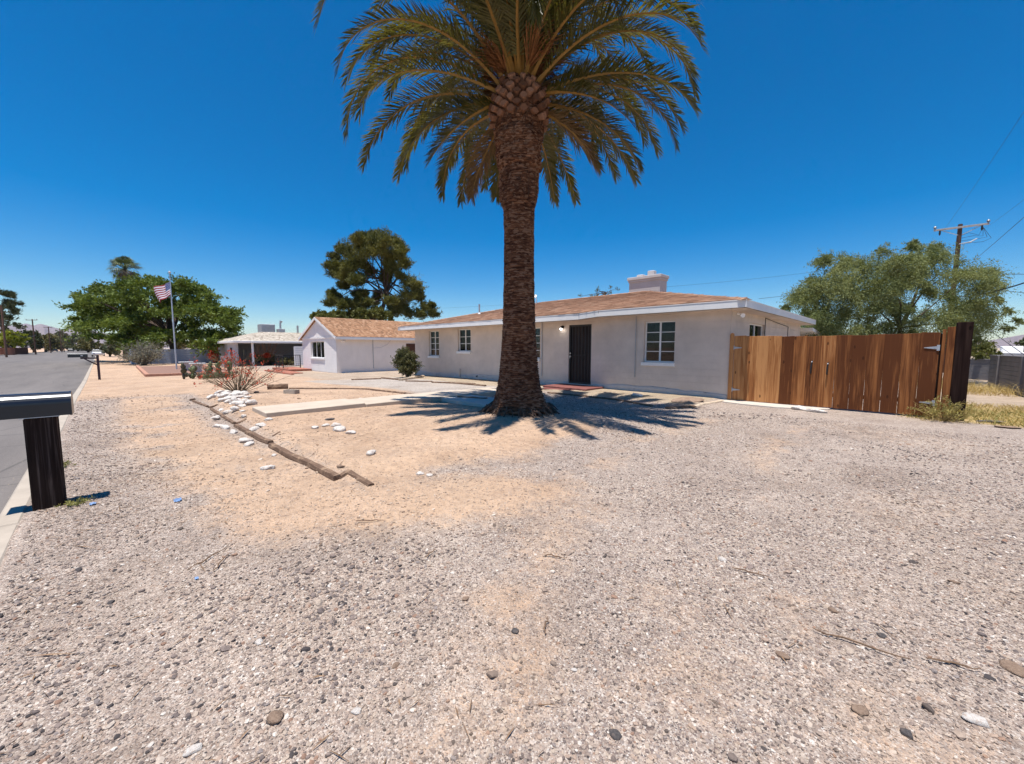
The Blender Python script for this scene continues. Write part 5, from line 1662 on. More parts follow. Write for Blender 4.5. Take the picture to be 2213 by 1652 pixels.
# red brick terrace and kerbs in front
bt = empty('brick_terrace', (-29, 9, ZB), 0, 'low red brick terrace and steps in front of the white house', 'terrace')
M_brk = plain('red_brick', (0.33, 0.13, 0.085), 0.9, 0.3, 9, 0.3, 40)
MB().bbox(-35.3, 8.55, ZB - 0.1, -31.0, WF - 0.03, ZB + 0.16, 0.01).build('upper_step', M_brk, bt)
MB().bbox(-33.0, 7.75, ZB - 0.1, -27.9, 8.53, ZB + 0.075, 0.01).build('lower_step', M_brk, bt)
bl = MB()
for i in range(30):
    bl.bbox(-33.0 + i * 0.215, 7.50, ZB - 0.1, -33.0 + i * 0.215 + 0.205, 7.60, ZB + 0.09, 0.006)
for i in range(30):
    MB().bbox(-33.0 + i * 0.215, 7.50, ZB - 0.1, -33.0 + i * 0.215 + 0.205, 7.60, ZB + 0.09, 0.006).build('brick', M_brk, bt)
rl = empty('iron_railing', (-34.2, 8.7, ZB), 0, 'black iron porch railing left of the white house', 'railing')
for x, y in ((-33.3, 8.8), (-34.4, 8.8), (-35.2, 8.8), (-33.3, 10.0)):
    MB().box(x - 0.03, y - 0.03, ZB + 0.16, x + 0.03, y + 0.03, ZB + 1.15).build('post', M_black, rl)
for z in (ZB + 1.13, ZB + 0.30):
    MB().box(-35.2, 8.775, z - 0.02, -33.3, 8.825, z + 0.02).build('rail', M_black, rl)
    MB().box(-33.325, 8.83, z - 0.02, -33.275, 10.0, z + 0.02).build('rail', M_black, rl)
for i in range(7):
    y = 8.95 + i * 0.15
    MB().box(-33.308, y - 0.008, ZB + 0.3, -33.292, y + 0.008, ZB + 1.12).build('baluster', M_black, rl)
for i in range(11):
    x = -35.05 + i * 0.16
    MB().box(x - 0.008, 8.792, ZB + 0.3, x + 0.008, 8.808, ZB + 1.12).build('baluster', M_black, rl)

# ------------------------------------------------------------------ grey house with carport, further along
fh = empty('carport_house', (-44, 8, ZB), 0, 'low grey house with pale gravel roof and open carport', 'house')
M_gw = stucco('blue_grey_wall', (0.30, 0.315, 0.34), 0.06)
def roofgravel():
    g = NG('pale_roof_gravel'); p = g.pos()
    v = g.voro(p, 5.5); s = g.n('SeparateColor'); g.l(v.outputs['Color'], s.inputs[0])
    c = g.ramp(s.outputs[0], [(0.0, (0.21, 0.175, 0.14)), (0.3, (0.34, 0.29, 0.235)), (0.8, (0.43, 0.37, 0.305)), (1.0, (0.50, 0.44, 0.37))])
    g.principled(c, 0.95, g.bump(v.outputs['Distance'], 0.8, 0.05), 0, 0.1)
    return g.m
M_rg = roofgravel()
FX, FY0, FY1, FXB = -43.0, 7.6, 17.0, -58.0
ez = 1.93
# roof slab with white edge
MB().bbox(FXB, FY0 - 0.3, ez, FX + 0.6, FY1, ez + 0.20, 0.02).build('roof_edge', M_white, fh)
MB().add([(FXB, FY0 - .25, ez + .203), (FX + .5, FY0 - .25, ez + .203), (FX + .5, FY1, ez + .203), (FXB, FY1, ez + .203), (FXB + 4.5, 11.0, 3.15), (FX - 3.2, 10.4, 3.1), (FX - 3.2, 14, 3.1), (FXB + 4.5, 14, 3.15)],
         [(0, 1, 5, 4), (1, 2, 6, 5), (2, 3, 7, 6), (3, 0, 4, 7), (4, 5, 6, 7)]).build('roof', M_rg, fh)
MB().box(FXB, FY0 + 0.3, ZB - .1, FX - 4.4, FY1, ez - 0.002).build('wall', M_gw, fh)
MB().box(FX - 4.38, FY0 + 0.1, ZB - .1, FX - 0.4, FY0 + 0.25, ez - 0.002).build('carport_wall', plain('pale_grey_wall', (0.42, 0.43, 0.46), 0.9, 0.06), fh)
MB().box(FX - 4.3, FY1 - 0.3, ZB - .1, FX + 0.2, FY1 - 0.1, ez - 0.002).build('carport_wall', M_gw, fh)
MB().bbox(FX + 0.2, 8.75, ZB - .1, FX + 0.36, 8.91, ez - 0.002, 0.01).build('post', M_white, fh)
MB().bbox(FX + 0.2, 13.4, ZB - .1, FX + 0.36, 13.56, ez - 0.002, 0.01).build('post', M_white, fh)
wfh = MB().box(FX - 3.0, FY0 + 0.06, 0.55, FX - 2.3, FY0 + 0.098, 1.5).build('window', M_room, fh)
MB().bbox(FX - 6.6, FY0 - 0.28, ez, FX - 6.45, FY0 - 0.12, ez + 0.001).build('porch_beam', M_white, fh)
ck = MB().bbox(FX - 5.6, 10.6, 3.1, FX - 4.2, 11.9, 3.95, 0.03)
cool = ck.build('roof_cooler', M_galv, fh)
for i in range(6):
    MB().box(FX - 4.198, 10.7, 3.2 + i * 0.11, FX - 4.17, 11.8, 3.26 + i * 0.11).build('louvre', M_galv, cool)
MB().tube([(FX - 4.6, 12.5, 3.0), (FX - 4.6, 12.5, 4.1), (FX - 4.6, 12.6, 4.35)], [0.09, 0.09, 0.16], 10).bbox(FX - 5, 12.2, 3.05, FX - 4.1, 12.8, 3.5, 0.02).build('roof_vent', M_galv, fh)
MB().tube([(FX - 6, 14.6, 3.0), (FX - 6, 14.6, 4.0)], 0.10, 10).build('roof_pipe', M_galv, fh)
# white board screen between the two houses
sc_ = empty('board_screen', (-40.2, 13.5, ZB), 0, 'white horizontal board screen beside the carport', 'screen')
for i in range(9):
    MB().box(-40.2, 11.6, ZB + 0.05 + i * 0.2, -40.16, 14.8, ZB + 0.235 + i * 0.2).build('board', M_white, sc_)
for y in (11.65, 13.2, 14.7):
    MB().box(-40.30, y - .05, ZB - 0.05, -40.21, y + .05, ZB + 1.8).build('post', M_white, sc_)
# low panel by the carport
pn = empty('board_fence', (-42.5, 7.0, ZB), 0, 'pale weathered board fence at the carport corner', 'fence')
for i in range(6):
    MB().box(-42.5, 6.35 + i * 0.2, ZB, -42.46, 6.54 + i * 0.2, ZB + 0.98).build('board', plain('grey_board', (0.42, 0.42, 0.40), 0.9, 0.2) if i == 0 else bpy.data.materials['grey_board'], pn)

# blue grey block wall
bw = empty('block_wall', (-56.6, 4.4, ZB), 0, 'long low pale blue block wall at the side of the street', 'wall')
M_bw = plain('pale_blue_paint', (0.36, 0.42, 0.52), 0.85, 0.08, 1.5, 0.2, 25)
for i in range(8):
    MB().bbox(-56.8, 0.95, ZB - 0.05 + i * 0.2, -56.6, 8.1, ZB - 0.05 + i * 0.2 + 0.194, 0.006).build('block_course', M_bw, bw)
MB().bbox(-70, 0.95, ZB - .05, -56.81, 1.15, ZB + 1.54, 0.01).build('return_wall', M_bw, bw)

# bordered bed with the flagpole
bed = empty('edged_bed', (-35, 3, ZB), 0, 'rectangular bed of dark red gravel with a terracotta border', 'garden bed')
M_bord = plain('terracotta_border', (0.42, 0.215, 0.145), 0.9, 0.2, 5, 0.3, 30)
M_redg = plain('red_brown_gravel', (0.235, 0.135, 0.10), 0.95, 0.45, 30, 0.8, 45)
bx0, bx1, by0, by1 = -47.5, -31.6, 1.25, 5.4
MB().box(bx0, by0, ZB - .05, bx1, by1, ZB + 0.06).build('gravel', M_redg, bed)
for k in range(12):
    a = bx0 + (bx1 - bx0) * k / 12; b = bx0 + (bx1 - bx0) * (k + 1) / 12
    MB().bbox(a + .004, by0 - 0.2, ZB - .08, b - .004, by0, ZB + 0.16, 0.015).build('border_block', M_bord, bed)
    MB().bbox(a + .004, by1, ZB - .08, b - .004, by1 + 0.2, ZB + 0.16, 0.015).build('border_block', M_bord, bed)
for k in range(4):
    a = by0 - 0.2 + (by1 - by0 + .4) * k / 4; b = by0 - 0.2 + (by1 - by0 + .4) * (k + 1) / 4
    MB().bbox(bx1 + .002, a + .004, ZB - .08, bx1 + 0.2, b - .004, ZB + 0.16, 0.015).build('border_block', M_bord, bed)
# flagpole and flag
fpx, fpy = float(gz(382, 800, ZB)[0]), float(gz(382, 800, ZB)[1])
pole = empty('flagpole', (fpx, fpy, ZB), 0, 'tall thin metal flagpole standing in the bordered bed', 'flagpole')
M_alu = plain('flagpole_aluminium', (0.50, 0.52, 0.55), 0.35, 0.05, 3, 0, 30, 0.5)
TOP = 7.1
MB().tube([(fpx, fpy, ZB), (fpx, fpy, 3.0), (fpx, fpy, TOP)], [0.055, 0.048, 0.03], 12).build('shaft', M_alu, pole)
MB().lathe([(0.02, -0.09), (0.07, -0.05), (0.09, 0.0), (0.07, 0.05), (0.02, 0.09)], n=12).build('ball', M_alu)
bo = bpy.data.objects['ball']; bo.location = (0, 0, TOP + 0.06 - ZB); bo.parent = pole
M_fr = plain('flag_red', (0.33, 0.03, 0.045), 0.8, 0.06); M_fw = plain('flag_white', (0.72, 0.70, 0.72), 0.8, 0.04); M_fb = plain('flag_blue', (0.035, 0.06, 0.20), 0.8, 0.06)
nu, nv = 30, 26
hv = []
hoist = np.array([fpx, fpy, 6.52])
fly = -CR * 0.93 + CF * 0.15
def flag_pt(u, v, off=0.0):
    return hoist + fly * (u * 1.5 * (0.97 - 0.12 * v)) + UP * (-v * 1.02 - u * 0.62 * (1 - 0.35 * u) - 0.18 * u * v) + CF * (0.20 * math.sin(u * 5.2 + v * 1.6) * u + 0.05 * math.sin(u * 13 + v * 3) + off) + CR * 0.10 * math.sin(v * 4 + u * 3) * u
for i in range(nu + 1):
    for j in range(nv + 1): hv.append(flag_pt(i / nu, j / nv))
ff = []; fmi = []
for i in range(nu):
    for j in range(nv):
        ff.append((i*(nv+1)+j, (i+1)*(nv+1)+j, (i+1)*(nv+1)+j+1, i*(nv+1)+j+1))
        st_ = j * 13 // nv
        fmi.append(2 if (i < nu * 0.4 and st_ < 7) else (0 if st_ % 2 == 0 else 1))
fl_ = MB(); fl_.v = [tuple(p) for p in hv]; fl_.f = ff; fl_.m = fmi
flag = empty('flag', tuple(map(float, hoist)), 0, 'red and white striped flag with blue starred corner drooping on the flagpole', 'flag')
cloth = fl_.build('cloth', [M_fr, M_fw, M_fb], flag, smooth=True)
sm = MB()
for r_ in range(9):
    for c_ in range(6 if r_ % 2 == 0 else 5):
        u = 0.4 * ((c_ + (0.5 if r_ % 2 == 0 else 1.0)) / 6.0); v = (7 / 13) * (r_ + 0.5) / 9.0
        for off in (-0.006, 0.006):
            star = []
            for k in range(10):
                rad_ = 0.024 if k % 2 == 0 else 0.010
                star.append(flag_pt(u + rad_ / 1.4 * math.sin(k * math.pi / 5), v - rad_ * math.cos(k * math.pi / 5), off))
            sm.add(star, [tuple(range(10))])
sm.build('stars', M_fw, flag)
# two concrete garden stools
M_cst = plain('cast_concrete', (0.52, 0.50, 0.48), 0.9, 0.1, 4, 0.2, 40)
for (px, py), lb in (((404, 803), 'pale concrete pedestal with flat top, left of a pair by the flagpole bed'), ((428, 808), 'pale concrete pedestal with flat top, right of a pair by the flagpole bed')):
    p = gz(px, py, ZB)
    s = empty('concrete_pedestal', (p[0], p[1], ZB), 0, lb, 'pedestal', 'pair of concrete pedestals')
    m = MB().prism([(-.20, 0), (.20, 0), (.20, .30), (.17, .32), (.27, .64), (-.27, .64), (-.17, .32), (-.20, .30)], -.16, .16, 'x')
    m.v = [(a + p[0], b + p[1], c + ZB - .03) for a, b, c in m.v]
    m.build('pedestal', M_cst, s)
    MB().bbox(p[0] - .30, p[1] - .42, ZB + .615, p[0] + .30, p[1] + .42, ZB + .70, .012).build('top', M_cst, s)

# ------------------------------------------------------------------ utility poles and wires
M_pole = plank_mat('pole_wood', (0.045, 0.024, 0.018), (0.09, 0.05, 0.036), (0.16, 0.09, 0.06))
M_ins = plain('insulator', (0.18, 0.17, 0.17), 0.3, 0.2)
M_arm = plain('grey_crossarm', (0.36, 0.33, 0.31), 0.9, 0.2, 8)
def utility_pole(p, h, label, arm=2.6, adir=(1, 0), lean=(0, 0), full=False, zb=None):
    zb = gzf(p[0], p[1]) - 0.3 if zb is None else zb
    o = empty('utility_pole', (p[0], p[1], zb), 0, label, 'utility pole', 'utility poles')
    tx, ty = p[0] + lean[0], p[1] + lean[1]
    MB().tube([(p[0], p[1], zb), ((p[0] + tx) / 2, (p[1] + ty) / 2, h / 2), (tx, ty, h)], [0.17, 0.145, 0.12], 12).build('shaft', M_pole, o)
    if arm:
        a = np.array([adir[0], adir[1], 0.0]); a /= np.linalg.norm(a)
        c = np.array([tx, ty, h - 0.25]); nrm_ = np.array([-a[1], a[0], 0]) * -0.16
        e0 = c - a * arm / 2 + nrm_; e1 = c + a * arm / 2 + nrm_
        MB().beam(e0, e1, 0.10, 0.13, 0.008).build('crossarm', M_arm if full else M_pole, o)
        for t in ((0.02, 0.98) if full else (0.03, 0.97)):
            q_ = e0 * (1 - t) + e1 * t
            MB().tube([q_ + UP * 0.06, q_ + UP * 0.12, q_ + UP * 0.13, q_ + UP * 0.2, q_ + UP * 0.21, q_ + UP * 0.29], [0.03, 0.03, 0.09, 0.07, 0.10, 0.05], 10).build('insulator', M_ins, o)
        if full:
            for sg in (-1, 1):
                MB().beam(c + a * sg * arm * 0.36 + nrm_ - UP * 0.06, c + a * sg * 0.1 + nrm_ - UP * 0.55, 0.02, 0.05).build('brace', M_galv, o)
                q_ = c + a * sg * arm * 0.38 + nrm_
                MB().tube([q_ - UP * 0.06, q_ - UP * 0.3, q_ - UP * 0.42], [0.05, 0.06, 0.03], 8).build('fuse_holder', M_black, o)
            MB().tube([c - UP * 1.2 + nrm_, c - UP * 1.2 + nrm_ * 3 + a * 0.5, c - UP * 1.0 + nrm_ * 3 + a * 0.8], [0.03, 0.05, 0.03], 6).build('bracket', M_galv, o)
            for k in range(4):
                pts = [c - UP * (0.6 + 0.2 * k) + nrm_ + a * 0.05, c - UP * (0.5 + 0.25 * k) + nrm_ * 2 + a * (0.4 + 0.25 * k), c - UP * (0.75 + 0.1 * k) + nrm_ * 2 + a * (0.9 + 0.2 * k), c - UP * (0.2) + nrm_ + a * (1.1)]
                MB().tube(pts, 0.012, 5).build('jumper_wire', M_black, o)
    return o
up = at(2046, 752, 30)
utility_pole((float(up[0]), float(up[1])), 1.5 + (752 - 500) / 850 * 30 + 0.2, 'brown timber utility pole with grey crossarm behind the gate', 2.75, (1, 0.12), full=True, lean=(0.1, 0.05))
for px, py, Y, lb, arm in ((76, 691, 105, 'nearer street utility pole with wide crossarm', 3.0), (109, 707, 140, 'second street utility pole with crossarm, leaning a little', 3.0),
                      (133, 710, 160, 'third street pole, first of a close pair', 0.0), (138, 715, 168, 'fourth street pole, second of a close pair', 0.0), (147, 721, 210, 'fifth, small distant street pole', 1.6), (152, 726, 240, 'sixth, smallest distant street pole', 1.6)):
    p = at(px, 752, Y)
    utility_pole((float(p[0]), float(p[1])), 1.5 + (752 - py) / 850 * Y, lb, arm, (S2, S2), lean=(0, 0))
p = at(12, 752, 75)
utility_pole((float(p[0]), float(p[1])), 9.5, 'dark utility pole at the left edge in front of the pine', 0, lean=(-0.3, 0))
M_wire = plain('black_cable', (0.03, 0.03, 0.035), 0.6, 0.1)
def wire(name, a, b, sag, rad, label, n=16):
    a = np.array(a); b = np.array(b)
    pts = [a * (1 - t) + b * t - UP * sag * 4 * t * (1 - t) for t in np.linspace(0, 1, n)]
    o = MB().tube(pts, rad, 5).build(name, M_wire)
    tag(o, label, 'wire')
A_ = at(2127, 497, 30.0)
wire('power_line', at(2018, 503, 30), at(2052, 380, 11), 0.0, 0.006, 'power line rising from the left end of the crossarm') if False else None
wire('power_line', at(2087, 578, 34), at(2260, 428, 16), 0.05, 0.012, 'thin power line slanting up to the right edge')
wire('power_line', at(2040, 497, 30), at(2240, 200, 12), 0.1, 0.006, 'faint power line rising steeply to the upper right')
wire('power_line', at(2127, 495, 30), at(2260, 395, 18), 0.05, 0.006, 'faint power line right of the crossarm')
wire('service_cable', at(2040, 640, 30), at(2280, 588, 14), 0.35, 0.028, 'thick black service cable sloping up to the right')
wire('telephone_line', at(2105, 593, 30), at(2290, 593, 22), 0.0, 0.016, 'level telephone line right of the pole')
wire('telephone_line', at(2050, 610, 30), at(2290, 640, 20), 0.1, 0.014, 'telephone line dipping to the right edge')
wire('guy_wire', at(2085, 700, 30), at(2195, 772, 26), 0.0, 0.014, 'slack wire running down behind the alley wall, lower one')
wire('guy_wire', at(2105, 690, 26), at(2260, 800, 18), 0.0, 0.016, 'slack wire running down to the white roof, upper one')
wire('roof_wire', at(1430, 621, 26), at(2045, 545, 30), 0.25, 0.006, 'thin wire from behind the chimney to the utility pole')
wire('roof_wire', at(900, 668, 60), at(1330, 640, 40), 0.2, 0.007, 'thin wire above the roof left of the chimney')
wire('roof_wire', at(1640, 646, 17), at(1760, 633, 27), 0.0, 0.008, 'thin wire from the eave corner to the feathery tree')
wire('street_line', at(2, 700, 80), at(78, 724, 105), 1.5, 0.05, 'sagging cable beside the street pine')
# ------------------------------------------------------------------ alley walls and roofs at the right
def block_wall(name, a, b, h, label, z0, mat_, n, cap=True):
    a = np.array([a[0], a[1], z0]); b = np.array([b[0], b[1], z0])
    o = empty(name, tuple(map(float, a)), 0, label, 'wall')
    L_ = np.linalg.norm(b - a)
    for i in range(n):
        e = h / n
        MB().beam(a + UP * (i * e + e / 2), b + UP * (i * e + e / 2), 0.2, e - 0.006, 0.005).build('block_course', mat_, o)
    d = (b - a) / L_
    k = 0.0
    while k <= L_:
        q_ = a + d * k
        MB().bbox(q_[0] - .17, q_[1] - .17, z0 - .1, q_[0] + .17, q_[1] + .17, z0 + h + 0.04, 0.01).build('pier', mat_, o)
        k += 3.0
    if cap: MB().beam(a + UP * (h + 0.03), b + UP * (h + 0.03), 0.26, 0.055, 0.006).build('coping', mat_, o)
    return o
M_alley = plain('grey_block', (0.215, 0.20, 0.20), 0.95, 0.14, 2, 0.4, 22)
za = -0.42
a1 = gz(2140, 838, za); a0 = gz(2213, 857, za)
d_ = (a0 - a1); a0 = a1 + d_ * 3.0
block_wall('alley_wall', a0, a1, 1.52, 'dark grey block wall along the right side of the alley', za, M_alley, 8)
b0 = gz(2150, 824, za); b1 = gz(2094, 820, za) 
b0 = b1 + (b0 - b1) * 1.2
block_wall('alley_wall', b0, b1, 1.2, 'further grey block wall closing the end of the alley', za, M_alley, 6)
ah = empty('shed_house', tuple(map(float, at(2200, 770, 33) * np.array([1, 1, 0]))), 0, 'low house with a white roof edge behind the alley wall', 'house')
p = at(2168, 775, 30); q2 = at(2330, 775, 24)
c = [p, q2]
MB().beam((p[0], p[1], 0.35), (q2[0], q2[1], 0.35), 3.0, 1.2).build('wall', M_gw, ah)
MB().beam((p[0], p[1], 1.06), (q2[0], q2[1], 1.06), 3.6, 0.20, 0.02).build('roof', M_white, ah)
q3 = at(2185, 762, 29.5)
MB().bbox(q3[0] - .5, q3[1] - .5, 1.16, q3[0] + .5, q3[1] + .5, 1.62, .04).build('roof_cooler', M_white, ah)
# brown wall across the street, at the left edge
M_adobe = plain('brown_adobe', (0.20, 0.085, 0.055), 0.95, 0.12, 1, 0.2, 10)
p = at(-40, 752, 95); q2 = at(31, 752, 98); q3 = at(60, 752, 108)
block_wall('adobe_wall', p, q2, 1.75, 'plain brown adobe wall across the street', -0.25, M_adobe, 1, False)
block_wall('adobe_wall', at(33, 752, 106), q3, 1.75, 'darker stretch of brown wall behind the yellow green bush', -0.25, plain('dark_adobe', (0.10, 0.05, 0.035), 0.95, 0.12), 1, False)
# cars
def car(p, heading, label, colr, group=None):
    o = empty('parked_car', (float(p[0]), float(p[1]), -0.3), heading, label, 'car', group)
    M_ = plain('car_paint_' + label.split()[0], colr, 0.25, 0.03, 2, 0, 30, 0.0, 0.6)
    zz0 = 0.0
    # stations along y (length), half width, belt height profile
    st = [(-2.2, 0.78, 0.55, 0.75), (-2.0, 0.86, 0.35, 0.92), (-1.2, 0.9, 0.28, 0.98), (0.9, 0.9, 0.28, 0.95), (1.8, 0.86, 0.32, 0.85), (2.2, 0.74, 0.5, 0.68)]
    v = []; f = []
    for y, w, z0_, z1_ in st:
        v += [(-w, y, z0_), (w, y, z0_), (w * 1.0, y, (z0_ + z1_) / 2), (w * 0.94, y, z1_), (-w * 0.94, y, z1_), (-w, y, (z0_ + z1_) / 2)]
    for i in range(len(st) - 1):
        for k in range(6): f.append((i*6+k, i*6+(k+1) % 6, (i+1)*6+(k+1) % 6, (i+1)*6+k))
    f += [tuple(range(6))[::-1], tuple(30 + k for k in range(6))]
    def loc(m, nm, mt, par=o):
        ob = m.build(nm, mt); ob.parent = par; return ob
    bd = loc(MB().add(v, f), 'body', M_)
    cb = [(-1.75, 0.78, 0.94), (-1.2, 0.66, 1.42), (0.1, 0.66, 1.44), (1.0, 0.78, 0.94)]
    v = []; f = []
    for y, w, z in cb: v += [(-w, y, z), (w, y, z)]
    v2 = [(-0.8, -1.75, .93), (0.8, -1.75, .93), (0.8, 1.0, .93), (-0.8, 1.0, .93)]
    m = MB().add([(-.8, -1.75, .93), (.8, -1.75, .93), (.8, 1.0, .93), (-.8, 1.0, .93), (-.64, -1.15, 1.40), (.64, -1.15, 1.40), (.64, 0.1, 1.42), (-.64, 0.1, 1.42)], [(0, 1, 5, 4), (1, 2, 6, 5), (2, 3, 7, 6), (3, 0, 4, 7)])
    loc(m, 'cabin_glass', M_black)
    loc(MB().bbox(-.66, -1.18, 1.39, .66, 0.13, 1.46, 0.03), 'cabin_roof', M_)
    for x in (-.84, .84):
        for y in (-1.35, 1.35):
            t = MB().tube([(x - .1, y, .32), (x + .1, y, .32)], .32, 16)
            w_o = loc(t, 'wheel', M_black)
            loc(MB().tube([(x - .11, y, .32), (x + .11, y, .32)], .18, 12), 'rim', M_galv, w_o)
    for x in (-.62, .62):
        loc(MB().bbox(x - .16, -2.23, .68, x + .16, -2.12, .80, .01), 'tail_light', M_redc)
    return o
car(at(211, 752, 82), R(91), 'white car parked at the kerb beyond the big green tree', (0.75, 0.75, 0.77))
car(at(152, 752, 190), R(91), 'dark car far down the street', (0.02, 0.02, 0.025))
car(at(113, 752, 185), R(60), 'charcoal car standing in a drive across the street', (0.05, 0.05, 0.055))
# ------------------------------------------------------------------ vegetation
def in_poly(x, y, poly):
    c = np.zeros(len(x), bool)
    n = len(poly)
    for i in range(n):
        x0, y0 = poly[i]; x1, y1 = poly[(i + 1) % n]
        m = ((y0 > y) != (y1 > y)) & (x < (x1 - x0) * (y - y0) / (y1 - y0 + 1e-12) + x0)
        c ^= m
    return c
def sample_poly(poly, n, r):
    P = np.array(poly, float); lo = P.min(0); hi = P.max(0)
    out = np.zeros((0, 2))
    while len(out) < n:
        q_ = r.uniform(lo, hi, (n * 3, 2))
        out = np.concatenate([out, q_[in_poly(q_[:, 0], q_[:, 1], poly)]])
    return out[:n]
def unit(a): return a / (np.linalg.norm(a, axis=-1, keepdims=True) + 1e-9)
def leaf_faces(P, D, ln, wd, r, twist=None):
    """one lozenge leaf per point: base, two sides, tip"""
    n = len(P)
    side = unit(np.cross(D, r.normal(size=(n, 3))))
    ln = np.broadcast_to(ln, (n,))[:, None]; wd = np.broadcast_to(wd, (n,))[:, None]
    mid = P + D * ln * 0.45
    V = np.stack([P, mid + side * wd, P + D * ln, mid - side * wd], 1).reshape(-1, 3)
    F = np.arange(4 * n).reshape(-1, 4)
    return V, F
M_treebark = plain('tree_bark', (0.085, 0.06, 0.045), 0.95, 0.3, 6, 0.5, 20)
def sprays(C, Rr, axis, style, r, per, leaves, ln, wd, flat=0.7):
    """clumps C (n,3) radius Rr -> leaf arrays; every clump is a set of leafy twigs"""
    n = len(C)
    ci = np.repeat(np.arange(n), per)
    m = len(ci)
    outward = unit((C - axis) * np.array([1, 1, 0.6]))[ci]
    rnd = unit(r.normal(size=(m, 3)))
    if style == 'flat': d = unit(outward * 0.8 + rnd * np.array([1, 1, 0.35]) + UP * 0.10)
    elif style == 'pine': d = unit(outward * 0.45 + rnd * 0.75 + UP * 0.75)
    elif style == 'droop': d = unit(outward * 0.55 + rnd * 0.8 - UP * 0.10)
    else: d = unit(outward * 0.4 + rnd)
    st = C[ci] + rnd[::-1] * Rr[ci][:, None] * 0.85 * np.array([1, 1, flat]) * r.random((m, 1))
    L_ = Rr[ci] * r.uniform(0.45, 1.15, m)
    li = np.repeat(np.arange(m), leaves)
    t = r.random(len(li)) ** 0.8
    P = st[li] + d[li] * (L_[li] * t)[:, None]
    if style == 'droop': P = P - UP * (L_[li] * t ** 2 * 0.55)[:, None]
    if style == 'flat': P = P - UP * (L_[li] * t ** 2 * 0.22)[:, None]
    P = P + r.normal(size=P.shape) * (Rr[ci][li] * 0.09)[:, None]
    D = d[li] + r.normal(size=P.shape) * (0.55 if style == 'pine' else 0.8)
    if style == 'droop': D = D - UP * 0.5
    D = unit(D)
    s = r.uniform(0.7, 1.25, len(P))
    return leaf_faces(P, D, ln * s, wd * s, r)
def limb(mb, a, b, r0, r1, r, bow=0.12, n=6):
    a = np.array(a, float); b = np.array(b, float); L_ = np.linalg.norm(b - a)
    off = r.normal(size=3) * bow * L_
    pts = [a * (1 - t) + b * t + off * math.sin(math.pi * t) + UP * 0.06 * L_ * math.sin(math.pi * t) for t in np.linspace(0, 1, n)]
    mb.tube(pts, list(np.linspace(r0, r1, n)), 7)
    return pts
def tree(name, label, poly, Y, depth, base, n_clump, rpx, per, leaves, ln, wd, mat_, style='flat', trunk_r=0.25, fork=0.45, cat='tree', group=None, seed=0, n_limb=14, flat=0.7, extra=None, bark=None, kind_crown=None):
    r = np.random.default_rng(seed + 1000)
    pts = sample_poly(poly, n_clump, r)
    Pp = np.array(poly, float); c0 = Pp.mean(0); hw = (Pp[:, 0].max() - Pp[:, 0].min()) / 2
    C = []; Rr = []
    for px, py in pts:
        edge_ = min(1.0, abs(px - c0[0]) / hw)
        d = r.normal() * depth * math.sqrt(max(0.05, 1 - edge_ ** 2)) * 0.6
        C.append(at(px, py, Y + d)); Rr.append(r.uniform(*rpx) / 850.0 * Y)
    if extra:
        for px, py, rp, dd in extra:
            C.append(at(px, py, Y + dd)); Rr.append(rp / 850.0 * Y)
    C = np.array(C); Rr = np.array(Rr)
    b = np.array(base, float)
    o = empty(name, (float(b[0]), float(b[1]), float(b[2])), 0, label, cat, group)
    zt = C[:, 2].max()
    f_ = b + UP * (C[:, 2].min() - b[2] + (zt - C[:, 2].min()) * fork * 0.5)
    f_ = f_ * np.array([1, 1, 1]) + (C.mean(0) - b) * np.array([0.25, 0.25, 0])
    tm = MB()
    limb(tm, b - UP * 0.2, f_, trunk_r, trunk_r * 0.75, r, 0.03)
    top = C[np.argmax(C[:, 2])]
    limb(tm, f_, f_ * 0.35 + top * 0.65, trunk_r * 0.75, trunk_r * 0.25, r, 0.05)
    tm.build('trunk', bark or M_treebark, o)
    order = np.argsort(-Rr)[:max(n_limb, 1)]
    bm_ = MB()
    for k in order:
        s0 = f_ + (f_ * 0.35 + top * 0.65 - f_) * r.uniform(0, 0.7) if style == 'pine' else f_ + (r.random() * 0.3) * (C[k] - f_) * np.array([0.2, 0.2, 0.2])
        limb(bm_, s0, C[k], trunk_r * 0.42, trunk_r * 0.08, r, 0.10)
    bm_.build('branches', bark or M_treebark, o)
    V, F = sprays(C, Rr, C.mean(0) - UP * 0.3 * (zt - C[:, 2].min()), style, r, per, leaves, ln, wd, flat)
    np_mesh('crown', V, F, mat_, o)
    return o

M_pine = leafy('pine_needles', (0.070, 0.078, 0.018), (0.180, 0.170, 0.042), 0.2, 0.6, 0.35)
M_mesq = leafy('mesquite_leaf', (0.075, 0.115, 0.018), (0.17, 0.215, 0.040), 0.28, 0.6, 0.30)
M_verde = leafy('palo_verde_leaf', (0.112, 0.142, 0.050), (0.245, 0.265, 0.105), 0.32, 0.6, 0.5)
M_bush = leafy('bush_leaf', (0.060, 0.066, 0.018), (0.145, 0.135, 0.050), 0.18, 0.5, 2.0, 0.4)
M_round = leafy('round_tree_leaf', (0.085, 0.098, 0.022), (0.175, 0.17, 0.045), 0.18, 0.6, 0.8)
M_yel = leafy('yellow_green_leaf', (0.16, 0.19, 0.015), (0.30, 0.32, 0.03), 0.25, 0.6, 0.3)
M_dusty = leafy('dusty_leaf', (0.085, 0.095, 0.055), (0.16, 0.165, 0.09), 0.2, 0.7, 0.2)
M_brownl = leafy('brownish_leaf', (0.12, 0.11, 0.045), (0.20, 0.175, 0.07), 0.2, 0.7, 0.2)
M_darkl = leafy('dark_leaf', (0.030, 0.042, 0.014), (0.075, 0.085, 0.03), 0.15, 0.6, 0.25)
M_sage = leafy('sage_leaf', (0.17, 0.165, 0.115), (0.30, 0.285, 0.21), 0.15, 0.7, 3)
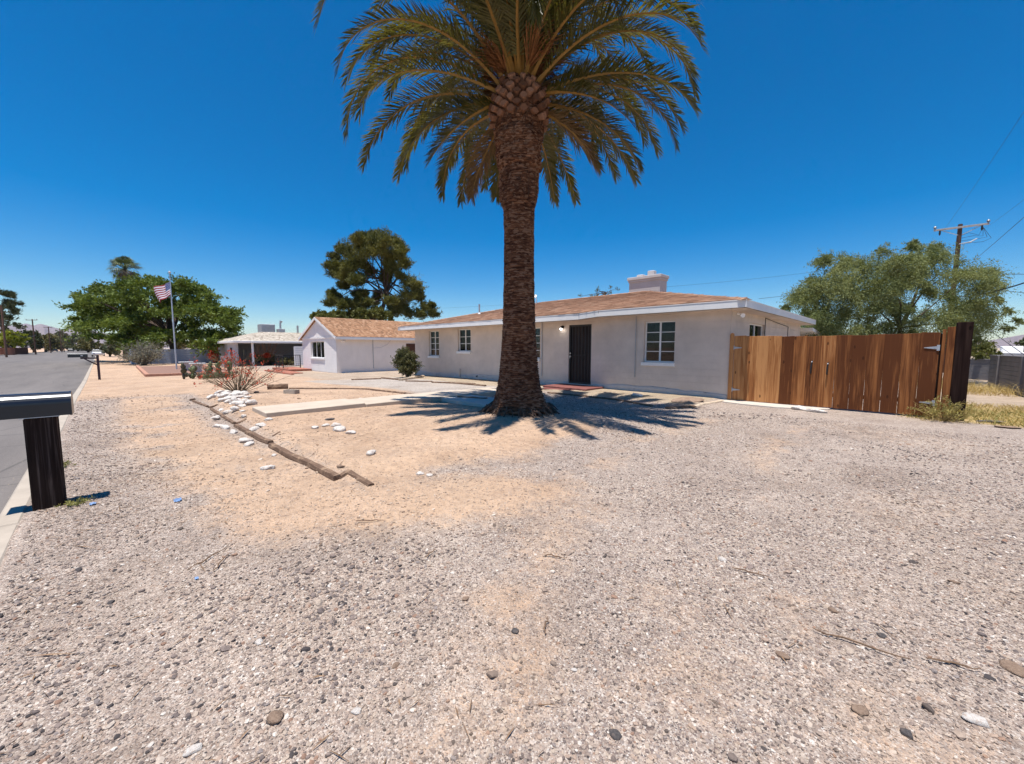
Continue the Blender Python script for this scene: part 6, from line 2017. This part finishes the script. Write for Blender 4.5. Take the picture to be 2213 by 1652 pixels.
M_red = leafy('red_flower', (0.42, 0.035, 0.018), (0.60, 0.085, 0.03), 0.2, 0.6, 6)

# the large pine behind the white house
ext = [crop_b(a, b) + (rp * 0.2289 * 1.12, dd) for a, b, rp, dd in (
    (780, 160, 85, 0), (610, 180, 80, 0), (700, 225, 95, -1.5), (880, 200, 70, 0), (500, 290, 95, 0), (420, 285, 70, 0.5), (300, 415, 55, 0), (350, 490, 65, 0), (430, 530, 70, -.5),
    (620, 320, 95, -2), (780, 300, 100, -2), (940, 260, 60, 0), (975, 400, 65, 0), (850, 420, 75, -1.5), (520, 410, 80, -2), (660, 480, 80, 1), (800, 540, 70, 1), (560, 560, 75, 1),
    (1000, 580, 90, -1), (1075, 610, 70, 0), (1000, 700, 90, -1), (930, 770, 70, 0), (420, 600, 45, 0), (345, 730, 70, 0), (290, 755, 45, 0), (440, 770, 80, 0), (600, 760, 70, 1), (870, 840, 70, 0), (1000, 850, 70, 0),
    (1180, 800, 55, 0), (1240, 860, 50, 0), (1120, 860, 55, -.5), (560, 680, 60, 1.5), (740, 690, 60, 1.5), (1240, 770, 25, 0), (310, 660, 40, 0), (930, 320, 60, 0), (690, 130, 50, 0), (540, 160, 50, 0))]
pine_poly = [crop_b(*c) for c in ((680, 110), (930, 140), (1010, 300), (1030, 420), (1000, 520), (1130, 560), (1120, 720), (1000, 900), (460, 880), (300, 820), (280, 720), (460, 600), (300, 520), (260, 380), (360, 260), (480, 150))]
pb = at(838, 752, 47)
tree('pine_tree', 'tall olive green pine with clumped foliage behind the white house', pine_poly, 47, 4.0, (pb[0], pb[1], -0.3), 44, (9, 15), 60, 36, 0.34, 0.030, M_pine, 'pine', 0.26, 0.3, seed=1, n_limb=34, extra=ext)
# rounder trees right behind the white house roof
for poly, Y, lb, sd in (([crop_b(*c) for c in ((500, 920), (510, 840), (600, 805), (700, 800), (800, 810), (900, 860), (905, 930))], 41, 'round bright green tree peeking over the white house roof', 2),
                        ([crop_b(*c) for c in ((290, 910), (300, 850), (360, 835), (450, 850), (470, 915))], 41, 'small yellowish green tree left of the round one over the roof', 3),
                        ([crop_b(*c) for c in ((130, 885), (135, 830), (180, 835), (260, 850), (285, 900))], 43, 'small dark tree above the gable peak of the white house', 4)):
    c = np.mean(poly, 0); b = at(c[0], 752, Y)
    tree('round_tree', lb, poly, Y, 1.5, (b[0], b[1], -0.3), 26, (6, 10), 16, 20, 0.20, 0.06, M_round, 'any', 0.14, 0.4, seed=sd, n_limb=8)
# big spreading mesquite
mpoly = [(128, 690), (160, 676), (172, 650), (196, 636), (215, 628), (240, 612), (268, 612), (300, 608), (330, 606), (362, 606), (398, 612), (430, 607), (446, 628), (462, 648), (485, 660), (498, 678), (512, 698), (500, 718), (480, 738), (440, 748), (392, 744), (352, 742), (310, 746), (262, 748), (225, 738), (190, 722), (170, 702)]
mb_ = at(378, 752, 47)
tree('mesquite_tree', 'wide spreading dark green tree over the blue wall and street', mpoly, 47, 6.5, (mb_[0], mb_[1], -0.25), 190, (14, 27), 22, 22, 0.30, 0.07, M_mesq, 'flat', 0.42, 0.3, seed=5, n_limb=26, flat=0.4)
# feathery tree behind the gate
def crop_g(cx, cy): return (1674.8 + cx * 0.2943, 459.2 + cy * 0.2943)
vpoly = [crop_g(*c) for c in ((40, 715), (150, 600), (260, 470), (290, 410), (380, 310), (450, 380), (560, 330), (640, 350), (690, 300), (860, 270), (960, 260), (1010, 205), (1080, 270), (1200, 245), (1280, 380), (1350, 420), (1570, 395), (1630, 500), (1560, 620), (1600, 760), (1520, 880), (1400, 940), (1300, 960), (1000, 960), (380, 960), (120, 760))]
vext = [crop_g(a, b) + (rp, 0) for a, b, rp in ((1700, 720, 10), (1780, 790, 8), (1700, 850, 8), (1480, 930, 8), (1430, 960, 7), (1640, 640, 9), (1020, 225, 7), (390, 330, 9), (80, 700, 9), (1590, 430, 8))]
vb = at(1950, 752, 21)
tree('feathery_tree', 'large feathery grey green tree behind the wooden gate', vpoly, 21, 2.8, (vb[0], vb[1], -0.2), 245, (13, 33), 34, 26, 0.10, 0.0155, M_verde, 'droop', 0.12, 0.3, seed=6, n_limb=10, extra=vext)
# trees at the left edge and down the street
def street_tree(poly, Y, lb, mat_, sd, n=36, rp=(5, 9), nm='street_tree', ln=0.5, wd=0.14, per=12, style='any', dep=3.0, leaves=16):
    c = np.mean(poly, 0); b = at(c[0], 752, Y)
    tree(nm, lb, poly, Y, dep, (b[0], b[1], -0.3), n, rp, per, leaves, ln, wd, mat_, style, 0.25 * Y / 100, 0.4, seed=sd, n_limb=8)
street_tree([(-60, 650), (-30, 628), (5, 624), (22, 634), (36, 640), (46, 648), (60, 655), (62, 665), (45, 675), (30, 690), (20, 700), (-60, 720)], 110, 'dark pine leaning over the street at the left edge', M_darkl, 11, 46, (6, 10), 'pine_tree', 0.75, 0.08, 18, 'pine', 5)
street_tree([(-60, 700), (20, 690), (40, 695), (44, 710), (58, 720), (66, 735), (60, 752), (-60, 752)], 118, 'dense dark tree below the leaning pine', M_darkl, 12, 44, (7, 11))
street_tree([(-30, 730), (-5, 722), (12, 722), (25, 716), (45, 722), (52, 735), (50, 746), (-30, 748)], 100, 'bright yellow green bush above the brown wall', M_yel, 13, 26, (5, 8), 'shrub')
street_tree([(56, 730), (70, 716), (84, 716), (86, 730), (80, 750), (56, 752)], 150, 'dark green tree beside the nearer street pole', M_darkl, 14, 20, (5, 8), ln=0.7, wd=0.2)
street_tree([(72, 745), (78, 732), (95, 726), (115, 728), (128, 738), (124, 752), (74, 754)], 165, 'brownish green tree between the first two street poles', M_brownl, 15, 26, (5, 8), ln=0.7, wd=0.2)
street_tree([(118, 742), (122, 722), (135, 714), (150, 720), (152, 750), (120, 754)], 220, 'grey green tree behind the close pair of poles', M_dusty, 16, 26, (4, 8), ln=0.9, wd=0.25)
street_tree([(150, 745), (155, 728), (172, 726), (188, 734), (190, 752), (152, 755)], 200, 'hazy tree right of the close pair of poles', M_dusty, 17, 24, (4, 8), ln=0.9, wd=0.25)
street_tree([(168, 752), (176, 738), (196, 736), (214, 740), (216, 756), (170, 757)], 150, 'low brownish tree at the end of the street', M_brownl, 18, 22, (4, 7), ln=0.6, wd=0.18)
street_tree([(222, 760), (226, 746), (240, 742), (252, 748), (252, 764), (224, 766)], 75, 'dusty hedge beside the white car', M_dusty, 19, 18, (4, 7), 'shrub', 0.3, 0.09)
street_tree([(258, 758), (262, 742), (280, 736), (300, 740), (304, 758)], 62, 'green hedge rising behind the blue wall', M_round, 20, 22, (4, 7), 'shrub', 0.25, 0.08)
street_tree([(440, 752), (470, 728), (505, 722), (548, 730), (545, 742), (500, 746)], 70, 'pale hazy tree behind the carport house', M_dusty, 21, 24, (5, 9), ln=0.35, wd=0.07)
street_tree([(500, 752), (300, 752), (300, 740), (330, 735), (420, 738), (480, 742)], 64, 'brownish undergrowth in the shade of the spreading tree', M_brownl, 22, 34, (5, 8), 'shrub', 0.3, 0.08)
street_tree([(1250, 645), (1262, 634), (1285, 630), (1300, 624), (1318, 620), (1342, 632), (1350, 648)], 36, 'thin bare topped tree rising behind the roof left of the chimney', M_dusty, 23, 18, (4, 8), ln=0.10, wd=0.018, per=10, style='pine', dep=1.0, leaves=8)
street_tree([(2072, 770), (2078, 752), (2100, 744), (2130, 742), (2150, 752), (2158, 766), (2140, 778), (2120, 790), (2080, 795)], 27, 'small green alley tree right of the dark post', M_round, 24, 42, (4, 9), ln=0.14, wd=0.035)
street_tree([(2195, 758), (2205, 742), (2230, 732), (2290, 740), (2300, 765)], 60, 'dark green tree above the alley roof at the right edge', M_darkl, 25, 20, (5, 9), ln=0.3, wd=0.09)
# fan palm rising above the spreading tree
fpp = at(270, 752, 58)
fan = empty('fan_palm', (float(fpp[0]), float(fpp[1]), -0.3), 0, 'slim fan palm rising above the spreading green tree', 'palm tree')
ctop = at(270, 582, 58)
MB().tube([(fpp[0], fpp[1], -0.3), (fpp[0] + .1, fpp[1], 6), tuple(ctop)], [0.32, 0.26, 0.24], 10).build('trunk', M_treebark, fan)
M_fan = leafy('fan_leaf', (0.06, 0.085, 0.025), (0.14, 0.165, 0.06), 0.2, 0.5, 0.8, 0.35)
M_fand = leafy('dead_fan_leaf', (0.13, 0.095, 0.06), (0.27, 0.22, 0.16), 0.2, 0.7, 0.8)
fr_ = np.random.default_rng(77)
for dead in (0, 1):
    cnt = 46 if not dead else 22
    for k in range(cnt):
        azm = fr_.uniform(0, 6.283)
        el = math.radians(fr_.uniform(-20, 88) if not dead else fr_.uniform(-80, -20))
        d = np.array([math.cos(azm) * math.cos(el), math.sin(azm) * math.cos(el), math.sin(el)])
        pet = fr_.uniform(0.8, 1.2) if not dead else fr_.uniform(0.6, 1.0)
        hub = ctop + d * pet
        sidev = unit(np.cross(d, UP)); upv = np.cross(sidev, d)
        m = MB().tube([ctop, hub], 0.025, 4)
        for j in range(16):
            a = (j - 7.5) / 7.5 * 1.5
            bd_ = d * math.cos(a) + sidev * math.sin(a)
            ln_ = 1.35 * (1 - 0.25 * abs(j - 7.5) / 7.5)
            tip = hub + bd_ * ln_ - UP * (0.25 + 0.25 * fr_.random()) * ln_
            md = hub + bd_ * ln_ * 0.6
            w = np.cross(bd_, upv) * 0.036
            m.add([hub, md + w, tip, md - w], [(0, 1, 2, 3)])
        m.build('fan_leaf' if not dead else 'dead_fan_leaf', M_fan if not dead else M_fand, fan)

# rounded bush by the house corner
def shrub(name, label, base, h, w, n, ln, wd, mat_, style, seed, per=18, leaves=14, stems=14, stem_r=0.012, cat='shrub', group=None, rc=0.24, stemmat=None):
    r = np.random.default_rng(seed + 500)
    b = np.array([base[0], base[1], gzf(base[0], base[1]) if len(base) < 3 else base[2]])
    o = empty(name, tuple(map(float, b)), 0, label, cat, group)
    d = unit(r.normal(size=(n, 3)))
    rad = r.random((n, 1)) ** 0.4
    C = b + UP * h * 0.52 + d * rad * np.array([w / 2 * 0.8, w / 2 * 0.8, h * 0.42])
    Rr = np.full(n, rc * min(w, h)) * r.uniform(0.7, 1.2, n)
    sm_ = MB()
    for k in range(stems):
        limb(sm_, b + r.normal(size=3) * np.array([.05, .05, 0]), C[k % n], stem_r, stem_r * 0.4, r, 0.1)
    sm_.build('stems', stemmat or M_treebark, o)
    V, F = sprays(C, Rr, b + UP * h * 0.3, style, r, per, leaves, ln, wd)
    np_mesh('foliage', V, F, mat_, o)
    return o
bp = gz(880, 815)
shrub('rounded_bush', 'rounded dusty green bush at the left corner of the grey house', (bp[0], bp[1]), 1.62, 1.35, 90, 0.065, 0.017, M_bush, 'any', 1, 16, 14, rc=0.17)
# grey twiggy bush by the blue wall
M_greytwig = plain('grey_twig', (0.19, 0.165, 0.14), 0.9, 0.2, 20)
def twig_bush(name, label, base, h, spread, n, rad, seed, mat_=None, leafm=None, leaf=(0.05, 0.012), nl=10, flowers=None, nf=0, fsize=0.04, curve=0.3, sub=3, zb=None, cat='shrub', flo=0.6):
    r = np.random.default_rng(seed)
    b = np.array([base[0], base[1], gzf(base[0], base[1]) if zb is None else zb])
    o = empty(name, tuple(map(float, b)), 0, label, cat)
    m = MB(); LP = []; LD = []; FP = []; FD = []
    for k in range(n):
        az_ = r.uniform(0, 6.283); el = r.uniform(0.45, 1.5)
        d = np.array([math.cos(az_) * math.cos(el) * spread, math.sin(az_) * math.cos(el) * spread, math.sin(el)])
        L_ = h * r.uniform(0.65, 1.1)
        cv = r.normal(size=3) * curve * np.array([1, 1, 0.2])
        base_ = b + np.array([math.cos(az_), math.sin(az_), 0]) * 0.12 * r.random()
        f_ = lambda t: base_ + d * L_ * t + cv * L_ * 0.3 * t * t
        pts = [f_(t) for t in np.linspace(0, 1, 7)]
        m.tube(pts, list(np.linspace(rad, rad * 0.35, 7)), 4, cap=False)
        for s_ in range(sub):
            t0 = r.uniform(0.3, 0.85); p0 = f_(t0)
            dd_ = unit(d + r.normal(size=3) * 0.6) ; l2 = L_ * r.uniform(0.15, 0.4)
            p1 = p0 + dd_ * l2
            m.tube([p0, (p0 + p1) / 2 + r.normal(size=3) * 0.02 * l2, p1], [rad * 0.5, rad * 0.4, rad * 0.25], 3, cap=False)
            if leafm:
                for q_ in range(nl):
                    LP.append(p0 + (p1 - p0) * r.random()); LD.append(unit(r.normal(size=3)))
            if nf and r.random() < flo:
                for q_ in range(nf): FP.append(p1 + r.normal(size=3) * fsize * 0.8); FD.append(unit(r.normal(size=3)))
        if nf and r.random() < flo:
            for q_ in range(nf): FP.append(pts[-1] + r.normal(size=3) * fsize * np.array([0.7, .7, 2.0])); FD.append(unit(r.normal(size=3)))
    m.build('stems', mat_ or M_greytwig, o)
    if leafm and LP:
        V, F = leaf_faces(np.array(LP), np.array(LD), leaf[0], leaf[1], r); np_mesh('leaves', V, F, leafm, o)
    if FP:
        V, F = leaf_faces(np.array(FP), np.array(FD), fsize, fsize * 0.35, r); np_mesh('flowers', V, F, flowers, o)
    return o
p = gz(312, 790, ZB)
twig_bush('twiggy_bush', 'grey twiggy bush standing before the blue wall', (p[0], p[1]), 2.3, 1.15, 130, 0.02, 51, M_greytwig, M_sage, (0.12, 0.03), 9, sub=4, zb=ZB)
M_cane = plain('dark_cane', (0.13, 0.095, 0.06), 0.9, 0.3, 20)
M_rcane = plain('reddish_cane', (0.27, 0.15, 0.10), 0.9, 0.3, 20)
p = gz(515, 850)
twig_bush('flowering_shrub', 'sparse thin stemmed shrub with red flowers above the rock heap', (p[0], p[1]), 1.32, 1.35, 64, 0.009, 52, M_cane, M_bush, (0.035, 0.006), 5, M_red, 9, 0.055, sub=4, flo=0.20)
p = gz(572, 790, ZB)
twig_bush('ocotillo', 'tall red stemmed ocotillo in front of the carport post', (p[0], p[1]), 3.1, 0.85, 34, 0.022, 53, M_rcane, None, sub=1, curve=0.2, zb=ZB)
shrub('garden_shrub', 'brownish shrub at the foot of the ocotillo', (p[0] - 0.4, p[1] + 0.2, ZB), 1.15, 2.0, 40, 0.14, 0.035, M_brownl, 'any', 7, 14, 12)
shrub('flower_clump', 'bright red flower clump in the middle of the ocotillo', (p[0] + 0.5, p[1] + 0.05, ZB + 0.75), 0.42, 0.75, 16, 0.12, 0.045, M_red, 'any', 8, 10, 10, stems=4)
p = gz(600, 790, ZB)
shrub('garden_shrub', 'low dry hedge below the dark carport opening', (p[0], p[1] + 1.0, ZB), 0.75, 3.2, 50, 0.13, 0.03, M_brownl, 'any', 9, 12, 10)
p = gz(468, 785, ZB)
shrub('red_bougainvillea', 'red flowering climber at the edge of the spreading tree', (p[0], p[1], ZB), 2.3, 1.5, 40, 0.16, 0.06, M_red, 'any', 10, 6, 9)
twig_bush('twiggy_bush', 'brown twiggy bush right of the blue wall end', (p[0] + 2, p[1] + .6), 1.3, 1.6, 40, 0.014, 55, M_cane, M_brownl, (0.08, 0.02), 4, zb=ZB)
p = gz(527, 788, ZB)
shrub('garden_shrub', 'small brown bush before the grey carport wall', (p[0], p[1], ZB), 0.65, 0.9, 22, 0.10, 0.03, M_brownl, 'any', 11, 10, 8)
p = gz(500, 800, ZB)
twig_bush('flowering_shrub', 'small upright shrub with a red flower spike behind the sparse one', (p[0], p[1]), 1.3, 0.45, 14, 0.014, 56, M_cane, M_bush, (0.06, 0.02), 6, M_red, 14, 0.09, zb=ZB)
# prickly pears
M_pear = leafy('prickly_pear_pad', (0.070, 0.085, 0.035), (0.135, 0.15, 0.065), 0.02, 0.6, 3)
M_peard = leafy('dark_pear_pad', (0.040, 0.042, 0.028), (0.085, 0.08, 0.05), 0.02, 0.6, 3)
def pear(px, py, n, s, label, seed, mat_):
    r = random.Random(seed); p = gz(px, py, -0.12)
    z0 = gzf(p[0], p[1])
    o = empty('prickly_pear', (p[0], p[1], z0), 0, label, 'cactus')
    pads = []
    for k in range(n):
        if k < n // 2 or not pads:
            bx_, by_, bz_ = p[0] + r.gauss(0, s * 0.8), p[1] + r.gauss(0, s * 0.8), z0 - 0.03
        else:
            q_ = r.choice(pads); bx_, by_, bz_ = q_
        h = s * r.uniform(0.75, 1.1); t = r.uniform(0, math.pi); lean = r.uniform(-.45, .45)
        v = []; f = []
        for (zz_, ww) in ((0, .12), (.12, .55), (.35, .9), (.6, 1.0), (.82, .8), (.95, .42), (1.0, .1)):
            for a in range(8):
                u = a * math.pi / 4
                x = math.cos(u) * ww * h * 0.42; y = math.sin(u) * 0.045 * (0.5 + ww)
                zl = zz_ * h
                y += lean * zl
                v.append((bx_ + x * math.cos(t) - y * math.sin(t), by_ + x * math.sin(t) + y * math.cos(t), bz_ + zl * math.cos(lean)))
        for i in range(6):
            for a in range(8): f.append((i*8+a, i*8+(a+1) % 8, (i+1)*8+(a+1) % 8, (i+1)*8+a))
        f += [tuple(range(8))[::-1], tuple(48 + a for a in range(8))]
        MB().add(v, f).build('pad', mat_, o, smooth=True)
        ly = lean * h * 0.9
        pads.append((bx_ - ly * math.sin(t), by_ + ly * math.cos(t), bz_ + h * 0.9 * math.cos(lean)))
pear(410, 817, 7, 0.34, 'dark low prickly pear at the corner of the bordered bed', 1, M_peard)
pear(424, 812, 6, 0.38, 'dark arching prickly pear before the right pedestal', 2, M_peard)
pear(450, 816, 22, 0.36, 'green prickly pear clump right of the pedestals', 3, M_pear)
pear(478, 815, 16, 0.38, 'green prickly pear clump behind the sparse flowering shrub', 4, M_pear)

# dry grass right of the gate
def grass_patch(name, label, n, xr_, yr_, hmin, hmax, mat_, seed, dens=None):
    r = np.random.default_rng(seed)
    x = r.uniform(*xr_, n); y = r.uniform(*yr_, n)
    g_ = zones(x, y)[3]
    keep = r.random(n) < np.clip(g_ * (0.55 + 1.6 * fbm(x * 1.2, y * 1.2)) if dens is None else dens(x, y), 0, 1)
    x, y = x[keep], y[keep]; n = len(x)
    z = ground_z(x, y)
    h = r.uniform(hmin, hmax, n) * (0.55 + 0.9 * vnoise(x * 0.9, y * 0.9, 4))
    az_ = r.uniform(0, 6.283, n); lean = r.uniform(0.15, 1.1, n)
    d = np.stack([np.cos(az_) * np.sin(lean), np.sin(az_) * np.sin(lean), np.cos(lean)], -1)
    b = np.stack([x, y, z - 0.01], -1)
    sv = unit(np.cross(d, r.normal(size=(n, 3)))) * (0.0035 + 0.003 * r.random((n, 1)))
    m_ = b + d * (h * 0.55)[:, None]
    t = b + d * h[:, None] - UP * (h * 0.22)[:, None] + np.stack([np.cos(az_), np.sin(az_), 0 * az_], -1) * (h * 0.2)[:, None]
    V = np.stack([b - sv, b + sv, m_ + sv * .8, m_ - sv * .8, t, t + sv * 0.3], 1).reshape(-1, 3)
    i = np.arange(n) * 6
    F = np.concatenate([np.stack([i, i+1, i+2, i+3], -1), np.stack([i+3, i+2, i+5, i+4], -1)])
    o = np_mesh(name, V, F, mat_)
    tag(o, label, 'grass', kind='stuff')
M_straw = leafy('dry_straw', (0.34, 0.24, 0.09), (0.60, 0.46, 0.20), 0.25, 0.7, 1.5)
M_weed = leafy('green_weed', (0.16, 0.17, 0.045), (0.30, 0.27, 0.09), 0.25, 0.7, 2.5)
M_weed2 = leafy('drying_weed', (0.24, 0.21, 0.06), (0.42, 0.34, 0.12), 0.25, 0.7, 2.5)
grass_patch('dry_grass', 'thick yellow dry grass right of the wooden gate', 60000, (-0.2, 11), (11.4, 17), 0.05, 0.20, M_straw, 61)
grass_patch('green_weeds', 'greenish weeds among the dry grass by the dark post', 5000, (0.1, 5), (11.9, 14.5), 0.08, 0.26, M_weed, 62)
grass_patch('alley_grass', 'tall pale dry grass at the end of the alley', 9000, (-2, 6), (24, 31), 0.25, 0.7, M_straw, 63, dens=lambda x, y: np.clip(fbm(x * .5, y * .5) * 3 + 0.5, 0, 1))
wp = (gate_x(3752) + 0.15, GP - 0.25)
twig_bush('weed_clump', 'wispy yellow green weed clump against the foot of the dark post', wp, 0.5, 1.1, 60, 0.004, 64, M_straw, M_weed2, (0.05, 0.009), 7, sub=3)
# little weeds round the mailbox post and along the kerb
for i, (x, y, lb) in enumerate(((-5.5, -0.42, 'tiny green weed at the foot of the near mailbox post'), (-7.4, -0.62, 'dry tuft beside the kerb behind the mailbox'))):
    twig_bush('weed_tuft', lb, (x, y), 0.07, 1.3, 22, 0.002, 70 + i, M_weed, M_weed, (0.03, 0.005), 4, sub=2)
# ------------------------------------------------------------------ desert air between here and the hills
def haze_box():
    g = NG('desert_haze')
    v = g.n('VolumePrincipled')
    v.inputs['Color'].default_value = (0.80, 0.87, 1.0, 1)
    v.inputs['Density'].default_value = 0.00004
    v.inputs['Anisotropy'].default_value = 0.1
    g.l(v.outputs[0], g.out.inputs['Volume'])
    o = MB().box(-6600, -6600, -60, 6600, 6600, 225).build('haze', g.m)
    tag(o, 'thin pale blue desert haze over the whole neighbourhood', 'haze', kind='stuff')
haze_box()
